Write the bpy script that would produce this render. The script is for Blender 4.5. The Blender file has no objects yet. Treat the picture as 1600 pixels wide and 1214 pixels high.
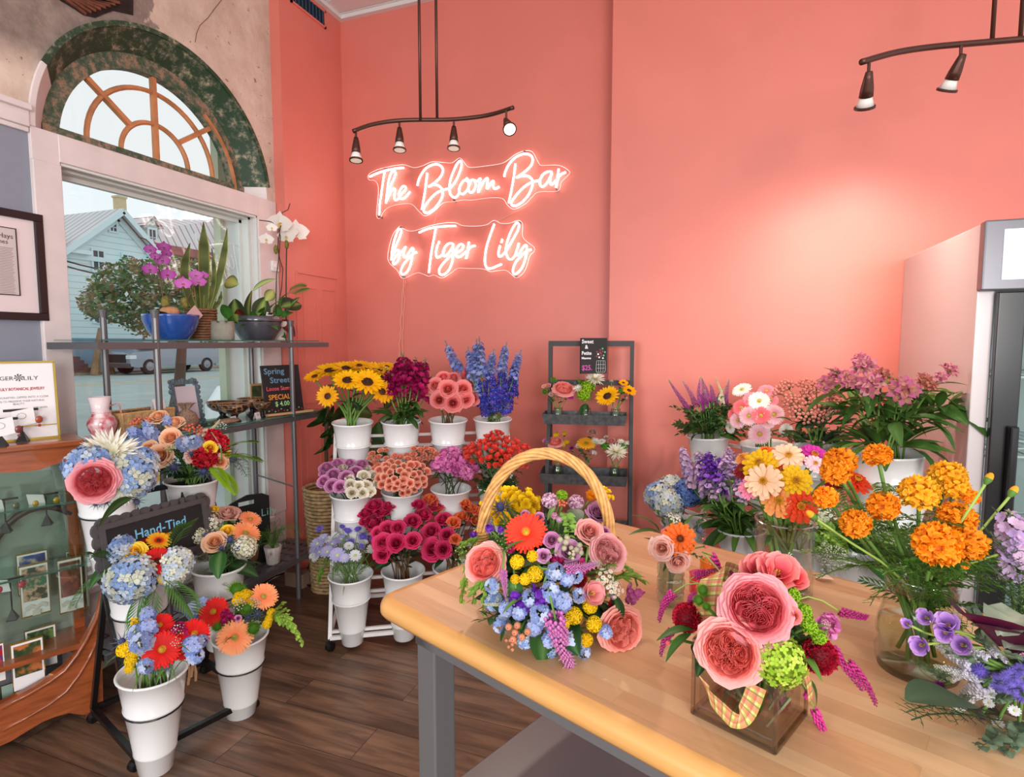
import bpy,math,random
import numpy as np
from math import sin,cos,pi,radians,atan2,sqrt
from mathutils import Vector,Matrix,Euler
random.seed(7);np.random.seed(7)
SC=bpy.context.scene
COL=SC.collection
# ------------------------------------------------------------------ camera
FPX=890.0;YAW=radians(20.2);PIT=radians(4.6);CZ=1.5
cam_d=bpy.data.cameras.new('camera');cam_d.sensor_width=36;cam_d.lens=FPX/1600*36
cam_d.clip_start=.03;cam_d.clip_end=200
cam=bpy.data.objects.new('camera',cam_d);COL.objects.link(cam)
cam.location=(0,0,CZ);cam.rotation_euler=(pi/2-PIT,0,YAW)
SC.camera=cam
SC.view_settings.view_transform='Standard';SC.view_settings.look='None'
SC.view_settings.exposure=-0.08;SC.view_settings.gamma=1.0;SC.view_settings.use_curve_mapping=False
SC.cycles.max_bounces=8;SC.cycles.transparent_max_bounces=16
SC.cycles.diffuse_bounces=3;SC.cycles.glossy_bounces=3;SC.cycles.transmission_bounces=6
SC.cycles.caustics_reflective=False;SC.cycles.caustics_refractive=False
SC.cycles.sample_clamp_indirect=4.0
# ------------------------------------------------------------------ sky
W=bpy.data.worlds.new('sky');SC.world=W;W.use_nodes=True
wn=W.node_tree;bg=wn.nodes['Background']
tc=wn.nodes.new('ShaderNodeTexCoord');sx=wn.nodes.new('ShaderNodeSeparateXYZ');wr=wn.nodes.new('ShaderNodeValToRGB')
wn.links.new(tc.outputs['Generated'],sx.inputs[0]);wn.links.new(sx.outputs[2],wr.inputs[0]);wn.links.new(wr.outputs[0],bg.inputs[0])
wr.color_ramp.elements[0].color=(.93,.96,1,1);wr.color_ramp.elements[1].color=(.88,.94,1,1)
bg.inputs[1].default_value=1.15
def area_light(name,loc,target,sx_,sy_,power,col=(1,1,1)):
    l=bpy.data.lights.new(name,'AREA');l.shape='RECTANGLE';l.size=sx_;l.size_y=sy_;l.energy=power;l.color=col
    o=bpy.data.objects.new(name,l);COL.objects.link(o);o.location=loc
    o.rotation_euler=(Vector(target)-Vector(loc)).to_track_quat('-Z','Y').to_euler()
    return o
# added fill lights, one overhead and two behind the camera, with no visible source
area_light('overhead_fill_light',(.4,.4,3.6),(.3,.8,0),2.6,2.2,20,(1,.93,.85))
area_light('rear_fill_light',(1.7,-2.6,1.8),(-.6,2.2,.5),1.5,1.3,150,(1,.97,.94))
area_light('rear_fill_light',(-1.6,-2.4,1.8),(-.4,2.4,.5),1.4,1.3,62,(.95,.97,1))
# ------------------------------------------------------------------ picture <-> place
_F=np.array([-sin(YAW)*cos(PIT),cos(YAW)*cos(PIT),-sin(PIT)]);_R=np.array([cos(YAW),sin(YAW),0]);_U=np.cross(_R,_F)
_C=np.array([0,0,CZ])
def ray(x,y):return _F+_R*(x-800)/FPX+_U*(607-y)/FPX
def PZ(x,y,z):r=ray(x,y);return Vector(_C+r*((z-CZ)/r[2]))
def PY(x,y,Y):r=ray(x,y);return Vector(_C+r*(Y/r[1]))
def PX(x,y,X):r=ray(x,y);return Vector(_C+r*(X/r[0]))
def PD(x,y,d):return Vector(_C+ray(x,y)*d)
def depth(p):return float((np.array(p)-_C) @ _F)
# ------------------------------------------------------------------ mesh collector
def s2l(c):
    return tuple(((v/12.92) if v <= .04045 else ((v+.055)/1.055)**2.4) for v in c)
def rgb(r,g,b):return s2l((r/255,g/255,b/255))
class MB:
    def __init__(s):s.v=[];s.f=[];s.m=[];s.c=[];s.n=0;s.mi=0
    def add(s,vs,fs,col=None,mi=None):
        b=s.n;s.v.extend([tuple(p) for p in vs]);s.n += len(vs)
        for f in fs:s.f.append(tuple(i+b for i in f));s.m.append(s.mi if mi is None else mi)
        if col is None:s.c.extend([(1,1,1)]*len(vs))
        elif len(col) == 3 and not hasattr(col[0],'__len__'):s.c.extend([tuple(col)]*len(vs))
        else:s.c.extend([tuple(c) for c in col])
        return s
    def merge(s,o,M=None,col=None):
        M=M or Matrix()
        s.add([M @ Vector(p) for p in o.v],o.f,o.c if col is None else col)
        s.m[-len(o.f):]=o.m
        return s
    def box(s,lo,hi,rot=None,piv=None,col=None,mi=None):
        x0,y0,z0=lo;x1,y1,z1=hi
        vs=[Vector(p) for p in ((x0,y0,z0),(x1,y0,z0),(x1,y1,z0),(x0,y1,z0),(x0,y0,z1),(x1,y0,z1),(x1,y1,z1),(x0,y1,z1))]
        if rot is not None:
            pv=Vector(piv or (0,0,0));vs=[pv+rot @ (v-pv) for v in vs]
        return s.add(vs,[(0,3,2,1),(4,5,6,7),(0,1,5,4),(1,2,6,5),(2,3,7,6),(3,0,4,7)],col,mi)
    def bar(s,a,b,w,h,upv=(0,0,1),col=None,mi=None):
        a=Vector(a);b=Vector(b);d=(b-a).normalized();u=Vector(upv)
        if abs(d.dot(u)) > .95:u=Vector((1,0,0)) if abs(d.x) < .9 else Vector((0,1,0))
        sd=d.cross(u).normalized();u2=sd.cross(d)
        vs=[p+sd*i*w/2+u2*j*h/2 for p in (a,b) for i,j in ((-1,-1),(1,-1),(1,1),(-1,1))]
        return s.add(vs,[(3,2,1,0),(4,5,6,7),(0,1,5,4),(1,2,6,5),(2,3,7,6),(3,0,4,7)],col,mi)
    def tube(s,pts,r,n=8,cap=True,col=None,mi=None,closed=False):
        pts=[Vector(p) for p in pts];k=len(pts);rr=r if hasattr(r,'__len__') else [r]*k
        vs=[];prev=None
        for i,p in enumerate(pts):
            if closed:t=pts[(i+1) % k]-pts[i-1]
            else:t=pts[min(i+1,k-1)]-pts[max(i-1,0)]
            t=t.normalized() if t.length > 1e-9 else Vector((0,0,1))
            if prev is None:
                prev=t.orthogonal().normalized()
            q=prev-t*prev.dot(t)
            prev=q.normalized() if q.length > 1e-6 else t.orthogonal().normalized()
            b=t.cross(prev)
            for j in range(n):
                a=2*pi*j/n;vs.append(p+(prev*cos(a)+b*sin(a))*rr[i])
        fs=[]
        for i in range(k if closed else k-1):
            for j in range(n):
                a=i*n+j;b2=i*n+(j+1) % n;i2=(i+1) % k
                fs.append((a,b2,i2*n+(j+1) % n,i2*n+j))
        if cap and not closed:fs.append(tuple(reversed(range(n))));fs.append(tuple(range((k-1)*n,k*n)))
        return s.add(vs,fs,col,mi)
    def lathe(s,prof,n=24,M=None,col=None,mi=None,wob=None):
        vs=[];k=len(prof)
        for i,(r,z) in enumerate(prof):
            for j in range(n):
                a=2*pi*j/n;q=r*(wob(a,i) if wob else 1);vs.append(Vector((q*cos(a),q*sin(a),z)))
        if M is not None:vs=[M @ v for v in vs]
        fs=[(i*n+j,i*n+(j+1) % n,(i+1)*n+(j+1) % n,(i+1)*n+j) for i in range(k-1) for j in range(n)]
        if prof[0][0] > 1e-6 and False:pass
        return s.add(vs,fs,col,mi)
    def prism(s,poly,o,ex,ey,ez,t,col=None,mi=None):
        """polygon (2D) laid out on axes ex, ey from o, thickness t along ez"""
        o=Vector(o);ex=Vector(ex);ey=Vector(ey);ez=Vector(ez);n=len(poly)
        a=[o+ex*p[0]+ey*p[1] for p in poly];b=[v+ez*t for v in a]
        fs=[tuple(reversed(range(n))),tuple(range(n,2*n))]+[(i,(i+1) % n,n+(i+1) % n,n+i) for i in range(n)]
        return s.add(a+b,fs,col,mi)
    def strip(s,A,B,col=None,mi=None):
        """ribbon of quads between two point rows"""
        n=len(A);return s.add(list(A)+list(B),[(i,i+1,n+i+1,n+i) for i in range(n-1)],col,mi)
    def ball(s,c,r,n=8,m=6,col=None,mi=None,sc=(1,1,1)):
        vs=[];c=Vector(c)
        for i in range(m+1):
            t=pi*i/m
            for j in range(n):
                a=2*pi*j/n;vs.append(c+Vector((sc[0]*r*sin(t)*cos(a),sc[1]*r*sin(t)*sin(a),-sc[2]*r*cos(t))))
        fs=[(i*n+j,i*n+(j+1) % n,(i+1)*n+(j+1) % n,(i+1)*n+j) for i in range(m) for j in range(n)]
        return s.add(vs,fs,col,mi)
    def mesh(s,name,mats,smooth=False):
        me=bpy.data.meshes.new(name);me.from_pydata(s.v,[],s.f);me.update()
        for m in (mats if isinstance(mats,(list,tuple)) else [mats]):me.materials.append(m)
        me.polygons.foreach_set('material_index',s.m)
        if smooth:me.polygons.foreach_set('use_smooth',[True]*len(me.polygons))
        at=me.color_attributes.new('Col','FLOAT_COLOR','POINT')
        at.data.foreach_set('color',np.hstack([np.array(s.c,dtype=np.float32),np.ones((s.n,1),np.float32)]).ravel())
        return me
def obj(name,mb,mats,parent=None,smooth=False,bevel=0,inv=True,auto=False):
    """one mesh object; vertices are in world coordinates even under a thing's Empty"""
    me=mb if isinstance(mb,bpy.types.Mesh) else mb.mesh(name,mats,smooth)
    o=bpy.data.objects.new(name,me);COL.objects.link(o)
    if parent is not None:
        o.parent=parent
        if inv and parent.type == 'EMPTY':o.matrix_parent_inverse=Matrix.Translation(-parent.location)
    if bevel:
        b=o.modifiers.new('bevel','BEVEL');b.width=bevel;b.segments=2;b.limit_method='ANGLE';b.angle_limit=radians(40)
    return o
def thing(name,loc,label,cat,group=None):
    o=bpy.data.objects.new(name,None);COL.objects.link(o);o.location=loc;o.empty_display_size=.05
    o['label']=label;o['category']=cat
    if group:o['group']=group
    return o
def tag(o,label,cat,group=None,kind=None):
    o['label']=label;o['category']=cat
    if group:o['group']=group
    if kind:o['kind']=kind
    return o
def struct(name,mb,mats,smooth=False,bevel=0,parent=None):
    o=obj(name,mb,mats,parent,smooth,bevel)
    if parent is None:o['kind']='structure'
    return o
# ------------------------------------------------------------------ materials
def nodes(m):m.use_nodes=True;return m.node_tree.nodes,m.node_tree.links,m.node_tree.nodes['Principled BSDF']
def mat(name,col,rough=.5,metal=0,var=0,vscale=20,bump=0,bscale=60,spec=.5,coat=0,emit=None,es=0,stretch=None,col2=None,coord='Object'):
    m=bpy.data.materials.new(name);N,L,P=nodes(m)
    P.inputs['Base Color'].default_value=(*col,1);P.inputs['Roughness'].default_value=rough;P.inputs['Metallic'].default_value=metal
    P.inputs['Specular IOR Level'].default_value=spec;P.inputs['Coat Weight'].default_value=coat
    if emit:P.inputs['Emission Color'].default_value=(*emit,1);P.inputs['Emission Strength'].default_value=es
    T=N.new('ShaderNodeTexCoord');src=T.outputs[coord]
    if stretch:
        mp=N.new('ShaderNodeMapping');mp.inputs['Scale'].default_value=stretch;L.new(src,mp.inputs[0]);src=mp.outputs[0]
    if var or col2:
        nt=N.new('ShaderNodeTexNoise');nt.inputs['Scale'].default_value=vscale;nt.inputs['Detail'].default_value=6
        L.new(src,nt.inputs[0]);cr=N.new('ShaderNodeValToRGB');L.new(nt.outputs[0],cr.inputs[0])
        cr.color_ramp.elements[0].position=.35;cr.color_ramp.elements[1].position=.65
        a=tuple(c*(1-var) for c in col);b=col2 or tuple(min(1,c*(1+var)) for c in col)
        cr.color_ramp.elements[0].color=(*a,1);cr.color_ramp.elements[1].color=(*b,1);L.new(cr.outputs[0],P.inputs['Base Color'])
    if bump:
        nb=N.new('ShaderNodeTexNoise');nb.inputs['Scale'].default_value=bscale;nb.inputs['Detail'].default_value=5;L.new(src,nb.inputs[0])
        bp=N.new('ShaderNodeBump');bp.inputs['Strength'].default_value=bump;bp.inputs['Distance'].default_value=.01
        L.new(nb.outputs[0],bp.inputs['Height']);L.new(bp.outputs[0],P.inputs['Normal'])
    return m
def glass(name,tint=(1,1,1),refl=.12,rough=.02,edge=.55):
    """thin pane: see-through, with gloss that grows towards grazing angles"""
    m=bpy.data.materials.new(name);N,L,P=nodes(m);out=N['Material Output']
    tr=N.new('ShaderNodeBsdfTransparent');tr.inputs[0].default_value=(*tint,1)
    gl=N.new('ShaderNodeBsdfGlossy');gl.inputs['Roughness'].default_value=rough
    fr=N.new('ShaderNodeLayerWeight');fr.inputs['Blend'].default_value=.5
    pw=N.new('ShaderNodeMath');pw.operation='POWER';pw.inputs[1].default_value=4;L.new(fr.outputs['Facing'],pw.inputs[0])
    ma=N.new('ShaderNodeMath');ma.operation='MULTIPLY_ADD';ma.inputs[1].default_value=edge;ma.inputs[2].default_value=refl*.35;L.new(pw.outputs[0],ma.inputs[0])
    mx=N.new('ShaderNodeMixShader');L.new(ma.outputs[0],mx.inputs[0]);L.new(tr.outputs[0],mx.inputs[1]);L.new(gl.outputs[0],mx.inputs[2])
    L.new(mx.outputs[0],out.inputs[0]);N.remove(P);return m
def petal_mat(name,rough=.6,trans=.25,jitter=.12):
    m=bpy.data.materials.new(name);N,L,P=nodes(m);out=N['Material Output']
    at=N.new('ShaderNodeAttribute');at.attribute_name='Col'
    oi=N.new('ShaderNodeObjectInfo');hs=N.new('ShaderNodeHueSaturation');mr=N.new('ShaderNodeMapRange')
    mr.inputs['To Min'].default_value=1-jitter;mr.inputs['To Max'].default_value=1+jitter
    L.new(oi.outputs['Random'],mr.inputs[0]);L.new(mr.outputs[0],hs.inputs['Value']);L.new(at.outputs['Color'],hs.inputs['Color'])
    L.new(hs.outputs[0],P.inputs['Base Color']);P.inputs['Roughness'].default_value=rough;P.inputs['Specular IOR Level'].default_value=.3
    t=N.new('ShaderNodeBsdfTranslucent');L.new(hs.outputs[0],t.inputs[0])
    mx=N.new('ShaderNodeMixShader');mx.inputs[0].default_value=trans
    L.new(P.outputs[0],mx.inputs[1]);L.new(t.outputs[0],mx.inputs[2]);L.new(mx.outputs[0],out.inputs[0]);return m
M_PETAL=petal_mat('petal');M_LEAF=petal_mat('leaf',.45,.2,.2);M_STEM=petal_mat('stem',.5,0,.15)
M_VCOL=mat('painted',(1,1,1),.6);_N,_L,_P=nodes(M_VCOL);_a=_N.new('ShaderNodeAttribute');_a.attribute_name='Col';_L.new(_a.outputs['Color'],_P.inputs['Base Color'])
M_PRINT=M_VCOL
def vmat(name,rough=.5,spec=.5):
    m=mat(name,(1,1,1),rough,spec=spec);N,L,P=nodes(m);a=N.new('ShaderNodeAttribute');a.attribute_name='Col';L.new(a.outputs['Color'],P.inputs['Base Color']);return m
def planks(name,ca,cb,cg,bw,bh,rot=0,mortar=.002,rough=.4,grain=1.0,gscale=(3,40),dark=None,bump=.15,big=None,spec=.5,coat=0):
    m=bpy.data.materials.new(name);N,L,P=nodes(m)
    T=N.new('ShaderNodeTexCoord');mp=N.new('ShaderNodeMapping');mp.inputs['Rotation'].default_value=(0,0,rot);L.new(T.outputs['Object'],mp.inputs[0])
    br=N.new('ShaderNodeTexBrick');L.new(mp.outputs[0],br.inputs[0]);br.inputs['Scale'].default_value=1
    br.inputs['Brick Width'].default_value=bw;br.inputs['Row Height'].default_value=bh;br.inputs['Mortar Size'].default_value=mortar
    br.inputs['Color1'].default_value=(0,0,0,1);br.inputs['Color2'].default_value=(1,1,1,1);br.inputs['Mortar'].default_value=(.5,.5,.5,1);br.inputs['Mortar Smooth'].default_value=.1
    br.offset_frequency=2;br.offset=.37
    # grain, shifted per plank
    ad=N.new('ShaderNodeVectorMath');ad.operation='MULTIPLY_ADD';L.new(br.outputs['Color'],ad.inputs[0]);ad.inputs[1].default_value=(13,7,3);L.new(mp.outputs[0],ad.inputs[2])
    m2=N.new('ShaderNodeMapping');m2.inputs['Scale'].default_value=(gscale[0],gscale[1],1);L.new(ad.outputs[0],m2.inputs[0])
    nt=N.new('ShaderNodeTexNoise');nt.inputs['Scale'].default_value=1;nt.inputs['Detail'].default_value=8;nt.inputs['Roughness'].default_value=.62;nt.inputs['Distortion'].default_value=.6;L.new(m2.outputs[0],nt.inputs[0])
    mixc=N.new('ShaderNodeMix');mixc.data_type='RGBA';L.new(br.outputs['Color'],mixc.inputs[0]);mixc.inputs[6].default_value=(*ca,1);mixc.inputs[7].default_value=(*cb,1)
    cr=N.new('ShaderNodeValToRGB');L.new(nt.outputs[0],cr.inputs[0]);cr.color_ramp.elements[0].position=.38;cr.color_ramp.elements[1].position=.62
    cr.color_ramp.elements[0].color=(1-.55*grain,)*3+(1,);cr.color_ramp.elements[1].color=(1,1,1,1)
    mu=N.new('ShaderNodeMix');mu.data_type='RGBA';mu.blend_type='MULTIPLY';mu.inputs[0].default_value=1;L.new(mixc.outputs[2],mu.inputs[6]);L.new(cr.outputs[0],mu.inputs[7])
    mo=N.new('ShaderNodeMix');mo.data_type='RGBA';L.new(br.outputs['Fac'],mo.inputs[0]);L.new(mu.outputs[2],mo.inputs[6]);mo.inputs[7].default_value=(*cg,1)
    last=mo.outputs[2]
    if big:
        n3=N.new('ShaderNodeTexNoise');n3.inputs['Scale'].default_value=1;n3.inputs['Detail'].default_value=4
        m3=N.new('ShaderNodeMapping');m3.inputs['Scale'].default_value=(1.6,9,1);L.new(ad.outputs[0],m3.inputs[0]);L.new(m3.outputs[0],n3.inputs[0])
        c3=N.new('ShaderNodeValToRGB');L.new(n3.outputs[0],c3.inputs[0]);c3.color_ramp.elements[0].position=.52;c3.color_ramp.elements[1].position=.74
        c3.color_ramp.elements[0].color=(1,1,1,1);c3.color_ramp.elements[1].color=(*big,1)
        m4=N.new('ShaderNodeMix');m4.data_type='RGBA';m4.blend_type='MULTIPLY';m4.inputs[0].default_value=1;L.new(last,m4.inputs[6]);L.new(c3.outputs[0],m4.inputs[7]);last=m4.outputs[2]
    L.new(last,P.inputs['Base Color']);P.inputs['Roughness'].default_value=rough;P.inputs['Specular IOR Level'].default_value=spec;P.inputs['Coat Weight'].default_value=coat
    bp=N.new('ShaderNodeBump');bp.inputs['Strength'].default_value=bump;bp.inputs['Distance'].default_value=.004;L.new(nt.outputs[0],bp.inputs['Height']);L.new(bp.outputs[0],P.inputs['Normal'])
    return m
PINK=rgb(222,124,110)
M_PINK=mat('salmon_paint',PINK,.42,var=.03,vscale=3,bump=.05,bscale=300)
M_WHITEP=mat('white_trim_paint',rgb(226,214,212),.45,var=.05,vscale=8,bump=.05,bscale=40)
M_GREYP=mat('grey_wall_paint',rgb(140,146,160),.6,bump=.06,bscale=200)
M_CEIL=mat('ceiling_white',rgb(225,222,220),.6)
M_FLOOR=planks('wood_floor',rgb(112,80,60),rgb(146,110,86),rgb(50,34,26),1.22,.18,0,.0015,.38,1.0,(2.2,26),big=(.42,.38,.36))
M_BLOCK=planks('butcher_block',rgb(206,156,112),rgb(226,186,142),rgb(180,130,90),.62,.042,0,.0002,.34,.22,(4,30),bump=.03)
M_MAPLE=mat('maple_edge',rgb(222,164,96),.28,var=.09,vscale=4,stretch=(1,9,9),coat=.3)
M_BLACKM=mat('black_metal',rgb(28,26,27),.35,.3,bump=.05)
M_WHITEM=mat('white_metal',rgb(236,232,230),.35)
M_BUCKET=mat('white_enamel',rgb(236,234,233),.22,coat=.5)
M_GREYM=mat('grey_steel',rgb(112,110,112),.4,.5)
M_GLASS=glass('window_glass',(.95,.99,.985),.12)
M_CLEAR=glass('clear_glass',(.94,.95,.93),.08,edge=.4)
M_BRONZE=mat('bronze_metal',rgb(88,56,46),.35,.6)
M_WICKER=mat('wicker',rgb(214,158,92),.45,var=.22,vscale=60,bump=.2,bscale=90)
M_DWICKER=mat('brown_wicker',rgb(126,84,56),.6,var=.3,vscale=60,bump=.3)
M_CHALK=mat('chalkboard_black',rgb(30,28,29),.6)
M_PAPER=mat('white_card',rgb(238,232,232),.7)
# =================================================================== room shell
XW=-2.64;XS=-2.565;YB=3.5;YR=3.3;HC=3.76;XR=3.2
def quadwall(name,p,m):return struct(name,MB().add(p,[tuple(range(len(p)))]),m)
mb=MB().box((-2.95,-3.2,-.06),(XR,3.75,0));struct('floor',mb,M_FLOOR)
mb=MB().box((-2.95,-3.2,HC),(XR,3.75,HC+.08))
for i in range(26):mb.box((-2.6,-.3+i*.15,HC-.006),(3.2,-.3+i*.15+.135,HC))
struct('ceiling',mb,M_CEIL)
struct('wall_back',MB().box((XS-.2,YB,0),(-.58,YB+.15,HC)).box((-.62,YR,0),(XR,YB+.15,HC)),M_PINK,bevel=.004)
struct('wall_side',MB().box((-2.95,2.9,0),(XS,YB+.02,HC)),M_PINK)
# cornice strips where the pink walls meet the ceiling
struct('trim_1',MB().box((XS,YB-.035,HC-.03),(-.62,YB,HC)).box((XS,2.93,HC-.03),(XS+.035,YB-.035,HC)),M_CEIL)
# a faint panelled door outline on the pink side wall, and the vent near its top
mb=MB();xq=XS
for (y0,y1,z0,z1) in ((2.98,3.4,.02,1.95),):
    for a,b in (((xq,y0,z0),(xq,y0,z1)),((xq,y1,z0),(xq,y1,z1)),((xq,y0,z1),(xq,y1,z1))):mb.bar(a,b,.018,.012)
for (y0,y1,z0,z1) in ((3.04,3.17,1.1,1.86),(3.22,3.35,1.1,1.86),(3.04,3.17,.25,.95),(3.22,3.35,.25,.95)):
    for a,b in (((xq,y0,z0),(xq,y0,z1)),((xq,y1,z0),(xq,y1,z1)),((xq,y0,z1),(xq,y1,z1)),((xq,y0,z0),(xq,y1,z0))):mb.bar(a,b,.01,.008)
struct('trim_2',mb,M_PINK)
v=thing('wall_vent',(XS,3.22,3.66),'small dark louvred air vent high on the pink side wall by the ceiling','vent')
obj('vent_frame',MB().box((XS,3.0,3.60),(XS+.012,3.33,3.612)).box((XS,3.0,3.70),(XS+.012,3.33,3.712)).box((XS,3.0,3.6),(XS+.012,3.012,3.712)).box((XS,3.318,3.6),(XS+.012,3.33,3.712)),M_PINK,v)
obj('vent_backing',MB().box((XS+.001,3.012,3.61),(XS+.004,3.318,3.70)),mat('vent_dark',rgb(22,26,30),.4),v)
mb=MB()
for i in range(9):mb.box((XS+.004,3.03+i*.033,3.61),(XS+.012,3.038+i*.033,3.70))
obj('slat',mb,mat('vent_slat',rgb(34,70,96),.3),v)
# ---------------------------------------------------------------- window wall (openings: shop window + fanlight)
CY,CZ2,RO=2.2,2.37,.63     # arch centre, outer radius of the recess
Y0,Y1,ZB=1.655,2.742,.42
def plaster():
    m=bpy.data.materials.new('old_plaster');N,L,P=nodes(m);T=N.new('ShaderNodeTexCoord')
    def noise(s,d=8,r=.6,off=0):
        mp=N.new('ShaderNodeMapping');mp.inputs['Location'].default_value=(off,off*.7,off*.3);L.new(T.outputs['Object'],mp.inputs[0])
        n=N.new('ShaderNodeTexNoise');n.inputs['Scale'].default_value=s;n.inputs['Detail'].default_value=d;n.inputs['Roughness'].default_value=r;L.new(mp.outputs[0],n.inputs[0]);return n.outputs[0]
    def ramp(x,p0,p1,c0,c1):
        r=N.new('ShaderNodeValToRGB');L.new(x,r.inputs[0]);r.color_ramp.elements[0].position=p0;r.color_ramp.elements[1].position=p1
        r.color_ramp.elements[0].color=(*c0,1);r.color_ramp.elements[1].color=(*c1,1);return r.outputs[0]
    def mix(f,a,b):
        x=N.new('ShaderNodeMix');x.data_type='RGBA';L.new(f,x.inputs[0]);L.new(a,x.inputs[6]);L.new(b,x.inputs[7]);return x.outputs[2]
    n1=noise(7);cream=ramp(n1,.3,.7,rgb(196,170,152),rgb(226,206,190))
    grey=ramp(noise(14,off=3),.3,.7,rgb(122,106,98),rgb(160,144,134))
    # grey patch grows towards the left top: separate Y plus noise
    sp=N.new('ShaderNodeSeparateXYZ');L.new(T.outputs['Object'],sp.inputs[0])
    a=N.new('ShaderNodeMath');a.operation='MULTIPLY_ADD';L.new(noise(3.2,10,.62,5),a.inputs[0]);a.inputs[1].default_value=1.6;L.new(sp.outputs[1],a.inputs[2])
    f=ramp(a.outputs[0],0,1,(1,1,1),(0,0,0));mr=N.new('ShaderNodeMapRange');L.new(a.outputs[0],mr.inputs[0]);mr.inputs['From Min'].default_value=3.02;mr.inputs['From Max'].default_value=2.98
    # ... and stays above the rail
    b=N.new('ShaderNodeMapRange');L.new(sp.outputs[2],b.inputs[0]);b.inputs['From Min'].default_value=2.58;b.inputs['From Max'].default_value=2.70
    mm=N.new('ShaderNodeMath');mm.operation='MULTIPLY';L.new(mr.outputs[0],mm.inputs[0]);L.new(b.outputs[0],mm.inputs[1])
    c=mix(mm.outputs[0],cream,grey)
    sp2=noise(26,6,.7,9);mk=ramp(sp2,.63,.66,(0,0,0),(1,1,1));dk=N.new('ShaderNodeRGB');dk.outputs[0].default_value=(*rgb(150,116,88),1)
    c=mix(mk,c,dk.outputs[0])
    L.new(c,P.inputs['Base Color']);P.inputs['Roughness'].default_value=.85
    bp=N.new('ShaderNodeBump');bp.inputs['Strength'].default_value=.5;bp.inputs['Distance'].default_value=.02;L.new(n1,bp.inputs['Height']);L.new(bp.outputs[0],P.inputs['Normal'])
    return m
M_PLAST=plaster()
def arch(cy,cz,r,a0=0,a1=pi,n=40):return [(cy+r*cos(a0+(a1-a0)*i/n),cz+r*sin(a0+(a1-a0)*i/n)) for i in range(n+1)]
def wall_panel(poly,x,t):return MB().prism([(p[0],p[1]) for p in poly],(x,0,0),(0,1,0),(0,0,1),(-1,0,0),t)
R2=RO;zs=CZ2
left=[(-.9,zs),(CY-R2,zs)]+[(y,z) for y,z in reversed(arch(CY,zs,R2,pi/2,pi,24))]+[(CY,HC),(-.9,HC)]
right=[(CY+R2,zs),(2.9,zs),(2.9,HC),(CY,HC)]+[(y,z) for y,z in reversed(arch(CY,zs,R2,0,pi/2,24))]
# the lath hole above the arch
mb=wall_panel(left,XW,.26);mb2=wall_panel(right,XW,.26);mb.merge(mb2)
struct('wall_left',mb,M_PLAST)
struct('wall_left_grey',MB().box((XW-.26,-.9,0),(XW,1.545,zs)),M_GREYP)
struct('wall_left_sill',MB().box((XW-.26,1.545,0),(XW,2.9,ZB)),M_WHITEP)
struct('wall_left_jambs',MB().box((XW-.26,1.545,ZB),(XW,Y0,zs)).box((XW-.26,Y1,ZB),(XW,2.9,zs)),M_WHITEP)
# ragged hole in the plaster with brown laths
hp=[(q.y,q.z) for q in [PX(x,y,XW) for x,y in ((70,-90),(82,-6),(110,11),(130,24),(148,28),(162,22),(176,17),(190,20),(207,24),(208,-90))]]
lath=thing('wall_lath',(XW,1.8,3.05),'brown wooden laths and dark void showing through a hole in the plaster','lath')
obj('void',MB().prism(hp,(XW+.002,0,0),(0,1,0),(0,0,1),(1,0,0),.003),mat('void_brown',rgb(38,24,20),.9,var=.5,vscale=25),lath)
mb=MB()
for i in range(8):
    a=PX(88+i*7,-12+i*1,XW+.009);b=PX(134+i*7.5,22-i*2.5,XW+.009);mb.bar(a,b,.01,.012,(0,0,1))
obj('slat',mb,mat('lath_wood',rgb(110,62,44),.8,var=.3,vscale=30),lath)
# peeled crack
pts=[PX(x,y,XW+.001) for x,y in ((346,0),(335,14),(325,28),(312,40),(307,52),(305,66))]
tag(obj('plaster_crack',MB().tube(pts,.0016,4),mat('crack',rgb(110,84,74),.9)),'thin branching crack in the cream plaster right of the arch','crack')
# picture rail between plaster and grey paint
struct('trim_3',MB().box((XW,-.9,zs-.01),(XW+.02,1.545,zs+.07)).box((XW,-.9,zs+.05),(XW+.04,1.545,zs+.075)).box((XW,-.9,zs-.03),(XW+.012,1.545,zs-.01)),M_WHITEP,bevel=.004)
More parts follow.
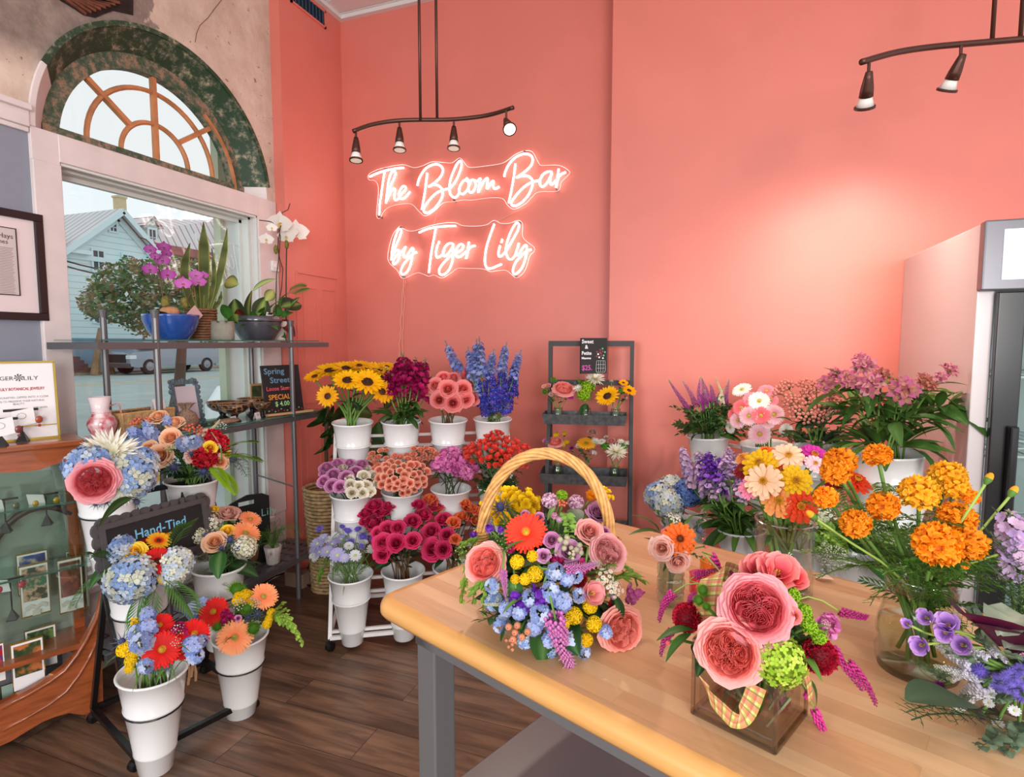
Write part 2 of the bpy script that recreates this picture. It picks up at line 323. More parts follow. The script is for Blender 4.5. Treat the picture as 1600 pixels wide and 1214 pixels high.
# window casings: left and right pilasters, plain curved haunches above them
mb=MB().box((XW,1.548,ZB),(XW+.015,Y0,zs-.13)).box((XW,Y1,ZB),(XW+.015,2.895,zs-.13))
def ringseg(r0,r1,a0,a1,x0,t,n=18,cz=None):
    poly=arch(CY,cz or CZ2,r1,a0,a1,n)+list(reversed(arch(CY,cz or CZ2,r0,a0,a1,n)))
    return MB().prism(poly,(x0,0,0),(0,1,0),(0,0,1),(-1,0,0),t)
mb.merge(ringseg(RO,RO+.025,pi*.862,pi,XW+.012,.012));mb.box((XW-.005,1.548,zs-.13),(XW+.01,Y0,zs));mb.box((XW-.005,Y1,zs-.13),(XW+.01,2.895,zs))
struct('trim_4',mb,M_WHITEP,bevel=.003)
def peeling(name,base,under,sc=22,thr=.5):
    m=mat(name,base,.6);N,L,P=nodes(m);T=N.new('ShaderNodeTexCoord');n=N.new('ShaderNodeTexNoise');n.inputs['Scale'].default_value=sc;n.inputs['Detail'].default_value=10;n.inputs['Roughness'].default_value=.75
    L.new(T.outputs['Object'],n.inputs[0]);r=N.new('ShaderNodeValToRGB');L.new(n.outputs[0],r.inputs[0]);e=r.color_ramp.elements
    e[0].position=thr-.07;e[0].color=(*base,1);e[1].position=thr+.07;e[1].color=(*under,1);q=e.new(thr);q.color=(*rgb(98,106,88),1);r.color_ramp.interpolation='LINEAR'
    L.new(r.outputs[0],P.inputs['Base Color']);bp=N.new('ShaderNodeBump');bp.inputs['Strength'].default_value=.6;bp.inputs['Distance'].default_value=.004;L.new(n.outputs[0],bp.inputs['Height']);L.new(bp.outputs[0],P.inputs['Normal']);return m
M_GREEN=peeling('peeling_green_paint',rgb(38,66,42),rgb(176,164,132),16,.56);M_GREEN2=peeling('flaking_sash_paint',rgb(62,84,62),rgb(160,128,104),24,.5)
M_OLDW=mat('stripped_wood',rgb(196,130,84),.6,var=.18,vscale=14,stretch=(1,1,1))
# recessed green soffit of the arch (from the wall face back to the sash) and the flat bead round it
XG=XW-.1
A=arch(CY,zs,RO,.12,pi*.86,40);soff=MB()
rim=arch(CY,zs,.545,.12,pi*.86,40)
soff.strip([Vector((XW+.001,y,z)) for y,z in A],[Vector((XG,y,z)) for y,z in rim])
soff.merge(ringseg(RO,RO+.022,.12,pi*.86,XW+.012,.012,40))
struct('trim_5',soff,M_GREEN,smooth=False)
A=arch(CY,zs,RO,pi*.86,pi,10);rim=arch(CY,zs,.545,pi*.86,pi,10);B=arch(CY,zs,RO,0,.12,10);rb=arch(CY,zs,.545,0,.12,10)
sw=MB().strip([Vector((XW+.001,y,z)) for y,z in A],[Vector((XG,y,z)) for y,z in rim]);sw.strip([Vector((XW+.001,y,z)) for y,z in B],[Vector((XG,y,z)) for y,z in rb])
struct('trim_6',sw,M_WHITEP)
# fanlight sash
f1=bpy.data.objects.new('window_1',None);COL.objects.link(f1);f1.location=(XG,CY,zs);f1['kind']='structure'
sash=ringseg(.475,.55,0,pi,XG,.05,40);sash.box((XG-.05,CY-.545,zs-.0),(XG+.01,CY+.545,zs+.062))
obj('window_frame',sash,M_GREEN2,f1)
obj('arch_lining',ringseg(.475,.49,0,.95,XG+.012,.012,20),M_OLDW,f1)
mun=MB();zc=zs+.062
for k,a in enumerate((pi/4,pi/2,3*pi/4)):
    r0=.19 if k != 1 else .0
    mun.bar((XG-.02,CY+r0*cos(a),zc-.0+r0*sin(a)),(XG-.02,CY+.49*cos(a),zs+.49*sin(a)),.022,.026,(1,0,0))
for r in (.185,.345):
    seg=[(CY+r*cos(a),zc+ .98*r*sin(a)) for a in [pi*i/28 for i in range(29)]]
    mun.tube([(XG-.02,y,z) for y,z in seg],.0125,6)
obj('muntin',mun,M_OLDW,f1)
obj('pane',MB().prism(arch(CY,zs,.5,0,pi,30),(XG-.03,0,0),(0,1,0),(0,0,1),(-1,0,0),.004),M_CLEAR,f1)
# transom board + shop window frame + pane
struct('trim_7',MB().box((XW-.1,Y0-.005,2.255),(XW+.012,Y1+.005,zs)),M_WHITEP,bevel=.004)
f2=bpy.data.objects.new('window_2',None);COL.objects.link(f2);f2.location=(XG,CY,ZB);f2['kind']='structure'
fr=MB()
for x0,x1,w in ((XG+.0,XG+.05,.02),(XG-.03,XG+.0,.04),(XW-.02,XW+.004,.012)):
    fr.box((x0,Y0,2.255-w),(x1,Y1,2.255)).box((x0,Y0,ZB),(x1,Y0+w*.5,2.255)).box((x0,Y1-w,ZB),(x1,Y1,2.255)).box((x0,Y0,ZB),(x1,Y1,ZB+w))
obj('window_frame',fr,mat('window_frame_paint',rgb(222,224,218),.4),f2,bevel=.002)
obj('pane',MB().box((XG-.012,Y0,ZB),(XG-.006,Y1,2.255)),M_GLASS,f2)
obj('window_sill',MB().box((XG,Y0-.02,ZB-.03),(XW+.05,Y1+.02,ZB)),M_WHITEP,f2,bevel=.004)
# outer brick/stone reveals, pale green colour standing in for tinted daylight
struct('trim_8',MB().box((-2.95,Y1-.03,0),(XW-.255,3.1,HC)).box((-2.95,1.3,0),(XW-.255,Y0+.02,HC)).box((-2.95,1.3,3.02),(XW-.255,3.1,HC)).box((-2.95,1.3,0),(XW-.255,3.0,ZB-.02)),mat('green_lit_reveal',rgb(196,206,182),.85,var=.05,vscale=12))
# =================================================================== street outside the window
GZ=-.1
struct('ground',MB().box((-60,-25,GZ-.1),(-3.0,70,GZ)),mat('asphalt',rgb(164,172,168),.8,var=.08,vscale=1.2,bump=.2,bscale=40))
struct('trim_9',MB().box((-3.9,-25,GZ),(-3.0,70,GZ+.08)),mat('pavement',rgb(176,176,168),.85,var=.08,vscale=3))
struct('trim_10',MB().box((-31.2,-25,GZ),(-29.4,70,GZ+.12)),mat('kerb',rgb(150,138,124),.9,var=.1,vscale=3))
struct('trim_11',MB().box((-22.6,-25,GZ),(-22.48,70,GZ+.004)).box((-22.3,-25,GZ),(-22.18,70,GZ+.004)),mat('road_yellow',rgb(204,172,96),.8))
def clap(name,col,pitch=.16):
    m=bpy.data.materials.new(name);N,L,P=nodes(m);T=N.new('ShaderNodeTexCoord');wv=N.new('ShaderNodeTexWave');wv.wave_type='BANDS';wv.bands_direction='Z';wv.wave_profile='SAW'
    wv.inputs['Scale'].default_value=1/pitch*.314159*.5*.98;wv.inputs['Distortion'].default_value=.05
    L.new(T.outputs['Object'],wv.inputs[0]);r=N.new('ShaderNodeValToRGB');L.new(wv.outputs[1],r.inputs[0]);e=r.color_ramp.elements
    e[0].position=0;e[0].color=(*[c*.55 for c in col],1);e[1].position=.14;e[1].color=(*col,1);L.new(r.outputs[0],P.inputs['Base Color']);P.inputs['Roughness'].default_value=.8
    bp=N.new('ShaderNodeBump');bp.inputs['Strength'].default_value=1;bp.inputs['Distance'].default_value=.05;L.new(wv.outputs[1],bp.inputs['Height']);L.new(bp.outputs[0],P.inputs['Normal']);return m
def seam(name,col,col2,dirn='Y'):
    m=bpy.data.materials.new(name);N,L,P=nodes(m);T=N.new('ShaderNodeTexCoord');wv=N.new('ShaderNodeTexWave');wv.bands_direction=dirn;wv.wave_profile='TRI';wv.inputs['Scale'].default_value=.62;wv.inputs['Detail Scale'].default_value=0
    L.new(T.outputs['Object'],wv.inputs[0]);r=N.new('ShaderNodeValToRGB');L.new(wv.outputs[1],r.inputs[0]);e=r.color_ramp.elements
    e[0].position=.1;e[0].color=(*col2,1);e[1].position=.22;e[1].color=(*col,1);L.new(r.outputs[0],P.inputs['Base Color']);P.inputs['Roughness'].default_value=.5;return m
M_CLB=clap('blue_clapboard',rgb(222,240,242));M_CLG=clap('grey_clapboard',rgb(176,196,190));M_TRIMB=mat('blue_trim',rgb(214,232,234),.7)
M_STUC=mat('blue_grey_stucco',rgb(128,152,170),.85,var=.05,vscale=2)
M_ROOF=seam('seamed_roof',rgb(214,206,206),rgb(150,108,110));M_RUST=mat('rust_roof',rgb(156,88,86),.6,var=.2,vscale=2);M_PANE=mat('dark_pane',rgb(60,66,72),.12)
HX=-31.0
def hp_(x,y,X=HX):return PX(x,y,X)
def facade(pxpoly,X,t): 
    pts=[hp_(x,y,X) for x,y in pxpoly];return MB().prism([(p.y,p.z) for p in pts],(X,0,0),(0,1,0),(0,0,1),(-1,0,0),t)
def house_window(parent,x0,y0,x1,y1,X,n=1,arch_=False):
    a=hp_(x0,y0,X);b=hp_(x1,y1,X);ya,yb,za,zb=a.y,b.y,b.z,a.z
    w=obj('window',MB().box((X,ya-.1,za-.1),(X+.08,yb+.1,za)).box((X,ya-.1,zb),(X+.08,yb+.1,zb+.12)).box((X,ya-.1,za),(X+.08,ya,zb)).box((X,yb,za),(X+.08,yb+.1,zb))
            .box((X,(ya+yb)/2-.025,za),(X+.06,(ya+yb)/2+.025,zb)).box((X,ya,(za+zb)/2-.025),(X+.06,yb,(za+zb)/2+.025)),M_TRIMB,parent)
    obj('pane',MB().box((X+.005,ya,za),(X+.03,yb,zb)),M_PANE,w)
# pale blue gabled house
g0=hp_(170,560);h1=thing('house',(HX,g0.y,GZ),'pale blue clapboard house with a gable and small attic window across the street','house')
pk,le,re=(183,330),(98,384),(236,392)
body=facade([(98,530),(98,384),pk,(236,392),(236,530)],HX,7)
obj('wall',body,M_CLB,h1)
zb_=hp_(98,530).z;ya=hp_(98,530).y;yb_=hp_(236,530).y
obj('stucco_base',MB().box((HX-7,ya-6,GZ),(HX+.05,yb_,hp_(98,528).z)),M_STUC,h1)
P_=hp_(*pk);Lq=hp_(84,398);Rq=hp_(242,398)
mb=MB()
for Q in (Lq,Rq):
    for x0,x1,dz in ((HX+.5,HX-7.4,0),):
        mb.add([Vector((x0,P_.y,P_.z+.12)),Vector((x1,P_.y,P_.z+.12)),Vector((x1,Q.y,Q.z+.12)),Vector((x0,Q.y,Q.z+.12)),Vector((x0,P_.y,P_.z-.08)),Vector((x1,P_.y,P_.z-.08)),Vector((x1,Q.y,Q.z-.08)),Vector((x0,Q.y,Q.z-.08))],
               [(0,1,2,3),(4,7,6,5),(0,3,7,4),(1,5,6,2),(2,6,7,3),(0,4,5,1)])
obj('roof',mb,seam('seamed_roof_side',rgb(206,206,206),rgb(130,110,112),'X'),h1)
mb=MB()
for Q in (Lq,Rq):
    a=Vector((HX+.52,P_.y,P_.z-.05));b=Vector((HX+.52,Q.y,Q.z-.05));mb.bar(a,b,.05,.28,(0,0,1));mb.bar(a+Vector((-.46,0,-.35)),b+Vector((-.46,0,-.35)),.06,.3,(0,0,1))
z_e=hp_(98,388).z;mb.box((HX+.0,ya-.2,z_e-.45),(HX+.12,yb_+.1,z_e-.2));mb.box((HX,ya-.1,z_e-.2),(HX+.45,ya+1.4,z_e));mb.box((HX,yb_-1.3,z_e-.2),(HX+.45,yb_+.2,z_e))
obj('gable_trim',mb,M_TRIMB,h1)
for w in ((171,348,181,362),(144,391,162,424),(191,398,207,418),(145,470,163,503)):house_window(h1,*w,HX)
obj('low_roof',MB().box((HX-3,ya-6,z_e-.5),(HX+.6,ya-.1,z_e+.7)),M_RUST,h1)
c=hp_(192,326,HX-4.5);c.z += .3;obj('chimney',MB().box((HX-5,c.y-.25,c.z-3),(HX-4.5,c.y+.25,c.z+.35)).box((HX-5.05,c.y-.3,c.z+.35),(HX-4.45,c.y+.3,c.z+.47)),mat('buff_brick',rgb(206,190,150),.9,var=.1),h1)
mb=MB()
for i in range(5):mb.box((HX+.05,hp_(100,575).y-.6,GZ),(HX+1.5-.28*i,hp_(112,575).y+.2,GZ+.18*(i+1)))
obj('steps',mb,mat('step_brick',rgb(120,84,74),.9),h1)
# grey house with seamed roof and dormer
GX=-34.0
h2=thing('house',(GX,hp_(310,560,GX).y,GZ),'grey green clapboard house with red seamed metal roof and dormer','house')
Yr=hp_(360,345,GX).y;yL=yb_+.3;yR=hp_(440,400,GX).y
ridge_z=hp_(363,342,GX).z;eave_z=hp_(300,392,GX).z
obj('wall',MB().box((GX-6,yL,GZ),(GX,Yr+8,eave_z)),M_CLG,h2)
gy=hp_(327,388,GX).y;gp=hp_(363,342,GX)
mb=MB().prism([(gy,eave_z),(gp.y,gp.z),(2*gp.y-gy,eave_z),(2*gp.y-gy,GZ),(gy,GZ)],(GX+.2,0,0),(0,1,0),(0,0,1),(-1,0,0),.6)
obj('gable_wall',mb,M_CLG,h2)
mb=MB()
A_=Vector((GX+.5,yL-.5,eave_z));B_=Vector((GX+.5,gy,eave_z));Cc=Vector((GX-1.2,gp.y,gp.z));D_=Vector((GX-4,yL-.5,hp_(235,352,GX).z+.2))
mb.add([A_,B_,Cc,D_,A_+Vector((-7,0,0)),B_+Vector((-7,0,0))],[(0,1,2,3),(0,3,4),(1,5,2),(3,2,5,4)])
mb.add([Vector((GX+.6,gp.y,gp.z+.1)),Vector((GX+.6,gy-.3,eave_z-.1)),Vector((GX-5,gy-.3,eave_z-.1)),Vector((GX-5,gp.y,gp.z+.1))],[(0,1,2,3)])
mb.add([Vector((GX+.6,gp.y,gp.z+.1)),Vector((GX+.6,2*gp.y-gy,eave_z-.1)),Vector((GX-5,2*gp.y-gy,eave_z-.1)),Vector((GX-5,gp.y,gp.z+.1))],[(0,1,2,3)])
obj('roof',mb,M_ROOF,h2)
mb=MB().box((GX,yL,eave_z-.55),(GX+.7,gy,eave_z));obj('eave',mb,M_RUST,h2)
mb=MB().bar((GX+.62,gp.y,gp.z),(GX+.62,gy-.3,eave_z-.2),.06,.3).bar((GX+.62,gp.y,gp.z),(GX+.62,2*gp.y-gy+.3,eave_z-.2),.06,.3)
obj('gable_trim',mb,M_TRIMB,h2)
d0=hp_(229,352,GX+.3);d1=hp_(248,385,GX+.3);dr=hp_(238,341,GX+.3)
dm=MB().prism([(d0.y,d1.z),(d0.y,d0.z),(dr.y,dr.z),(d1.y,d0.z),(d1.y,d1.z)],(GX+.3,0,0),(0,1,0),(0,0,1),(-1,0,0),4)
dd=obj('dormer',dm,M_CLG,h2)
obj('dormer_roof',MB().add([Vector((GX+.5,dr.y,dr.z+.12)),Vector((GX+.5,d0.y-.3,d0.z-.05)),Vector((GX-4,d0.y-.3,d0.z-.05)),Vector((GX-4,dr.y,dr.z+.12)),Vector((GX+.5,d1.y+.3,d0.z-.05)),Vector((GX-4,d1.y+.3,d0.z-.05))],[(0,3,2,1),(0,4,5,3)]),M_ROOF,dd,inv=False)
house_window(h2,232,358,243,384,GX+.32);house_window(h2,353,372,366,398,GX+.22);house_window(h2,295,402,303,412,GX+.02)
# overhead wires
for i,(ya_,yb2) in enumerate(((404,424),(412,433))):
    a=PX(60,ya_-8,-24);b=PX(420,yb2+22,-24)
    tag(obj('power_line',MB().tube([a.lerp(b,t/8)+Vector((0,0,-.5*(1-(2*t/8-1)**2))) for t in range(9)],.035,4),mat('wire_black',rgb(40,36,40),.7)),('upper','lower')[i]+' of two black overhead wires crossing the blue house','wire')
# crape myrtle street tree
rnd=random.Random(3)
tb=PZ(274,645,GZ);tr=thing('street_tree',tuple(tb),'leafy street tree with small white blossoms leaning over the road','tree')
top=PX(262,470,tb.x);tk=MB().tube([tb,tb.lerp(PX(283,560,tb.x),.5)+Vector((0,.03,0)),PX(284,545,tb.x),PX(280,500,tb.x),top],[.16,.12,.1,.08,.05],8)
for px_,py_ in ((170,470),(210,440),(320,440),(360,460),(260,420)):tk.tube([PX(280,520,tb.x),PX((280+px_)/2,(500+py_)/2,tb.x+rnd.uniform(-.4,.4)),PX(px_,py_,tb.x+rnd.uniform(-.8,.8))],[.06,.04,.015],5)
obj('trunk',tk,mat('bark',rgb(104,78,66),.9),tr)
lf=MB();bl=MB()
blobs=[(152,470,26,30),(175,440,34,26),(205,425,26,22),(215,470,50,44),(265,430,44,30),(270,480,56,44),(320,440,50,38),(330,490,50,44),(375,470,44,40),(235,500,34,26),(175,480,24,24)]
for (bx,by,rx,ry) in blobs:
    for k in range(int(rx*ry*.9)):
        a=rnd.uniform(0,2*pi);r_=sqrt(rnd.random());ex=rnd.gauss(0,.1)
        p=PX(bx+rx*(r_+ex)*cos(a),by+ry*(r_+ex)*sin(a),tb.x+rnd.uniform(-1.3,1.3)*sqrt(max(.05,1-r_*r_)))
        d=Vector((rnd.gauss(0,1),rnd.gauss(0,1),rnd.gauss(0,.6))).normalized();e=d.orthogonal().normalized();s_=rnd.uniform(.03,.07)
        white=rnd.random() < .09
        c=rgb(rnd.randint(86,136),rnd.randint(118,150),rnd.randint(76,98)) if rnd.random() < .75 else rgb(rnd.randint(130,160),rnd.randint(116,132),rnd.randint(84,100))
        if white:c=rgb(246,246,242)
        (bl if white else lf).add([p-d*s_,p+e*s_*.5,p+d*s_,p-e*s_*.5],[(0,1,2,3)],c)
obj('foliage',lf,M_LEAF,tr);obj('blossom',bl,M_LEAF,tr)
# bright-wrapped slim trunk on the far pavement
tw=PZ(160,586,GZ);w_=thing('tree',(-29.0,PX(160,560,-29.0).y,GZ),'slim pale brown tree trunk on the far pavement beside the steps','tree')
yy=PX(160,560,-29.0).y;obj('trunk',MB().tube([(-29.0,yy-.4,GZ),(-29.0,yy-.3,.6),(-29.0,yy-.15,1.5),(-29.0,yy,2.2)],[.22,.16,.14,.12],8).tube([(-29.0,yy+.4,GZ),(-29.0,yy+.3,.6),(-29.0,yy+.2,1.4),(-29.0,yy,2.2)],[.2,.14,.12,.12],8),mat('pale_bark',rgb(150,118,88),.9,var=.25,vscale=3),w_)
# ---- vehicles: side profile (length axis s, height z) lofted across the width, rounded
def vehicle(name,origin,ydir,prof_body,prof_cab,width,body_m,label,wheels,wr,lights=True):
    t=thing(name,origin,label,'car');o=Vector(origin)
    def P3(s,w,z):return o+Vector((w,ydir*s,z))
    mb=MB();n=len(prof_body)
    rows=[]
    for w,k in ((-width/2,.0),(-width/2+.06,.06),(width/2-.06,.06),(width/2,0)):
        ins=.06 if k == 0 else 0
        cy=sum(p[1] for p in prof_body)/n
        rows.append([P3(p[0]*(1-ins*.25)+(sum(q[0] for q in prof_body)/n)*ins*.25,w,p[1]+(cy-p[1])*ins) for p in prof_body])
    vs=[v for r in rows for v in r];fs=[tuple(range(n)),tuple(reversed(range(3*n,4*n)))]
    for r in range(3):
        for i in range(n):fs.append((r*n+i,r*n+(i+1) % n,(r+1)*n+(i+1) % n,(r+1)*n+i))
    mb.add(vs,fs);obj('body',mb,body_m,t,bevel=.03)
    cb=MB();n=len(prof_cab);vs=[]
    for w in (-1,1):
        for s,z in prof_cab:vs.append(P3(s,w*(width/2-.08-.18*max(0,(z-prof_cab[0][1]))),z))
    cb.add(vs,[tuple(range(n)),tuple(reversed(range(n,2*n)))]+[(i,(i+1) % n,n+(i+1) % n,n+i) for i in range(n)])
    cabo=obj('cab',cb,body_m,t,bevel=.03)
    # glazing, a little proud of the cab sides
    gl=MB();cx=sum(p[0] for p in prof_cab)/n;cz_=sum(p[1] for p in prof_cab)/n
    for w in (-1,1):
        q=[P3(cx+(s-cx)*.8,w*(width/2-.065-.18*max(0,(z-prof_cab[0][1]))),cz_+(z-cz_)*.68) for s,z in prof_cab];gl.add(q,[tuple(range(n))])
    gl.add([P3(prof_cab[-1][0]-.01+(.02 if 0 else 0),-width/2+.2,prof_cab[-1][1]+.05),P3(prof_cab[-1][0]-.01,width/2-.2,prof_cab[-1][1]+.05),P3(prof_cab[-2][0]-.02,width/2-.3,prof_cab[-2][1]-.06),P3(prof_cab[-2][0]-.02,-width/2+.3,prof_cab[-2][1]-.06)],[(0,1,2,3)])
    obj('car_window',gl,M_PANE,t)
    for s in wheels:
        for w in (-1,1):
            m=MB();ax=o+Vector((w*(width/2-.1),ydir*s,wr))
            Mx=Matrix.Translation(ax) @ Matrix.Rotation(pi/2,4,'Y')
            m.lathe([(0,-.12),(wr*.9,-.12),(wr,-.08),(wr,.08),(wr*.9,.12),(wr*.62,.12),(wr*.6,.09),(0,.09)],20,Mx);wh=obj('wheel',m,mat('tyre',rgb(30,30,32),.8),t)
            m=MB();m.lathe([(0,.14*w),(wr*.2,.13*w),(wr*.55,.125*w),(wr*.58,.1*w)],10,Mx);obj('hubcap',m,mat('alloy',rgb(150,150,154),.3,.8),wh,inv=False)
    return t,P3
silver=mat('silver_car_paint',rgb(146,154,166),.25,.3,coat=.8)
o_=(-28.0,PX(203,560,-27.1).y,GZ)
tk_,P3=vehicle('pickup_truck',o_,1,[(0,.45),(0,.95),(.25,1.12),(1.4,1.2),(5.4,1.25),(5.45,.5),(4.8,.42),(.3,.38)],[(1.35,1.18),(3.75,1.22),(3.6,1.75),(3.3,1.82),(2.2,1.82),(1.5,1.22)],1.85,silver,'silver pickup truck parked across the road, its front end to the left',(1.0,4.4),.4)
mb=MB().box((P3(-.03,0,0).x-.62,P3(-.03,0,0).y,GZ+.62+.0),(P3(0,0,0).x+.62,P3(.05,0,0).y,GZ+1.02));obj('grille',mb,mat('grille_black',rgb(26,26,30),.4),tk_)
obj('bumper',MB().box((P3(0,0,0).x-.9,P3(-.08,0,0).y,GZ+.36),(P3(0,0,0).x+.9,P3(.1,0,0).y,GZ+.58)),mat('bumper_dark',rgb(84,70,68),.5),tk_,bevel=.03)
obj('headlight',MB().box((P3(0,0,0).x+.64,P3(-.02,0,0).y,GZ+.8),(P3(0,0,0).x+.95,P3(.3,0,0).y,GZ+.98)).box((P3(0,0,0).x-.95,P3(-.02,0,0).y,GZ+.8),(P3(0,0,0).x-.64,P3(.3,0,0).y,GZ+.98)),mat('headlight',rgb(226,230,236),.1),tk_)
white=mat('white_car_paint',rgb(240,244,244),.2,coat=.8)
a_=PX(324,600,-6.1)
sv,P3=vehicle('suv',(-5.2,a_.y,GZ),1,[(0,.5),(.02,.8),(.2,1.02),(1.3,1.1),(4.5,1.15),(4.6,.6),(4.5,.35),(.2,.3)],[(.85,1.08),(4.4,1.12),(4.2,1.7),(3.6,1.78),(2.1,1.78),(1.0,1.12)],1.95,white,'white suv parked close outside the shop window behind the post',(.95,3.7),.38)
obj('headlight',MB().box((P3(0,0,0).x+.55,P3(-.02,0,0).y,.68),(P3(0,0,0).x+.95,P3(.35,0,0).y,.82)),mat('headlight_b',rgb(200,210,216),.1),sv)
obj('grille',MB().box((P3(0,0,0).x-.5,P3(-.03,0,0).y,.3),(P3(0,0,0).x+.9,P3(.05,0,0).y,.45)),mat('grille_b',rgb(40,44,50),.4),sv)
obj('mirror',MB().ball(P3(1.35,1.02,1.2),.11,10,6,sc=(.8,.7,1)),white,sv)
# =================================================================== neon sign (stroke paths of the lettering, on the wall plane)
def catmull(p,n=5):
    p=[Vector((*q,0)) for q in p];out=[]
    for i in range(len(p)-1):
        a=p[max(0,i-1)];b=p[i];c=p[i+1];d=p[min(len(p)-1,i+2)]
        for k in range(n):
            t=k/n;out.append(.5*((2*b)+(c-a)*t+(2*a-5*b+4*c-d)*t*t+(3*b-a-3*c+d)*t**3))
    return [(q.x,q.y) for q in out]+[(p[-1].x,p[-1].y)]
def S(ox,oy,k,s):
    v=[int(q) for q in s.replace(',',' ').split()];return [(ox+v[i]/k,oy+v[i+1]/k) for i in range(0,len(v),2)]
c1=lambda s:S(565,230,9.41,s);c2=lambda s:S(725,225,9.41,s);c3=lambda s:S(595,335,10.55,s);c4=lambda s:S(715,335,10.55,s)
WORDS1=[c1('115,435 200,395 300,358 430,325 540,308 620,303'),c1('345,335 320,470 290,680 265,860 258,1000'),
 c1('357,825 375,660 395,500 435,380 475,350 497,385 480,450 430,560 390,690 370,790 400,715 440,640 478,605 492,640 480,720 492,778 530,765 560,730 600,672 645,620 640,578 600,580 562,640 548,700 570,755 620,752 670,705 712,655'),
 c1('965,380 950,500 930,660 905,800 885,920'),
 c1('820,565 840,480 890,380 960,300 1040,260 1110,250 1170,280 1195,340 1170,420 1110,490 1030,550 978,580'),c1('978,580 1050,555 1120,560 1170,600 1190,660 1180,740 1130,830 1060,910 980,960 925,960 915,910 950,840 1010,760 1090,680 1170,640 1240,615 1300,600 1380,500 1440,370 1470,260 1450,200 1400,250 1340,380 1300,500 1290,620 1310,700 1370,740 1425,690 1440,590 1500,492 1560,500 1575,570 1545,640 1480,690 1435,650 1440,590'),
 c2('35,500 90,560 70,620 62,670 95,715 145,680 172,600 150,535 110,530 75,590'),c2('150,535 195,545 240,505 225,600 208,710 250,620 300,535 345,502 345,570 335,655 370,620 405,560 435,548 425,600 445,655 485,648 518,628'),
 c2('755,290 735,450 700,660 655,870'),c2('590,480 610,400 660,300 740,210 830,160 920,145 990,175 1010,240 980,320 900,400 820,460 768,495'),
 c2('768,495 840,470 930,470 990,510 1010,570 990,660 940,760 860,850 770,905 705,900 700,850 760,760 860,650 950,585 1030,550 1110,530 1150,460 1220,410 1290,415 1250,520 1190,605 1140,625 1112,580 1125,505'),
 c2('1290,415 1265,520 1275,590 1310,585 1350,530'),c2('1390,365 1375,480 1352,640 1378,520 1420,450 1495,415')]
WORDS2A=[c3('172,755 185,600 220,430 280,270 320,240 337,290 290,420 230,560 185,690 240,610 290,590 312,640 290,740 230,820 203,795 232,710 300,640 360,600 410,530 370,640 390,710 430,680 510,560 535,580 515,700 480,860 420,960 350,990 330,930 370,830 450,730 530,650 592,625')]
WORDS2=[c3('630,300 750,245 900,210 1060,195 1235,190'),c3('905,230 870,420 830,640 790,965'),c3('935,500 905,640 930,710 980,690 1030,640 1050,550 1120,480 1190,490 1170,560 1110,645 1052,690 1022,640 1045,560'),c3('962,440 948,490'),
 c3('1190,490 1188,620 1180,760 1130,900 1040,990 975,985 960,920 1010,830 1100,730 1190,650 1266,620 1326,590 1361,520 1326,490 1276,520 1236,600 1246,690 1296,700 1356,660 1406,610'),
 c4('185,450 165,580 140,730 170,600 210,540 290,515'),c4('605,155 540,330 480,520 450,700 455,830 500,890 580,880 650,850 725,820'),c4('700,510 670,640 690,695 740,670 800,600 860,500 940,360 1000,240 1010,160 970,140 900,240 840,380 800,530 800,640 830,720 880,740 930,700 960,640 1010,470'),c4('735,405 718,470'),
 c4('975,580 960,650 1000,670 1060,570 1120,505 1140,560 1120,720 1060,880 980,970 930,980 910,920 950,800 1040,690 1130,610 1215,580')]
OUT1=c1('90,430 130,380 300,310 600,258 760,300 880,280 1040,215 1200,225 1330,230 1450,160')+c2('40,320 120,345 350,320 540,290 640,240 760,150 900,100 1010,120 1100,280 1150,315 1400,315 1550,400 1530,460 1430,560 1380,690 1100,705 1000,780 900,880 740,960 640,900 570,805 400,790 120,825')+c1('1500,775 1360,800 1200,820 1080,930 940,1010 850,950 740,840 600,835 430,870 330,940 270,1045 220,1000 245,700 240,560 190,490 110,480')
OUT2=c3('310,195 450,270 580,265 800,190 1060,140 1240,140')+c4('80,185 300,195 480,170 600,100 720,150 860,145 1000,100 1070,160 1070,350 1130,440 1260,540 1260,610 1190,690 1130,880 1060,990 970,1045 900,1000 800,925 650,930 540,945 430,900 150,890 0,890')+c3('1150,970 1010,1050 880,1000 790,1020 700,985 590,965 400,1050 330,1030 270,920 130,780 125,600 200,330')
YN=YB-.035
M_NEON=mat('neon_white',rgb(255,240,232),.4,emit=(1,.84,.76),es=6)
M_ACR=glass('acrylic_panel',(.98,.96,.96),.06);M_ACRE=mat('acrylic_edge',rgb(250,226,218),.3,emit=(1,.72,.65),es=.35)  # faint edge emission stands in for neon light carried through the acrylic
def neon(name,strokes,outline,label):
    c=PY(sum(p[0] for p in outline)/len(outline),sum(p[1] for p in outline)/len(outline),YN)
    t=thing(name,(c.x,YB-.01,c.z),label,'neon sign')
    o3=[PY(x,y,YN+.012) for x,y in catmull(outline+[outline[0]],4)[:-1]]
    obj('backing_panel',MB().prism([(p.x,p.z) for p in o3],(0,YN+.010,0),(1,0,0),(0,0,1),(0,1,0),.004),M_ACR,t)
    obj('panel_edge',MB().tube(o3,.0024,5,closed=True),M_ACRE,t)
    mb=MB()
    for s in strokes:mb.tube([PY(x,y,YN) for x,y in catmull(s,4)],.0064,7)
    obj('neon_tube',mb,M_NEON,t,smooth=True)
    return t
n1=neon('neon_sign',WORDS1,OUT1,'glowing white neon script on clear panel reading The Bloom Bar')
n2=neon('neon_sign',WORDS2A+WORDS2,OUT2,'glowing white neon script on clear panel reading by Tiger Lily')
M_STEEL=mat('steel_standoff',rgb(150,140,138),.3,.9)
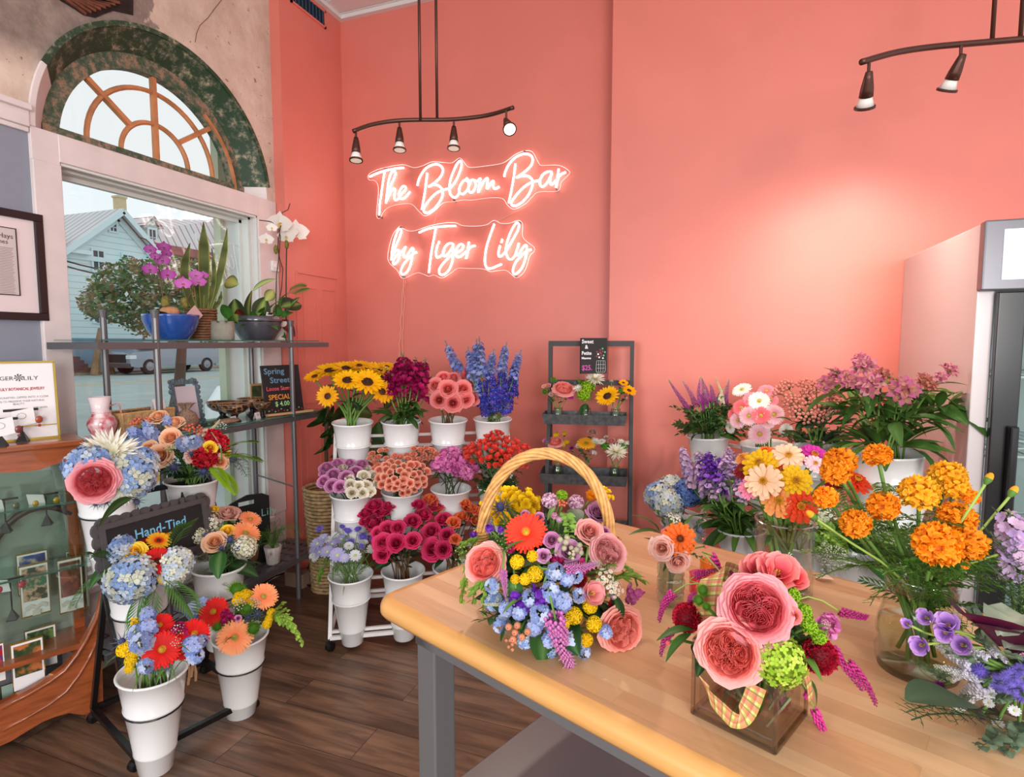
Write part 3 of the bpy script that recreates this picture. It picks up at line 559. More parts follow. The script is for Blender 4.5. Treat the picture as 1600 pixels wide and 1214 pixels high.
for t,pp in ((n1,c1('345,318 262,1022 1440,182 1360,778')+c2('890,110 1355,662')),(n2,c3('325,212 365,1028')+c4('1015,128 958,1022'))):
    for x,y in pp:p=PY(x,y,YN);obj('standoff',MB().tube([(p.x,YN-.004,p.z),(p.x,YB,p.z)],.006,8),M_STEEL,t)
M_WIRE=mat('clear_wire',rgb(236,176,150),.3)
def wob(a,b,n,amp,sd,Y):
    r=random.Random(sd);return [Vector((a.x+(b.x-a.x)*i/n+r.uniform(-amp,amp)*(0 < i < n),Y,a.z+(b.z-a.z)*i/n)) for i in range(n+1)]
tag(obj('cord',MB().tube(wob(PY(629,434,YN),PY(622,560,YN),16,.006,1,YN+.01),.0022,5).tube(wob(PY(631,434,YN),PY(626,560,YN),16,.008,2,YN+.014),.0018,5),M_WIRE),'thin clear power cord hanging from the lower neon sign','cord')
tag(obj('cord',MB().tube(wob(PY(822,322,YN),PY(752,356,YN),6,.003,3,YN+.018),.0014,5).tube(wob(PY(681,332,YN),PY(675,352,YN),3,.001,4,YN+.018),.0014,5),M_WIRE),'thin link cords joining the two lines of the neon sign','cord')
# window lettering: the shop name facing the street, so mirrored from inside (same script, scaled onto the pane)
def mirrored(strokes,x0,x1,y0,y1,sx0,sx1,sy0,sy1):
    mb=MB();Xp=XG-.005
    for s in strokes:
        pts=[]
        for x,y in catmull(s,3):
            u=(x-sx0)/(sx1-sx0);v_=(y-sy0)/(sy1-sy0);pts.append(Vector((Xp,y0+(y1-y0)*(1-u),x0+(x1-x0)*(1-v_))))
        mb.tube(pts,.0026,4)
    return mb
yA=PX(382,400,XG).y;yB_=PX(303,420,XG).y;zA=PX(382,378,XG).z;zB2=PX(382,445,XG).z
mb=mirrored(WORDS2[:7],zB2,zA,yB_-.03,yA+.0,654,790,347,430)
tag(obj('window_lettering',mb,mat('white_vinyl',rgb(236,240,238),.5)),'white script lettering on the shop window, mirrored from inside','lettering')
# =================================================================== helpers for furniture
def frame(o,ex,ey):  # local frame -> 4x4
    ex=Vector(ex).normalized();ey=Vector(ey).normalized();ez=ex.cross(ey)
    return Matrix(((ex.x,ey.x,ez.x,o[0]),(ex.y,ey.y,ez.y,o[1]),(ex.z,ey.z,ez.z,o[2]),(0,0,0,1)))
def hit(x,y,P0,n):
    r=Vector(ray(x,y));P0=Vector(P0);n=Vector(n);c=Vector(_C);return c+r*((P0-c).dot(n)/r.dot(n))
def text_mb(s,size,col,M,align='LEFT',ext=.0006,sx_=1.0,font_space=1.0,bold=0):
    cu=bpy.data.curves.new('t','FONT');cu.body=s;cu.size=size;cu.align_x=align;cu.extrude=0;cu.space_character=font_space;cu.offset=bold;cu.resolution_u=2
    o=bpy.data.objects.new('t',cu);COL.objects.link(o);dg=bpy.context.evaluated_depsgraph_get();me=o.evaluated_get(dg).to_mesh()
    vs=[M @ Vector((v.co.x*sx_,v.co.y,ext)) for v in me.vertices];fs=[tuple(p.vertices) for p in me.polygons]
    mb=MB().add(vs,fs,col) if vs else MB();o.evaluated_get(dg).to_mesh_clear();bpy.data.objects.remove(o);bpy.data.curves.remove(cu);return mb
# ------------------------------------------------------------------- work table
TZ=.92;ta=radians(22.3);tU=Vector((cos(ta),-sin(ta),0));tV=Vector((sin(ta),cos(ta),0));tO=Vector((-.742,1.075,0))
# U runs from the near-left corner along the long front edge, V back
T2=lambda u,v,z=TZ:Vector((tO.x,tO.y,z))+tU*u+tV*v
tbl=thing('work_table',tuple(T2(.9,.35,0)),'large butcher block work table with grey steel legs in the foreground','table')
TL,TW,TT=2.2,.86,.045
# find width so the back edge passes through the photographed line
M_=frame(T2(0,0,TZ),tU,tV)
def slab(x0,y0,x1,y1,z0,z1,r=.05,n=6):
    pts=[]
    for cx,cy,a0 in ((x0+r,y0+r,pi),(x1-r,y0+r,1.5*pi),(x1-r,y1-r,0),(x0+r,y1-r,pi/2)):
        for i in range(n+1):a=a0+pi/2*i/n;pts.append((cx+r*cos(a),cy+r*sin(a)))
    return pts
top_pts=slab(.0,.0,TL,TW,0,0,.055)
inner=slab(.028,.028,TL-.028,TW-.028,0,0,.03)
mb=MB()
prof=[(0.0,-.012),(.002,-.006),(.008,-.002),(.016,0)]
rings=[]
def ring(inset,z):return [Vector((p[0],p[1],z)) for p in slab(inset,inset,TL-inset,TW-inset,0,0,max(.055-inset,.01))]
levels=[(.02,-TT),(.008,-TT+.003),(0,-TT+.014),(0,-.018),(.004,-.008),(.012,-.002),(.028,0)]
vs=[];n=len(ring(0,0))
for ins,z in levels:vs += ring(ins,z)
fs=[(i*n+j,i*n+(j+1) % n,(i+1)*n+(j+1) % n,(i+1)*n+j) for i in range(len(levels)-1) for j in range(n)]
eb=MB().add(vs,fs);mt=MB().add(ring(.028,0),[tuple(range(n))]);bt=MB().add(ring(.02,-TT),[tuple(reversed(range(n)))]);eb.merge(bt)
def local(name,mb,m,parent,M,**k):
    o=obj(name,mb,m,parent,inv=False,**k);o.matrix_parent_inverse=Matrix();o.matrix_local=Matrix.Translation(-parent.location) @ M;return o
local('tabletop',mt,M_BLOCK,tbl,M_);local('edge_moulding',eb,M_MAPLE,tbl,M_,smooth=True)
M_LEG=mat('table_grey_paint',rgb(104,102,102),.45,.1);Mg=frame(T2(0,0,0),tU,tV)
for u,v in ((.105,.05),(TL-.165,.05),(.105,TW-.11),(TL-.165,TW-.11)):local('leg',MB().box((u,v,0),(u+.06,v+.06,TZ-TT)),M_LEG,tbl,Mg,bevel=.004)
local('frame_rail',MB().box((.1,.05,TZ-TT-.05),(TL-.1,.08,TZ-TT)).box((.1,TW-.08,TZ-TT-.05),(TL-.1,TW-.05,TZ-TT)).box((.1,.05,TZ-TT-.05),(.13,TW-.05,TZ-TT)).box((TL-.13,.05,TZ-TT-.05),(TL-.1,TW-.05,TZ-TT)),M_LEG,tbl,Mg)
local('lower_shelf',MB().box((.12,.08,.432),(TL-.12,TW-.08,.45)),mat('shelf_grey',rgb(112,108,110),.4,.1),tbl,Mg,bevel=.004)
# ------------------------------------------------------------------- metal shelf unit by the window
XFs,XBs=-2.3,-2.58
su=thing('shelf_unit',(-2.44,2.3,0),'grey steel shelf unit with glass shelves standing in front of the window','shelf')
for X,Y,zt in ((XFs,2.614,1.62),(XFs,1.79,1.635),(XBs,2.60,1.5),(XBs,1.76,1.64)):
    mb=MB().tube([(X,Y,0),(X,Y,zt)],.0135,10);p=mb.lathe([(.0135,zt-.03),(.019,zt-.004),(.021,zt+.004),(.0,zt+.006)],10,Matrix.Translation((X,Y,0)));obj('post',mb,M_GREYM,su,smooth=False)
SY0,SY1=1.555,2.84
def rails(z,y0,y1,nm='shelf_frame',yend=None):
    mb=MB().box((XFs-.012,y0,z-.034),(XFs+.012,yend or y1,z-.006)).box((XBs-.012,y0,z-.034),(XBs+.012,y1,z-.006)).box((XBs+.012,y0,z-.033),(XFs-.012,y0+.024,z-.007)).box((XBs+.012,y1-.024,z-.033),(XFs-.012,y1,z-.007));return obj(nm,mb,M_GREYM,su)
M_SHG=glass('shelf_glass',(.80,.93,.89),.35)
M_SHE=mat('glass_edge_green',rgb(60,110,100),.15)
def gshelf(z,y0,y1):
    g=obj('glass_shelf',MB().box((XBs+.0,y0,z-.006),(XFs+.01,y1,z+.0)),M_SHG,su);obj('glass_edge',MB().box((XFs+.01,y0,z-.006),(XFs+.013,y1,z)),M_SHE,g,inv=False)
rails(1.507,SY0-.02,SY1,yend=2.93);gshelf(1.513,SY0,SY1)
rails(1.085,1.86,SY1+.03,yend=2.9);gshelf(1.091,SY0+.03,SY1+.04)
rails(.25,1.5,SY1+.03)
mb=MB()
for i in range(6):x=XBs+.02+i*.045;mb.box((x,1.5,.238),(x+.026,SY1,.244))
for i in range(16):y=1.53+i*.085;mb.box((XBs,y,.244),(XFs,y+.05,.248))
obj('lattice_shelf',mb,M_GREYM,su)
obj('cross_brace',MB().tube([(XBs,2.60,.72),(XFs,2.614,.665)],.005,6),M_GREYM,su)
# ------------------------------------------------------------------- buckets
def bucket_mb(H=.36,R=.1025,r=.052):
    mb=MB();w=lambda z:r+(R-r)*z/H
    pr=[(0,0),(r*.92,0),(r,.006),(w(.075),.075),(w(.08)+.002,.078),(w(.085),.082),(w(.235),.235),(w(.238)+.0035,.239),(w(.245)+.0035,.245),(w(.25),.249),(w(H-.012),H-.012),(R+.004,H-.008),(R+.006,H-.003),(R+.003,H+.001),(R-.003,H-.001),(w(H-.02)-.003,H-.02),(w(H-.12)-.003,H-.12),(0,H-.12)]
    return mb.lathe(pr,32)
BKM=bucket_mb().mesh('bucket',M_BUCKET,True);BKM2=bucket_mb(.34,.118,.08).mesh('bucket',M_BUCKET,True)
BK={}
def bucket(key,rim,label,tilt=(0,0),group='white flower buckets',R=.1025,H=.36,me=None):
    ax=Vector((tilt[0],tilt[1],1)).normalized();o=bpy.data.objects.new('flower_bucket',me or BKM);COL.objects.link(o)
    q=ax.to_track_quat('Z','Y');base=Vector(rim)-ax*H;o.matrix_world=Matrix.Translation(base) @ q.to_matrix().to_4x4()
    tag(o,label,'bucket',group);BK[key]=(Vector(rim),ax,R);return o
def caster(parent,p,m):
    p=Vector(p);mb=MB().tube([p+Vector((0,0,.03)),p+Vector((0,0,.062))],.006,6);Mx=Matrix.Translation(p+Vector((.0,0,.022))) @ Matrix.Rotation(pi/2,4,'Y')
    mb.lathe([(0,-.012),(.02,-.012),(.022,0),(.02,.012),(0,.012)],12,Mx);mb.lathe([(0,.016),(.02,.016),(.02,.013)],10,Mx).lathe([(0,-.016),(.02,-.016),(.02,-.013)],10,Mx);return obj('caster',mb,m,parent)
# ---- white easel rack, four buckets in each of three tiers
ra=radians(31);rA=Vector((-1.755,2.2,0));rU=Vector((cos(ra),sin(ra),0));rV=Vector((-sin(ra),cos(ra),0));ZZ=Vector((0,0,1))
RW=lambda s,t,z:rA+rU*s+rV*t+ZZ*z
def easel(origin,U,V,L,D,Ht,m,name,label,rails_z,rings,bw=.018,cast=True):
    t=thing(name,tuple(origin+U*L/2),label,'rack');O=lambda s,tt,z:origin+U*s+V*tt+ZZ*z
    for s in (0,L):obj('side_frame',MB().bar(O(s,0,.06),O(s,D,Ht),bw,bw,V).bar(O(s,D,.06),O(s,D,Ht*.62),bw,bw,V).bar(O(s,0,.065),O(s,D,.065),bw,bw).bar(O(s,.02,.08),O(s,D,Ht*.6),bw*.7,bw*.7,V),m,t)
    for tt in (0,D):obj('base_rail',MB().bar(O(0,tt,.065),O(L,tt,.065),bw,bw),m,t)
    obj('base_rail',MB().bar(O(.01,.012,.09),O(L-.01,.012,.09),bw*.8,bw*.8),m,t)
    for z in rails_z:obj('cross_rail',MB().bar(O(0,D*z/Ht,z),O(L,D*z/Ht,z),bw*.8,bw*.8),m,t)
    if cast:
        for s in (0.0,L):
            for tt in (0.0,D):caster(t,O(s,tt,0),M_BLACKM)
    for (rim,ax,R) in rings:  # wire hoop that carries each bucket
        c=rim-ax*.125;q=ax.to_track_quat('Z','Y').to_matrix();rr=R*.835+.004
        pts=[c+q @ Vector((rr*cos(a),rr*sin(a),0)) for a in [2*pi*i/24 for i in range(24)]]
        tt=D*c.z/Ht;s=(c-origin).dot(U);mb=MB().tube(pts,.0035,6,closed=True)
        for ds in (-.03,.03):mb.tube([O(s+ds,tt,c.z),c+U*ds+V*rr*.92],.003,5)
        obj('hoop',mb,m,t)
    return t
rw_label={'lo':'bottom','mi':'middle','to':'top'}
WL=['first from the left','second from the left','third from the left','rightmost']
for row,z,t in (('lo',.385,-.01),('mi',.745,.14),('to',1.085,.29)):
    for i,s in enumerate((.105,.355,.605,.85)):
        bucket('%s%d' % (row,i),RW(s,t,z),'white cone bucket on the white rack, %s row, %s' % (rw_label[row],WL[i]),tuple((-rV*.07)[:2]))
easel(rA,rU,rV,.96,.44,1.0,M_WHITEM,'flower_rack','white metal easel rack holding three rows of buckets left of the table',(.24,.3,.42,.50,.62,.66,.78,.86,.93,.985),[BK[r+str(i)] for r in ('lo','mi','to') for i in range(4)])
# ---- black rolling rack, lower left
kA=Vector((-1.885,1.316,0));kU=Vector((.297,.955,0));kV=Vector((-.955,.297,0)).normalized()
kt=thing('flower_rack',tuple(kA),'black rolling metal easel rack with six white buckets, lower left','rack')
KO=lambda s,t,z:kA+kU*s+kV*t+ZZ*z
KL=.43
for s in (0,KL):
    obj('side_frame',MB().bar(KO(s,0,.05),KO(s,.35,.93),.02,.02,kV).bar(KO(s,.44,.05),KO(s,.22,.60),.018,.018,kV).bar(KO(s,0,.05),KO(s,.44,.05),.02,.02),M_BLACKM,kt)
    for z in (.36,.66):obj('bracket',MB().bar(KO(s,.35*z/.93-.01,z),KO(s+(.05 if s == 0 else -.05),.35*z/.93-.03,z),.022,.026),M_BLACKM,kt)
for t,z in ((0,.05),(.44,.05),(.31,.83),(.34,.91)):obj('cross_rail',MB().bar(KO(0,t,z),KO(KL,t,z),.02,.02),M_BLACKM,kt)
for s in (0,KL):
    for t in (0.02,.44):caster(kt,KO(s,t,-.01) if t else KO(s,t,0),M_BLACKM)
for key,x,y,d,lab in (('kTL',168,748,2.06,'upper left, partly behind the scalloped board'),('kTR',300,748,2.42,'upper right beside the window'),('kML',217,902,2.08,'middle left'),('kMR',342,882,2.36,'middle right'),('kLL',239,1046,1.90,'bottom left, nearest the camera'),('kLR',375,990,2.28,'bottom right')):
    c=PD(x,y,d);o=bucket(key,c,'white cone bucket on the black rack, '+lab,tuple((-kV*.05)[:2]),'buckets on the black rack')
    q=BK[key][1];cc=c-q*.125;rr=.0895;qq=q.to_track_quat('Z','Y').to_matrix()
    obj('hoop',MB().tube([cc+qq @ Vector((rr*cos(a),rr*sin(a),0)) for a in [2*pi*i/24 for i in range(24)]],.0028,6,closed=True).tube([cc+kV*rr,cc+kV*(rr+.05)],.0028,5),M_BLACKM,kt)
# ---- right rack by the fridge
for key,x,y,d,me,R,lab in (('rT0',1107,680,2.88,None,.1025,'top row, leftmost, by the pink wall'),('rT1',1193,692,2.66,None,.1025,'top row, second from the left'),('rT2',1277,697,2.42,None,.1025,'top row, third from the left'),('rT3',1386,706,2.12,BKM2,.118,'top row, widest, beside the fridge'),
                          ('rL0',1068,815,2.68,None,.1025,'lower row, leftmost'),('rL1',1158,824,2.50,None,.1025,'lower row, second from the left'),('rL2',1258,846,2.22,None,.1025,'lower row, behind the glass vase'),('rL3',1348,862,2.02,BKM2,.118,'lower row, nearest the fridge')):
    bucket(key,PD(x,y,d),'white enamel bucket on the right-hand white rack, '+lab,(-.05,-.04),'buckets on the right-hand rack',R,.34 if me else .36,me)
a0=BK['rT0'][0];a1=BK['rT3'][0];qU=(a1-a0);qU.z=0;qL=qU.length;qU.normalize();qV=Vector((-qU.y,qU.x,0))
qO=a0-qU*.13+qV*.16;qO.z=0;qO -= qV*.44
easel(qO,qU,qV,qL+.22,.4,1.0,M_WHITEM,'flower_rack','white metal rack of buckets on the right between table and fridge',(.3,.42,.62,.7,.9,.98),[BK[k] for k in ('rT0','rT1','rT2','rL0','rL1','rL2')],cast=False)
# ------------------------------------------------------------------- small black ladder stand with galvanised trays
M_GALV=mat('galvanised_tin',rgb(96,96,98),.5,.6,var=.25,vscale=45);M_BWOOD=mat('dark_stained_wood',rgb(40,34,34),.5)
ls=thing('ladder_stand',(-.69,3.05,0),'narrow black wooden ladder stand with galvanised trays against pink wall','stand')
lU=Vector((.985,.17,0)).normalized();lV=Vector((-lU.y,lU.x,0));lO=Vector((-.917,3.13,0))
LO=lambda s,t,z:lO+lU*s+lV*t+ZZ*z
LW=.455
for s in (0,LW):obj('side_frame',MB().bar(LO(s,0,1.505),LO(s,0,.0),.022,.028,lV).bar(LO(s,-.015,1.25),LO(s,-.34,0),.02,.028,lV),M_BWOOD,ls)
obj('cross_rail',MB().bar(LO(-.01,0,1.495),LO(LW+.01,0,1.495),.024,.03),M_BWOOD,ls);obj('cross_rail',MB().bar(LO(0,0,1.275),LO(LW,0,1.275),.022,.028),M_BWOOD,ls)
TR=[]
def tray(z,dep,wid):
    mb=MB();x0,x1=(LW-wid)/2-.02,(LW+wid)/2-.03;y0,y1=-.02-dep,-.02;h=.055;fl=.012
    a=[(x0,y0),(x1,y0),(x1,y1),(x0,y1)];b=[(x0-fl,y0-fl),(x1+fl,y0-fl),(x1+fl,y1+fl*0),(x0-fl,y1+fl*0)]
    vs=[LO(*p,z) for p in a]+[LO(*p,z+h) for p in b]+[LO(p[0]+(.004 if i in (0,3) else -.004),p[1]+(.004 if i < 2 else -.004),z+.004) for i,p in enumerate(a)]+[LO(p[0]+(.004 if i in (0,3) else -.004),p[1]+(.004 if i < 2 else -.004),z+h) for i,p in enumerate(b)]
    fs=[(3,2,1,0),(8,9,10,11)]+[(i,(i+1) % 4,4+(i+1) % 4,4+i) for i in range(4)]+[(4+i,4+(i+1) % 4,12+(i+1) % 4,12+i) for i in range(4)]+[(12+i,12+(i+1) % 4,8+(i+1) % 4,8+i) for i in range(4)]
    mb.add(vs,fs);obj('tray',mb,M_GALV,ls);TR.append(z)
tray(1.06,.17,.44);tray(.74,.2,.46);tray(.44,.22,.47)
# ------------------------------------------------------------------- glass-door flower fridge
fx0,fx1,fy0,fy1,fh=.82,1.9,2.41,3.297,1.905
fr=thing('display_fridge',((fx0+fx1)/2,(fy0+fy1)/2,0),'tall white display fridge with black framed glass door on the right','fridge')
M_FR=mat('fridge_white',rgb(216,204,204),.28,coat=.3);M_FB=mat('fridge_black',rgb(26,25,27),.22)
t_=.05
obj('cabinet_body',MB().box((fx0,fy0+.005,.06),(fx0+t_,fy1,fh)).box((fx1-t_,fy0+.005,.06),(fx1,fy1,fh)).box((fx0+t_,fy1-t_,.06),(fx1-t_,fy1-.002,fh-.002)).box((fx0+t_,fy0+.007,fh-t_),(fx1-t_,fy1-t_,fh-.002)).box((fx0+.004,fy0+.008,.0),(fx1-.004,fy1-.004,.055)).box((fx0+t_,fy0+.007,.055),(fx1-t_,fy1-t_,.2)),M_FR,fr,bevel=.004)
zs0=1.675
obj('sign_box',MB().box((fx0-.003,fy0-.035,zs0),(fx1,fy0+.01,fh+.004)),mat('fridge_grey_trim',rgb(112,110,116),.3,.4),fr,bevel=.006)
obj('lit_sign',MB().box((fx0+.05,fy0-.04,zs0+.035),(fx1-.05,fy0-.034,fh-.03)),mat('lit_sign_panel',rgb(230,232,246),.4,emit=(.86,.87,1),es=.75),fr)
dx0=fx0+.05
d_=obj('door_frame',MB().box((dx0,fy0-.03,.2),(dx0+.075,fy0,zs0-.005)).box((fx1-.1,fy0-.03,.2),(fx1-.02,fy0,zs0-.005)).box((dx0+.075,fy0-.029,zs0-.08),(fx1-.1,fy0-.001,zs0-.006)).box((dx0+.075,fy0-.029,.2),(fx1-.1,fy0-.001,.3)),M_FB,fr,bevel=.004)
obj('door_handle',MB().box((dx0+.045,fy0-.06,.75),(dx0+.07,fy0-.028,1.22)),M_FB,d_,bevel=.006,inv=False)
obj('door_pane',MB().box((dx0+.07,fy0-.018,.3),(fx1-.1,fy0-.012,zs0-.08)),glass('fridge_glass',(.90,.95,.94),.08,edge=.4),fr)
obj('liner',MB().box((fx0+t_,fy1-t_-.01,.2),(fx1-t_,fy1-t_,fh-t_)).box((fx0+t_,fy0+.02,.2),(fx0+t_+.006,fy1-t_,fh-t_)).box((fx1-t_-.006,fy0+.02,.2),(fx1-t_,fy1-t_,fh-t_)).box((fx0+t_,fy0+.02,.2),(fx1-t_,fy1-t_,.21)),mat('fridge_liner',rgb(196,204,204),.4),fr)
M_WIREW=mat('white_wire',rgb(226,232,232),.3)
for z in (.38,.72,1.1,1.38):
    mb=MB()
    for i in range(20):x=fx0+.07+i*.048;mb.tube([(x,fy0+.05,z),(x,fy1-.08,z)],.003,4)
    for y in (fy0+.05,fy0+.25,fy0+.45,fy1-.08):mb.tube([(fx0+.06,y,z),(fx1-.06,y,z)],.005,5)
    obj('wire_shelf',mb,M_WIREW,fr)
mb=MB()
for i in range(26):mb.ball((fx0+.10,fy0+.05,.35+i*.05),.004,6,4)
obj('led_strip',mb,mat('led_white',(1,1,1),.4,emit=(.9,.96,1),es=3),fr)
# ------------------------------------------------------------------- track lights
M_GU=mat('lamp_white',rgb(238,232,226),.4)
def bulb_mat(name,lit):
    return mat(name,(1,.95,.85),.4,emit=(1,.86,.62),es=7 if lit else .25)
M_LIT=bulb_mat('lamp_lit',True);M_UNLIT=bulb_mat('lamp_dim',False)
def track(pts,rods,heads,label,d):
    P=[PD(x,y,dd) for x,y,dd in pts];c=PD(rods[0][0],rods[0][1],rods[0][2])
    t=thing('track_light',(c.x,c.y,HC),label,'ceiling light')
    cm=[Vector((0,0,0))];out=[]
    for i in range(len(P)-1):
        a=P[max(0,i-1)];b=P[i];e=P[i+1];f=P[min(len(P)-1,i+2)]
        for k in range(6):q=k/6;out.append(.5*((2*b)+(e-a)*q+(2*a-5*b+4*e-f)*q*q+(3*b-a-3*e+f)*q**3))
    out.append(P[-1]);obj('track_bar',MB().tube(out,.0105,10),M_BRONZE,t,smooth=True)
    for x,y,dd in rods:p=PD(x,y,dd);obj('hanging_rod',MB().tube([p,(p.x,p.y,HC)],.0075,8),M_BRONZE,t,smooth=True)
    cc=PD(*rods[0]);obj('ceiling_plate',MB().lathe([(0,HC-.03),(.05,HC-.03),(.06,HC-.01),(.06,HC)],20,Matrix.Translation((cc.x+.03,cc.y,0))),M_BRONZE,t)
    for (x,y,dd,aim,lit,pw) in heads:
        a=PD(x,y,dd);a.z -= .008;kn=a-ZZ*.045;aim=Vector(aim);dr=(aim-kn).normalized()
        obj('swivel_arm',MB().tube([a+ZZ*.01,kn],.0055,8).ball(kn,.01,8,6),M_BRONZE,t)
        q=dr.to_track_quat('Z','Y').to_matrix().to_4x4();M=Matrix.Translation(kn) @ q
        hd=obj('lamp_head',MB().lathe([(0,-.022),(.011,-.02),(.015,.0),(.021,.035),(.023,.06),(.019,.06)],14,M),M_BRONZE,t,smooth=True)
        obj('lamp_socket',MB().lathe([(.019,.055),(.022,.07),(.03,.093),(.026,.093)],14,M),M_GU,hd,smooth=True,inv=False)
        obj('lamp_ring',MB().lathe([(.029,.089),(.034,.091),(.034,.098),(.028,.098)],16,M),M_BRONZE,hd,inv=False)
        obj('bulb',MB().lathe([(0,.098),(.028,.097),(.028,.09)],14,M),M_LIT if lit else M_UNLIT,hd,inv=False)
        if pw:
            l=bpy.data.lights.new('spot_light','SPOT');l.energy=pw;l.spot_size=radians(120);l.spot_blend=1;l.shadow_soft_size=.03;l.color=(1,.86,.70)
            lo=bpy.data.objects.new('spot_light',l);COL.objects.link(lo);lo.location=kn+dr*.11;lo.rotation_euler=dr.to_track_quat('-Z','Y').to_euler()
track([(552,205,2.8),(585,194,2.86),(630,188,2.9),(700,187,2.92),(745,183,2.9),(775,177,2.86),(802,168,2.8)],[(657,188,2.9),(683,187,2.92)],
      [(556,204,2.81,PD(557,520,2.75),False,0),(624,189,2.9,PD(626,520,2.85),False,0),(709,187,2.92,PD(706,520,2.85),False,0),(791,172,2.82,PD(838,300,2.35),True,60)],'bronze four-lamp track light hanging above the neon sign',2.9)
track([(1346,97,1.95),(1400,82,2.0),(1460,73,2.02),(1540,66,2.0),(1610,60,1.97)],[(1550,66,2.0),(1594,62,1.98)],
      [(1358,97,1.96,PD(1312,480,2.5),True,34),(1502,70,2.01,PD(1330,470,2.6),True,32)],'bronze track light at upper right with two glowing lamps in view',2.0)
# ------------------------------------------------------------------- framed text on the grey wall
M_FRAME=mat('black_picture_frame',rgb(36,26,28),.35);M_MAT=mat('mount_board',rgb(236,220,220),.6)
xf=XW+.02;pf=[PX(67,334,xf),PX(67,502,xf),PX(-60,496,xf),PX(-60,310,xf)];yr=pf[0].y;zt=PX(67,336,xf).z;zb=PX(67,501,xf).z;yl=yr-.5
pt=thing('picture_frame',(XW,yr-.25,zb),'black framed printed text in a wide pale mount on the grey wall','picture')
obj('frame',MB().box((XW,yl,zt-.03),(xf,yr,zt)).box((XW,yl,zb),(xf,yr,zb+.03)).box((XW,yr-.03,zb+.03),(xf,yr,zt-.03)).box((XW,yl,zb+.03),(xf,yl+.03,zt-.03)),M_FRAME,pt,bevel=.002)
obj('mount',MB().box((XW+.002,yl+.03,zb+.03),(XW+.008,yr-.03,zt-.03)),M_MAT,pt)
iy=PX(29,420,XW+.01).y;iz1=PX(29,358,XW+.01).z;iz0=PX(29,462,XW+.01).z;il=iy-.26
pg=obj('printed_page',MB().box((XW+.008,il,iz0),(XW+.010,iy,iz1)),mat('page',rgb(214,200,198),.7),pt)
obj('page_border',MB().box((XW+.009,il,iz1-.003),(XW+.0125,iy,iz1)).box((XW+.009,il,iz0),(XW+.0125,iy,iz0+.003)).box((XW+.009,iy-.003,iz0),(XW+.0125,iy,iz1)).box((XW+.009,il,iz0),(XW+.0125,il+.003,iz1)),M_FRAME,pt)
Mt=lambda y,z:frame((XW+.0105,y,z),(0,1,0),(0,0,1))
dk=rgb(70,60,62);tm=MB()
tm.merge(text_mb('Hays',.026,dk,Mt(iy-.012,iz1-.042),'RIGHT'));tm.merge(text_mb('Times',.026,dk,Mt(iy-.03,iz1-.062),'RIGHT')) if False else tm.merge(text_mb('mes',.024,dk,Mt(iy-.03,iz1-.064),'RIGHT'))
for i in range(30):z=iz1-.08-i*.0062;tm.add([Vector((XW+.011,il+.01,z)),Vector((XW+.011,iy-.014-.008*((i*7) % 5)/5,z)),Vector((XW+.011,iy-.014-.008*((i*7) % 5)/5,z+.0016)),Vector((XW+.011,il+.01,z+.0016))],[(0,1,2,3)],rgb(130,118,118))
obj('lettering',tm,M_PRINT,pt)
# thermostat
p=PX(429,416,XW+.02);t=thing('thermostat',(XW,p.y,p.z),'small white thermostat dial on the white window casing','thermostat')
obj('base_plate',MB().box((XW+.014,p.y-.028,p.z-.032),(XW+.032,p.y+.028,p.z+.032)),M_PAPER,t,bevel=.004);obj('dial',MB().lathe([(0,.006),(.012,.006),(.014,.002),(.014,0)],16,frame((XW+.032,p.y,p.z),(0,1,0),(0,0,1))),M_PAPER,t)
# =================================================================== flower heads, built once per kind and colour (axis +Z, radius 1)
def lerp3(a,b,t):t=max(0,min(1,t));return tuple(a[i]+(b[i]-a[i])*t for i in range(3))
def jit(c,r,k=.08):q=1+r.uniform(-k,k);return tuple(min(1,v*q) for v in c)
def flat_petal(mb,az,r0,L,Wd,elev,curl,c0,c1,nu=2,nv=4,p=.6,z0=0,cup=.1,tipw=0,wave=0,rr=None,c2=None):
    """petal growing outwards from radius r0 at azimuth az; elev = start angle above the plane, curl = angle change to the tip"""
    vs=[];cs=[];rad=r0;z=z0;ca,sa=cos(az),sin(az)
    for j in range(nv+1):
        v=j/nv;a=elev+curl*v
        if j:rad += L/nv*cos(a);z += L/nv*sin(a)
        w=Wd*(sin(pi*min(1,(v**p)*.97+.03))**.7 if tipw == 0 else (1-(1-v)**2)*(1 if v < .85 else tipw+(1-tipw)*(1-v)/.15))+.02*Wd
        for i in range(-1,2) if nu == 2 else [-1+2*k/nu for k in range(nu+1)]:
            x=i*w;zz=z+cup*abs(i)*w*(1 if elev < 1.2 else .5)
            if wave:zz += wave*Wd*sin(i*4+v*5+az*3)*v
            rx=rad-abs(i)*.12*w
            vs.append((rx*ca-x*sa,rx*sa+x*ca,zz));c=lerp3(c0,c1,v)
            if c2 and abs(i) > .5:c=lerp3(c,c2,.7*v)
            cs.append(c)
    m=nu+1;fs=[(j*m+i,j*m+i+1,(j+1)*m+i+1,(j+1)*m+i) for j in range(nv) for i in range(nu)]
    mb.add(vs,fs,cs)
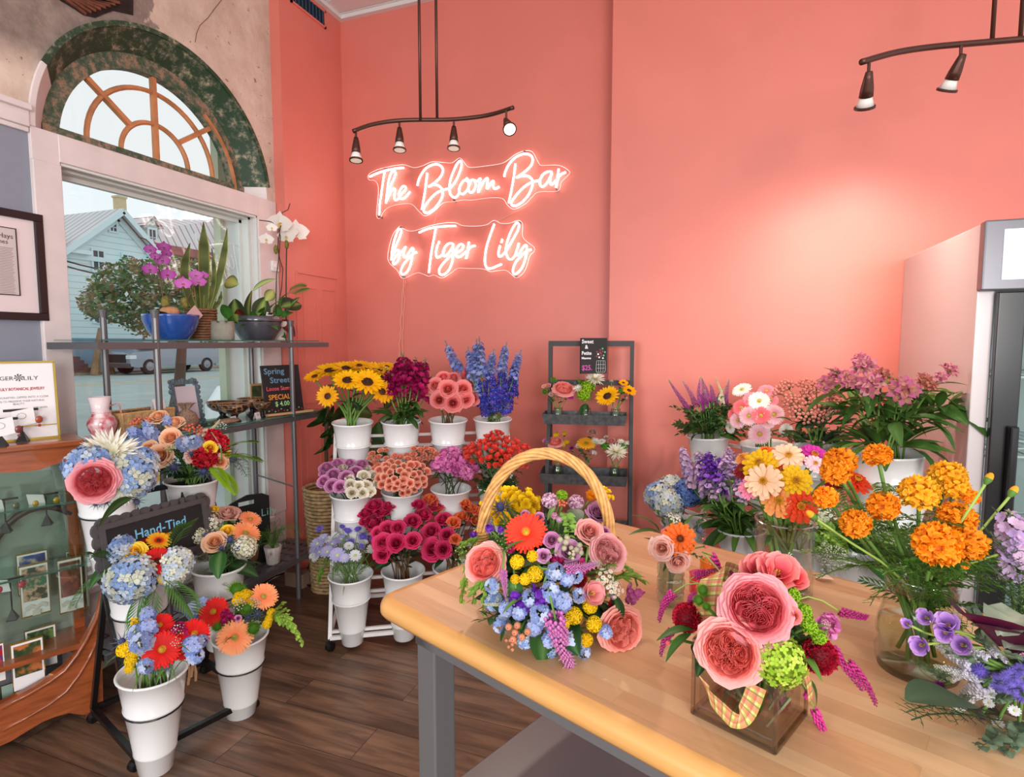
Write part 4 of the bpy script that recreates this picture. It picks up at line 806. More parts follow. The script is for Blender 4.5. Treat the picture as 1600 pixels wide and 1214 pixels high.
def cup_petal(mb,az,rb,rt,h,wid,flare,c0,c1,z0=0,nu=4,nv=4,lean=0,ruff=0,ph=0,c2=None,close=0):
    """rose-like petal wrapping round the axis: base radius rb, belly radius rt, height h, half-width wid (rad)"""
    vs=[];cs=[]
    for j in range(nv+1):
        v=j/nv
        for i in range(nu+1):
            u=-1+2*i/nu;w=wid*(.5+.5*sin(pi*(v*.58+.12)))
            a=az+u*w;top=1-.24*u*u*v
            r=rb+(rt-rb)*sin(v*pi/2)+flare*max(0,v-.55)**1.5*3.2*(1-.35*abs(u))
            z=z0+h*v*top-flare*.55*max(0,v-.7)*2
            r += lean*v;r -= close*rt*v**3;r += ruff*sin(u*7+ph)*v*v
            vs.append((r*cos(a),r*sin(a),z+ruff*.6*cos(u*9+ph)*v));c=lerp3(c0,c1,v)
            if c2:c=lerp3(c,c2,max(0,v-.7)*2.5)
            cs.append(c)
    m=nu+1;mb.add(vs,[(j*m+i,j*m+i+1,(j+1)*m+i+1,(j+1)*m+i) for j in range(nv) for i in range(nu)],cs)
def disc(mb,r,h,c0,c1,n=14,rings=4,z0=0,bump=0,rd=None):
    rd=rd or random.Random(1);vs=[(0,0,z0+h)];cs=[c0]
    for k in range(1,rings+1):
        t=k/rings
        for j in range(n):a=2*pi*(j+.5*(k % 2))/n;vs.append((r*t*cos(a),r*t*sin(a),z0+h*(1-t*t)+rd.uniform(-bump,bump)));cs.append(jit(lerp3(c0,c1,t),rd,.25))
    fs=[(0,1+j,1+(j+1) % n) for j in range(n)]
    for k in range(rings-1):
        for j in range(n):a=1+k*n+j;b=1+k*n+(j+1) % n;fs.append((a,a+n,b+n,b))
    mb.add(vs,fs,cs)
def sepals(mb,n,r,z,c,L=.5): 
    for k in range(n):flat_petal(mb,2*pi*k/n+.3,r*.3,L,.12,-.6,.5,c,c,2,2,z0=z)
GRN=rgb(96,138,58);DGRN=rgb(52,84,40);LGRN=rgb(150,186,70)
def rose(ci,co,seed=0,opened=.5,edge=None,n=24):
    r=random.Random(seed);mb=MB();n=int(n*1.1)
    for k in range(n):   # tight bud opening into overlapping guard petals
        t=k/(n-1);az=k*2.4+r.uniform(-.15,.15);rb=.03+.16*t;rt=.07+.60*t**1.15;h=1.03-.40*t**1.3
        c=lerp3(ci,co,t**.8);lip=min(1,t*1.6)
        vs=[];cs=[];nu=6;nv=6;wid=1.55-.75*t
        for j in range(nv+1):
            v=j/nv;belly=rt*(.35+.65*sin(min(1,v*1.25)*pi/2));tip=max(0,(v-.62)/.38)
            rad=max(rb,belly) if v > .1 else rb;rad += tip**2*(.10*lip+.24*opened*max(0,t-.35)) - (1-lip)*.35*rt*tip**2
            for i in range(nu+1):
                u=-1+2*i/nu;w=wid*(.55+.45*sin(pi*(v*.6+.15)));a=az+u*w
                q=rad*(1+.05*u*u*lip)+.012*sin(u*6+k)*v*(.4+t)
                z=h*v-.20*u*u*v*v*h-tip**2*(.07*lip+.16*opened*t*t)
                vs.append((q*cos(a),q*sin(a),z));cc=lerp3(tuple(x*.88 for x in c),c,v);cs.append(lerp3(cc,edge,tip*.8) if edge else (lerp3(cc,(1,1,1),.04*tip)))
        cc_=r.uniform(-.05,.05);mb.add(vs,[(j*(nu+1)+i,j*(nu+1)+i+1,(j+1)*(nu+1)+i+1,(j+1)*(nu+1)+i) for j in range(nv) for i in range(nu)],[tuple(min(1,x*(1+cc_)) for x in q) for q in cs])
    mb.tube([(0,0,.2),(0,0,.9)],[.12,.05],8,col=ci)
    sepals(mb,5,.5,.0,GRN,.5);mb.v=[(x*1.12,y*1.12,(z-.55)*.95) for x,y,z in mb.v];return mb
def garden_rose(ci,co,seed=0,edge=None,side=0):
    r=random.Random(seed);mb=MB();disc(mb,.76,.16,ci,lerp3(ci,co,.3),20,5,.22,.02,r)
    # quartered heart: five swirls of nested folded petals, each a ruffled arc
    for s_ in range(5):
        ax=s_*2*pi/5+r.uniform(-.15,.15);cx,cy=.38*cos(ax),.38*sin(ax)
        for L in range(6):
            t=L/5;rad=.06+.30*t;n=10;vs=[];cs=[];a0=ax+r.uniform(-.5,.5)+L*.6;sp=2.2+.5*r.random();hh=.30-.05*t
            for j in range(4):
                v=j/3
                for i in range(n+1):
                    a=a0-sp+2*sp*i/n;q=rad*(1+.16*v)+.035*sin(i*1.9+L*2+s_)*v;x=cx+q*cos(a)*1.0;y=cy+q*sin(a)
                    d=sqrt(x*x+y*y);k_=min(1,.80/max(d,.01));x *= k_;y *= k_;zt=.30+hh*v+.10*(1-d*d)-.02*sin(i*2.3+L)*v
                    vs.append((x,y,zt));cs.append(lerp3(lerp3(ci,co,.15),lerp3(ci,co,.55+.3*t),v))
            mb.add(vs,[(j*(n+1)+i,j*(n+1)+i+1,(j+1)*(n+1)+i+1,(j+1)*(n+1)+i) for j in range(3) for i in range(n)],cs)
    for ring_,(n,rb,rt,h,fl) in enumerate(((9,.5,.80,.60,-.02),(9,.5,.84,.64,.02),(8,.4,.88,.62,.10),(8,.4,.92,.56,.2),(8,.3,.95,.47,.32),(6,.25,.96,.36,.45))):
        for k in range(n):cup_petal(mb,2*pi*(k+.5*ring_)/n+r.uniform(-.15,.15),rb,rt,h,.62,fl,jit(lerp3(ci,co,.45),r,.04),jit(lerp3(ci,co,.5+.1*ring_),r,.04),0,5,5,0,.03,r.uniform(0,6),edge if ring_ > 1 else None)
    sepals(mb,5,.5,.0,GRN,.5);mb.v=[(x*.9,y*.9,z-.35) for x,y,z in mb.v];return mb
def gerbera(c0,c1,eye,eyec,seed=0,inner=None,n=30,wd=.085):
    r=random.Random(seed);mb=MB()
    for L in range(2):
        for k in range(n//(1+0*L)):flat_petal(mb,2*pi*(k+.5*L)/n+r.uniform(-.04,.04),.12,.88-.1*L+r.uniform(-.05,.03),wd,.12+.1*L+r.uniform(-.05,.05),-.16,jit(c0,r),jit(c1,r),2,4,z0=.02*L,cup=-.1,tipw=.45)
    for k in range(26):flat_petal(mb,k*2*pi/26,.16,.24,.028,.75,-.5,inner or c0,inner or c1,2,2,z0=.03,tipw=.5)
    for k in range(18):flat_petal(mb,k*2*pi/18,.1,.16,.022,1.1,-.5,eye,eye,2,2,z0=.03,tipw=.5)
    disc(mb,.17,.10,eyec,eye,12,3,.03,.02);sepals(mb,10,.3,-.04,GRN,.3);return mb
def sunflower(c0,c1,dk,seed=0,disc_r=.33):
    r=random.Random(seed);mb=MB()
    for L,n in enumerate((17,17,13)):
        for k in range(n):flat_petal(mb,2*pi*(k+.33*L)/n+r.uniform(-.08,.08),disc_r*.8,.70-.05*L+r.uniform(-.07,.05),.115,.02+.18*L+r.uniform(-.12,.12),.1-.2*L,jit(c0,r),jit(c1,r),2,4,cup=.15,p=.75)
    disc(mb,disc_r,.09,tuple(q*.7 for q in dk),tuple(min(1,q*1.5) for q in dk),22,7,.02,.02);disc(mb,disc_r*.4,.03,rgb(84,70,36),tuple(dk),12,3,.09,.01)
    for k in range(14):flat_petal(mb,2*pi*k/14,.12,.46,.09,-.25,.35,GRN,GRN,2,2,z0=-.05)
    mb.lathe([(.06,-.16),(.2,-.1),(.3,-.02)],10,col=GRN);return mb
def pompon(c0,c1,n=150,L=.34,wd=.09,seed=0,squash=.75,tip=.4,full=.9,ruffle=0,core=None,depth_=.62):
    r=random.Random(seed);mb=MB();mb.ball((0,0,0),.6,10,7,core or tuple(q*.85 for q in c0),sc=(1,1,squash))
    for k in range(n):
        z=1-full*1.6*(k+.5)/n;th=math.acos(max(-1,min(1,z)));a=k*2.39996
        t=k/n;M=Matrix.Rotation(a,4,'Z') @ Matrix.Rotation(th,4,'Y')
        pm=MB();ln=L*(1+r.uniform(-.15,.15));w=wd*(1.15+.5*t)
        flat_petal(pm,r.uniform(0,6.28),0,ln,w,(.62 if ruffle == 0 else .8),-.35,c0,c1,2,2 if ruffle == 0 else 3,tipw=tip,cup=.5 if ruffle == 0 else .2,wave=ruffle)
        cc=r.uniform(-.1,.1);mb.add([((M @ Vector((x,y,zz+depth_))).x,(M @ Vector((x,y,zz+depth_))).y,(M @ Vector((x,y,zz+depth_))).z*squash) for x,y,zz in pm.v],pm.f,[tuple(min(1,v*(1+cc)) for v in c) for c in pm.c])
    return mb
def spider_mum(c0,c1,eye,seed=0,lay=((26,.95,.08),(26,.85,.3),(20,.7,.6),(14,.5,.95)),wd=.08):
    r=random.Random(seed);mb=MB()
    for n,L,el in lay:
        for k in range(n):flat_petal(mb,2*pi*k/n+r.uniform(-.12,.12),.05,L+r.uniform(-.08,.08),wd,el-.15+r.uniform(-.08,.08),.25+r.uniform(-.2,.3),jit(lerp3(eye,c0,.6),r,.04),jit(c1,r,.04),2,4,z0=.0,cup=.6,p=.55)
    disc(mb,.13,.14,eye,c0,9,2,.02,.02);return mb
def zinnia(c0,c1,eye,seed=0,lay=4,rimc=None):
    r=random.Random(seed);mb=MB()
    for L in range(lay):
        n=15-2*L;ln=1-.19*L
        for k in range(n):flat_petal(mb,2*pi*(k+.4*L)/n+r.uniform(-.08,.08),.12,(ln-.12)+r.uniform(-.05,.04),.17-.025*L,-.05+.2*L+r.uniform(-.06,.06),-.12-.05*L,jit(c0,r),jit(c1,r),2,4,z0=.05*L,cup=-.15,tipw=.62)
    disc(mb,.2,.16,rgb(120,60,30),eye,10,3,.05*lay-.02,.03)
    for k in range(12):a=2*pi*k/12;mb.ball((.19*cos(a),.19*sin(a),.05*lay+.1),.04,5,3,eye)
    mb.lathe([(.05,-.25),(.16,-.1),(.14,0)],8,col=GRN);return mb
def floret(mb,M,c,eye,n=4,s=1.0,r=None,cup=.2):
    pm=MB()
    for k in range(n):flat_petal(pm,2*pi*k/n,.04*s,s*.9,s*.5,cup,-.1,c,c,2,2,tipw=.5,cup=.1)
    pm.ball((0,0,.03*s),.12*s,4,3,eye)
    k=r.uniform(.86,1.12);mb.add([M @ Vector(p) for p in pm.v],pm.f,[tuple(min(1,v*k) for v in q) for q in pm.c])
def hydrangea(cols,seed=0,n=90,squash=.85,eye=rgb(226,228,190),fs=.235):
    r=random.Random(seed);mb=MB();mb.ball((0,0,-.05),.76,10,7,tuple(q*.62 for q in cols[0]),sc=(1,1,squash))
    for k in range(n):
        z=1-1.55*(k+.5)/n;th=math.acos(z);a=k*2.39996;rr=.86+r.uniform(-.06,.08)
        M=Matrix.Rotation(a,4,'Z') @ Matrix.Rotation(th,4,'Y') @ Matrix.Translation((0,0,rr)) @ Euler((r.uniform(-.35,.35),r.uniform(-.35,.35),r.uniform(0,6))).to_matrix().to_4x4()
        M=Matrix.Diagonal((1,1,squash,1)) @ M;floret(mb,M,r.choice(cols),eye,4,fs*r.uniform(.85,1.15),r)
    return mb
def spike(cols,seed=0,L=1.0,n=46,R=.13,fs=.085,bud=.25,budc=None,np_=5,taper=.5,eye=rgb(230,235,240),stemc=GRN,cup=.3,bend=.06,dens=1):
    """flower spike from z=0 to z=L: florets below, buds at the tip"""
    r=random.Random(seed);mb=MB();mb.tube([(bend*(z/L)**2,0,z) for z in (0,L*.5,L)],[.012,.01,.005],5,col=stemc)
    for k in range(n):
        t=(k+.5)/n;z=L*t;a=k*2.39996;q=1-taper*t;rr=R*q*(1 if t < 1-bud else .6)
        c=r.choice(cols)
        M=Matrix.Translation((bend*t*t,0,z)) @ Matrix.Rotation(a,4,'Z') @ Matrix.Rotation(1.15-.5*t+r.uniform(-.2,.2),4,'Y') @ Matrix.Translation((0,0,rr))
        if t < 1-bud:floret(mb,M @ Matrix.Rotation(r.uniform(0,3),4,'Z'),jit(c,r),eye,np_,fs*(1-.35*t)*r.uniform(.85,1.15),r,cup)
        else:mb.ball(M @ Vector((0,0,0)),fs*.33*(1.3-t),5,4,budc or GRN,sc=(1,1,1.3))
        if k % 3 == 0:mb.tube([Vector((bend*t*t,0,z-.02)),M @ Vector((0,0,-.0))],.004,3,False,col=stemc)
    return mb
def tinyspike(c0,c1,seed=0,L=1.0,R=.07,n=190,tipc=rgb(176,190,140),bend=.25,ks=.018,tap=.85,fuzz=0,start=.0,droop=0):
    """veronica / amaranth: a long tapering rod of very small bells"""
    r=random.Random(seed);mb=MB();f=lambda t:Vector((bend*t*t+droop*sin(t*2.6)*.5,0,L*t-droop*.9*t*t*L))
    mb.tube([f(t/8) for t in range(9)],[.012*(1-.5*t/8) for t in range(9)],5,col=GRN)
    for k in range(n):
        t=start+(1-start)*(k+.5)/n;a=k*2.39996;rr=R*(1-tap*max(0,t-.15))*(.8+.35*r.random());c=lerp3(jit(c0,r,.2),jit(c1,r,.2),t)
        if t > .82:c=lerp3(c,tipc,(t-.82)/.18)
        d=Vector((cos(a),sin(a),.25));p=f(t)+d*rr;s=ks*(1.15-.6*t)
        mb.ball(p,s,4,3,c,sc=(1,1,1.5))
        if fuzz and k % 2:mb.add([p,p+d*fuzz+Vector((0,0,.01)),p+Vector((0,0,s))],[(0,1,2)],lerp3(c,(1,.8,1),.3))
    return mb
def trumpet(mb,M,cols,throat,s,r,n=6,flare=.75):
    pm=MB()
    for k in range(n):flat_petal(pm,2*pi*k/n,.05*s,s,.27*s,1.15,-1.15*flare,throat if k % 2 else lerp3(throat,cols[0],.6),cols[k % len(cols)],2,4,p=.8,cup=.2)
    for k in range(4):pm.tube([(0,0,.2*s),(.2*s*cos(k*1.6),.2*s*sin(k*1.6),.85*s)],.012*s,3,False,col=rgb(150,90,60))
    pm.lathe([(.02*s,-.2*s),(.09*s,0),(.1*s,.1*s)],6,col=lerp3(cols[0],GRN,.5));mb.merge(pm,M)
def alstro(cols,seed=0,n=6,s=.62):
    r=random.Random(seed);mb=MB()
    for k in range(n):
        a=2*pi*k/n;d=Vector((cos(a)*.5,sin(a)*.5,.75)) if k else Vector((0,0,1));p=d*.42
        mb.tube([(0,0,-.25),p*.5,p],.02,4,False,col=GRN);trumpet(mb,Matrix.Translation(p) @ (d.normalized().to_track_quat('Z','Y').to_matrix().to_4x4()) @ Matrix.Rotation(r.uniform(0,1),4,'Z'),cols,rgb(244,208,130),s*r.uniform(.9,1.1),r)
    for k in range(3):mb.ball((.5*cos(k*2+1),.5*sin(k*2+1),.5),.09,5,4,lerp3(cols[0],GRN,.4),sc=(.7,.7,1.6))
    return mb
def orchid(c,lip,seed=0,thr=rgb(255,220,120)):
    r=random.Random(seed);mb=MB()
    for az in (pi/2,pi*1.17,pi*1.83):flat_petal(mb,az,.02,.88,.3,.1,-.1,lerp3(c,(1,1,1),.1),c,2,4,cup=.1,p=.7)
    for az in (0.12,pi-.12):flat_petal(mb,az,.02,.98,.58,.2,-.15,lerp3(c,(1,1,1),.15),c,4,5,cup=.02,p=.6,z0=.03)
    flat_petal(mb,-pi/2,.0,.4,.16,.8,-1.0,thr,lip,2,3,z0=.05); 
    for sg in (-1,1):flat_petal(mb,-pi/2+sg*.9,.02,.22,.1,1.0,-.4,lip,lip,2,2,z0=.05)
    mb.ball((0,.02,.12),.07,6,4,thr);return mb
def berries(c,n=7,seed=0,lf=True,sz=.17,leafc=GRN):
    r=random.Random(seed);mb=MB();mb.tube([(0,0,-.8),(0,0,.1)],.03,4,col=GRN)
    for k in range(n):
        a=k*2.39996;d=Vector((cos(a)*.62*sqrt((k+.5)/n),sin(a)*.62*sqrt((k+.5)/n),.35+.3*r.random()));mb.tube([(0,0,-.1),d*.55+Vector((0,0,.05)),d],.018,4,False,col=GRN)
        cc=jit(c,r,.12);mb.ball(d,sz,8,6,cc,sc=(1,1,1.25));mb.ball(d+Vector((0,0,sz*1.15)),sz*.2,4,3,rgb(110,70,50))
        for q in range(4):pm=MB();flat_petal(pm,q*pi/2+k,0,sz*1.3,sz*.45,-.1,.5,leafc,leafc,2,2,z0=-sz*.9);mb.merge(pm,Matrix.Translation(d))
    return mb
def thistle(c,sp,seed=0):
    r=random.Random(seed);mb=MB()
    for k in range(11):flat_petal(mb,k*2*pi/11,.1,.95+r.uniform(-.15,.1),.05,.15+r.uniform(-.1,.25),.1,sp,lerp3(sp,c,.4),2,3,p=.35,cup=.3)
    for k in range(11):flat_petal(mb,k*2*pi/11+.2,.1,.6,.03,.7,-.1,c,c,2,2,p=.35)
    mb.ball((0,0,.22),.27,10,8,c,sc=(1,1,1.35))
    for k in range(60):
        t=(k+.5)/60;a=k*2.4;z=.22+.36*cos(pi*t*.9);rr=.27*sin(pi*t*.9+.05);d=Vector((rr*cos(a),rr*sin(a),z));mb.add([d,d*1.22+Vector((0,0,.03)),d+Vector((0,0,.05)),],[(0,1,2)],lerp3(c,(.5,.55,.8),.4))
    return mb
def aster(c,eye,n=14,wd=.13,seed=0,lay=1,el=.15):
    r=random.Random(seed);mb=MB()
    for L in range(lay):
        for k in range(n):flat_petal(mb,2*pi*(k+.5*L)/n+r.uniform(-.07,.07),.15,.82-.12*L,wd,el+.2*L,-.15,lerp3(c,eye,.15),c,2,2,tipw=.6,z0=.02*L)
    disc(mb,.25,.14,eye,lerp3(eye,(.4,.3,.05),.2),10,3,.02,.02);mb.lathe([(.03,-.12),(.2,-.01)],6,col=GRN);return mb
def cluster(sub,n,spread,scale,seed=0,stems=GRN,rise=.5,lo=.6):
    """small heads on a branching spray"""
    r=random.Random(seed);mb=MB()
    for k in range(n):
        a=k*2.39996;q=sqrt((k+.5)/n)*spread;d=Vector((q*cos(a),q*sin(a),rise*(1-.5*(q/spread)**2)+r.uniform(-.12,.12)))
        mb.tube([(0,0,-lo),d*.4+Vector((0,0,-.1)),d],.012,3,False,col=stems)
        nn=(d+Vector((0,0,.5))+Vector((r.gauss(0,.15),r.gauss(0,.15),0))).normalized()
        M=Matrix.Translation(d) @ nn.to_track_quat('Z','Y').to_matrix().to_4x4() @ Matrix.Rotation(r.uniform(0,6),4,'Z') @ Matrix.Scale(scale*r.uniform(.8,1.15),4);mb.merge(sub[k % len(sub)] if isinstance(sub,list) else sub,M)
    return mb
def fuzz(c0,c1,n=260,seed=0,core=.55,L=.5,squash=1,w=.02):
    r=random.Random(seed);mb=MB();mb.ball((0,0,0),core,8,6,c0,sc=(1,1,squash))
    for k in range(n):
        z=1-2*(k+.5)/n;a=k*2.39996;q=sqrt(1-z*z);d=Vector((q*cos(a),q*sin(a),z*squash));e=d.orthogonal().normalized()
        d2=(d+Vector((r.gauss(0,.15),r.gauss(0,.15),r.gauss(0,.15)))).normalized();mb.add([d*core*.9+e*w,d*core*.9-e*w,d*core*.9+d2*L*r.uniform(.7,1)],[(0,1,2)],[c0,c0,jit(c1,r,.15)])
    return mb
def tulip(c0,c1,seed=0,n=9,opened=.25,edge=None):
    r=random.Random(seed);mb=MB()
    for k in range(n):L=k//3;cup_petal(mb,k*2*pi/3+L*.9,.12,.62+.12*L,1.5-.15*L,.95,opened*(.3+.35*L),jit(c0,r),jit(c1,r),0,5,5,0,.03,k,edge)
    for k in range(12):mb.tube([(0,0,.1),(.16*cos(k),.16*sin(k),.7)],.02,3,col=rgb(240,200,80))
    mb.v=[(x*.9,y*.9,z-.5) for x,y,z in mb.v];return mb
def bud(c,seed=0):
    mb=MB();mb.ball((0,0,.3),.3,8,6,c,sc=(1,1,1.7));mb.lathe([(.05,-.4),(.22,-.12),(.32,.15),(.26,.4)],8,col=GRN);return mb
def celosia(c0,c1,seed=0):
    r=random.Random(seed);mb=MB();mb.ball((0,0,0),.78,12,8,tuple(q*.7 for q in c0),sc=(1,1,.8))
    for k in range(150):
        z=1-1.6*(k+.5)/150;a=k*2.39996;q=sqrt(max(0,1-z*z));c=Vector((q*cos(a)*.82,q*sin(a)*.82,z*.68));e=Vector((r.gauss(0,1),r.gauss(0,1),r.gauss(0,1)));e=(e-c*e.dot(c)).normalized();f=c.cross(e).normalized();n=c.normalized()
        A=[c+e*s*.14+f*.05*sin(s*5+k) for s in (-1,-.5,0,.5,1)];mb.strip(A,[p+n*.17+f*r.uniform(-.03,.03) for p in A],[c0]*5+[jit(c1,r,.15)]*5)
    return mb
# ------------------------------------------------------------------- leaves (base at origin, growing +X, up +Z, length 1)
def leaf(c,w=.2,fold=.25,droop=.35,c2=None,vein=None,n=6,p=.8,wavy=0):
    mb=MB();vs=[];cs=[]
    for j in range(n+1):
        t=j/n;ww=w*sin(pi*min(1,t**p*.96+.02))**.8;x=t;z=-droop*t*t+.12*t
        for i in (-1,-.5,0,.5,1):vs.append((x,i*ww,z+fold*abs(i)*ww+wavy*sin(j*2.2+i)*abs(i)*w));q=c if not (c2 and abs(i) > .7) else c2;cs.append(q if i else (vein or tuple(min(1,v*1.25) for v in c)))
    return mb.add(vs,[(j*5+i,j*5+i+1,(j+1)*5+i+1,(j+1)*5+i) for j in range(n) for i in range(4)],cs)
def frond(c,n=14,L=.42,w=.035,droop=.5,ang=.9,c2=None,up=.15):
    mb=MB();f=lambda t:Vector((t,0,.25*t-droop*t*t));mb.tube([f(t/8) for t in range(9)],.008,4,col=c)
    for k in range(n):
        t=.12+.86*k/n;ln=L*(sin(pi*(.15+.8*t))**.7)
        for sg in (-1,1):
            p=f(t);d=Vector((cos(ang*(1-.45*t)),sg*sin(ang*(1-.45*t)),up)).normalized();e=Vector((-d.y,d.x,0)).normalized()*w;q=p+d*ln*.5;tip=p+d*ln-Vector((0,0,ln*.25))
            mb.add([p,q+e,tip,q-e],[(0,1,2,3)],[c,c,c2 or c,c])
    return mb
def feather(c,n=9,seed=0,sub=7,L=.28):
    r=random.Random(seed);mb=MB();f=lambda t:Vector((t,.05*sin(t*5),.3*t-.35*t*t));mb.tube([f(t/6) for t in range(7)],.008,3,col=c)
    for k in range(n*2):
        t=.1+.88*k/(2*n);sg=(-1)**k;d=Vector((.6,sg*.75,r.uniform(-.3,.4))).normalized();ln=L*(1.1-t*.7);p=f(t);mb.tube([p,p+d*ln],.004,3,False,col=c)
        for q in range(sub):
            s=(q+1)/sub;b=p+d*ln*s;e=Vector((r.gauss(.5,.3),r.gauss(0,.6),r.gauss(0,.5))).normalized()*ln*.32;o=e.orthogonal().normalized()*.006;mb.add([b-o,b+e,b+o],[(0,1,2)],jit(c,r,.2))
    return mb
def herb(c,n=9,seed=0,lw=.07,ll=.2):
    """a leafy twig: small leaves all along a stem"""
    r=random.Random(seed);mb=MB();f=lambda t:Vector((t,.06*sin(t*4),.2*t-.3*t*t));mb.tube([f(t/6) for t in range(7)],.01,4,col=lerp3(c,(.2,.1,.05),.3));lf=leaf(c,lw/ll,.2,.3,n=3)
    for k in range(n*2):
        t=.08+.9*k/(2*n);M=Matrix.Translation(f(t)) @ Matrix.Rotation((-1)**k*r.uniform(.5,1.1),4,'Z') @ Matrix.Rotation(r.uniform(-.7,.5),4,'Y') @ Matrix.Rotation(r.uniform(-.6,.6),4,'X') @ Matrix.Scale(ll*(1.15-.4*t),4);mb.merge(lf,M,[jit(q,r,.15) for q in lf.c])
    return mb
PM={}
def P(key,fn,m=None,smooth=True,nm='bloom'):
    PM[key]=fn.mesh(nm,m or M_PETAL,smooth)
hotpink=rgb(214,12,84)
for i in range(3):
    P('rose_hot%d' % i,rose(rgb(190,8,66),rgb(226,22,104),i,.35));P('rose_salmon%d' % i,rose(rgb(236,92,84),rgb(244,142,140),10+i,.5,n=26));P('rose_lav%d' % i,rose(rgb(188,88,148),rgb(222,150,196),20+i,.3));P('rose_white%d' % i,rose(rgb(232,216,176),rgb(250,244,228),30+i,.4,n=16))
    P('rose_spray%d' % i,rose(rgb(238,112,88),rgb(250,176,148),40+i,.5,n=14));P('rose_orange%d' % i,rose(rgb(250,140,50),rgb(236,96,70),50+i,.6,n=16));P('rose_peach%d' % i,rose(rgb(250,164,100),rgb(252,206,170),60+i,.55));P('mari%d' % i,pompon(rgb(248,116,8),rgb(255,158,20),170,.36,.15,i,.72,.8,.85,.5))
P('rose_mauve',rose(rgb(176,84,132),rgb(220,158,204),71,.5));P('rose_mauve2',rose(rgb(150,74,112),rgb(204,128,178),72,.35));P('rose_pink',rose(rgb(240,130,116),rgb(250,178,172),73,.4));P('rose_blush',rose(rgb(248,178,160),rgb(252,208,196),74,.5));P('rose_yellow',rose(rgb(250,190,10),rgb(254,220,50),75,.5));P('rose_dusty',rose(rgb(206,140,122),rgb(226,176,160),76,.7,n=18))
P('gr_coral',garden_rose(rgb(250,120,100),rgb(248,158,152),1,rgb(252,190,184)));P('gr_peach',garden_rose(rgb(250,136,116),rgb(248,164,152),2,rgb(250,184,172)));P('gr_pink',garden_rose(rgb(252,84,92),rgb(246,150,160),3,rgb(252,184,188)));P('gr_soft',garden_rose(rgb(240,140,140),rgb(250,190,190),4))
P('peony0',pompon(rgb(216,96,168),rgb(240,150,204),110,.5,.22,5,.85,.8,.9,.5));P('peony1',pompon(rgb(206,80,156),rgb(232,128,190),110,.5,.22,6,.85,.8,.9,.5));P('coral_peony',tulip(rgb(236,84,104),rgb(250,130,136),1,9,.4,rgb(252,170,160)));P('tulip_rose',tulip(rgb(240,150,150),rgb(250,190,190),3,9,.05));P('tulip_orange',tulip(rgb(240,130,20),rgb(252,176,30),4,6,.1))
P('ger_red',gerbera(rgb(206,18,16),rgb(234,30,24),rgb(214,150,40),rgb(190,150,50),1));P('ger_coral',gerbera(rgb(240,52,34),rgb(250,70,44),rgb(236,150,40),rgb(160,180,50),2));P('ger_peach',gerbera(rgb(250,132,82),rgb(252,170,116),rgb(190,170,80),rgb(150,150,70),3));P('ger_darkred',gerbera(rgb(150,8,12),rgb(220,24,22),rgb(90,24,14),rgb(60,20,14),4));P('ger_bi',gerbera(rgb(230,70,20),rgb(252,200,40),rgb(120,40,20),rgb(60,24,14),5,inner=rgb(220,50,20),n=22,wd=.11))
pk=rgb(252,216,222)
P('gm_pink',gerbera(rgb(244,110,124),rgb(250,160,176),rgb(210,190,80),rgb(180,190,80),6,n=34));P('gm_coral',gerbera(rgb(238,74,92),rgb(250,130,136),rgb(210,190,80),rgb(180,190,80),7,n=34));P('gm_white',gerbera(rgb(252,244,230),rgb(254,252,246),rgb(220,200,80),rgb(190,190,80),8,n=36));P('gm_rosy',gerbera(rgb(246,140,156),pk,rgb(214,190,80),rgb(190,190,80),9,n=34))
P('sunf',sunflower(rgb(240,168,0),rgb(255,202,10),rgb(60,32,14),1));P('sunf2',sunflower(rgb(240,160,0),rgb(254,190,8),rgb(84,44,16),2,.27));P('daisy_yel',gerbera(rgb(250,166,10),rgb(254,196,50),rgb(150,160,50),rgb(120,140,40),12,n=22,wd=.11))
P('mum_white',spider_mum(rgb(246,240,220),rgb(252,248,240),rgb(226,214,110),1));P('mum_flat',spider_mum(rgb(248,244,236),rgb(250,246,240),rgb(190,200,90),2,((26,.95,.1),(24,.8,.25),(18,.6,.5)),.07));P('mum_lilac',pompon(rgb(206,150,184),rgb(238,204,220),110,.34,.11,3,.8,.5))
P('mum_yellow',pompon(rgb(232,178,0),rgb(254,220,20),300,.24,.062,1,.7,.6,1,core=rgb(236,186,0),depth_=.64));P('mum_green',pompon(rgb(110,160,20),rgb(168,206,40),150,.3,.08,2,.75,.5));P('tri_green',fuzz(rgb(72,120,26),rgb(120,176,40),320,1,.55,.45,.8));P('mum_dkgreen',pompon(rgb(60,130,34),rgb(110,170,50),120,.3,.09,4,.7,.5))
P('mari_y',pompon(rgb(252,150,10),rgb(255,190,40),120,.38,.19,5,.72,.8,.85,.5))
P('zin_yellow',zinnia(rgb(246,180,0),rgb(255,206,20),rgb(240,170,20),1,5));P('zin_peach',zinnia(rgb(252,196,150),rgb(252,216,180),rgb(240,180,30),2,2));P('zin_orange',zinnia(rgb(250,140,60),rgb(252,174,96),rgb(240,180,30),3,5));P('zin_red',zinnia(rgb(226,50,16),rgb(240,76,30),rgb(250,170,30),4,5));P('zin_mag',zinnia(rgb(190,26,134),rgb(216,60,168),rgb(240,150,30),5,3));P('zin_pink',zinnia(rgb(230,100,140),rgb(244,150,180),rgb(240,180,30),6,3));P('zin_dark',zinnia(rgb(110,12,24),rgb(150,24,36),rgb(200,120,30),7,4));P('zin_lt',zinnia(rgb(250,190,200),rgb(252,214,220),rgb(240,180,30),8,2));P('zin_or2',zinnia(rgb(238,92,20),rgb(246,120,40),rgb(120,60,20),9,3))
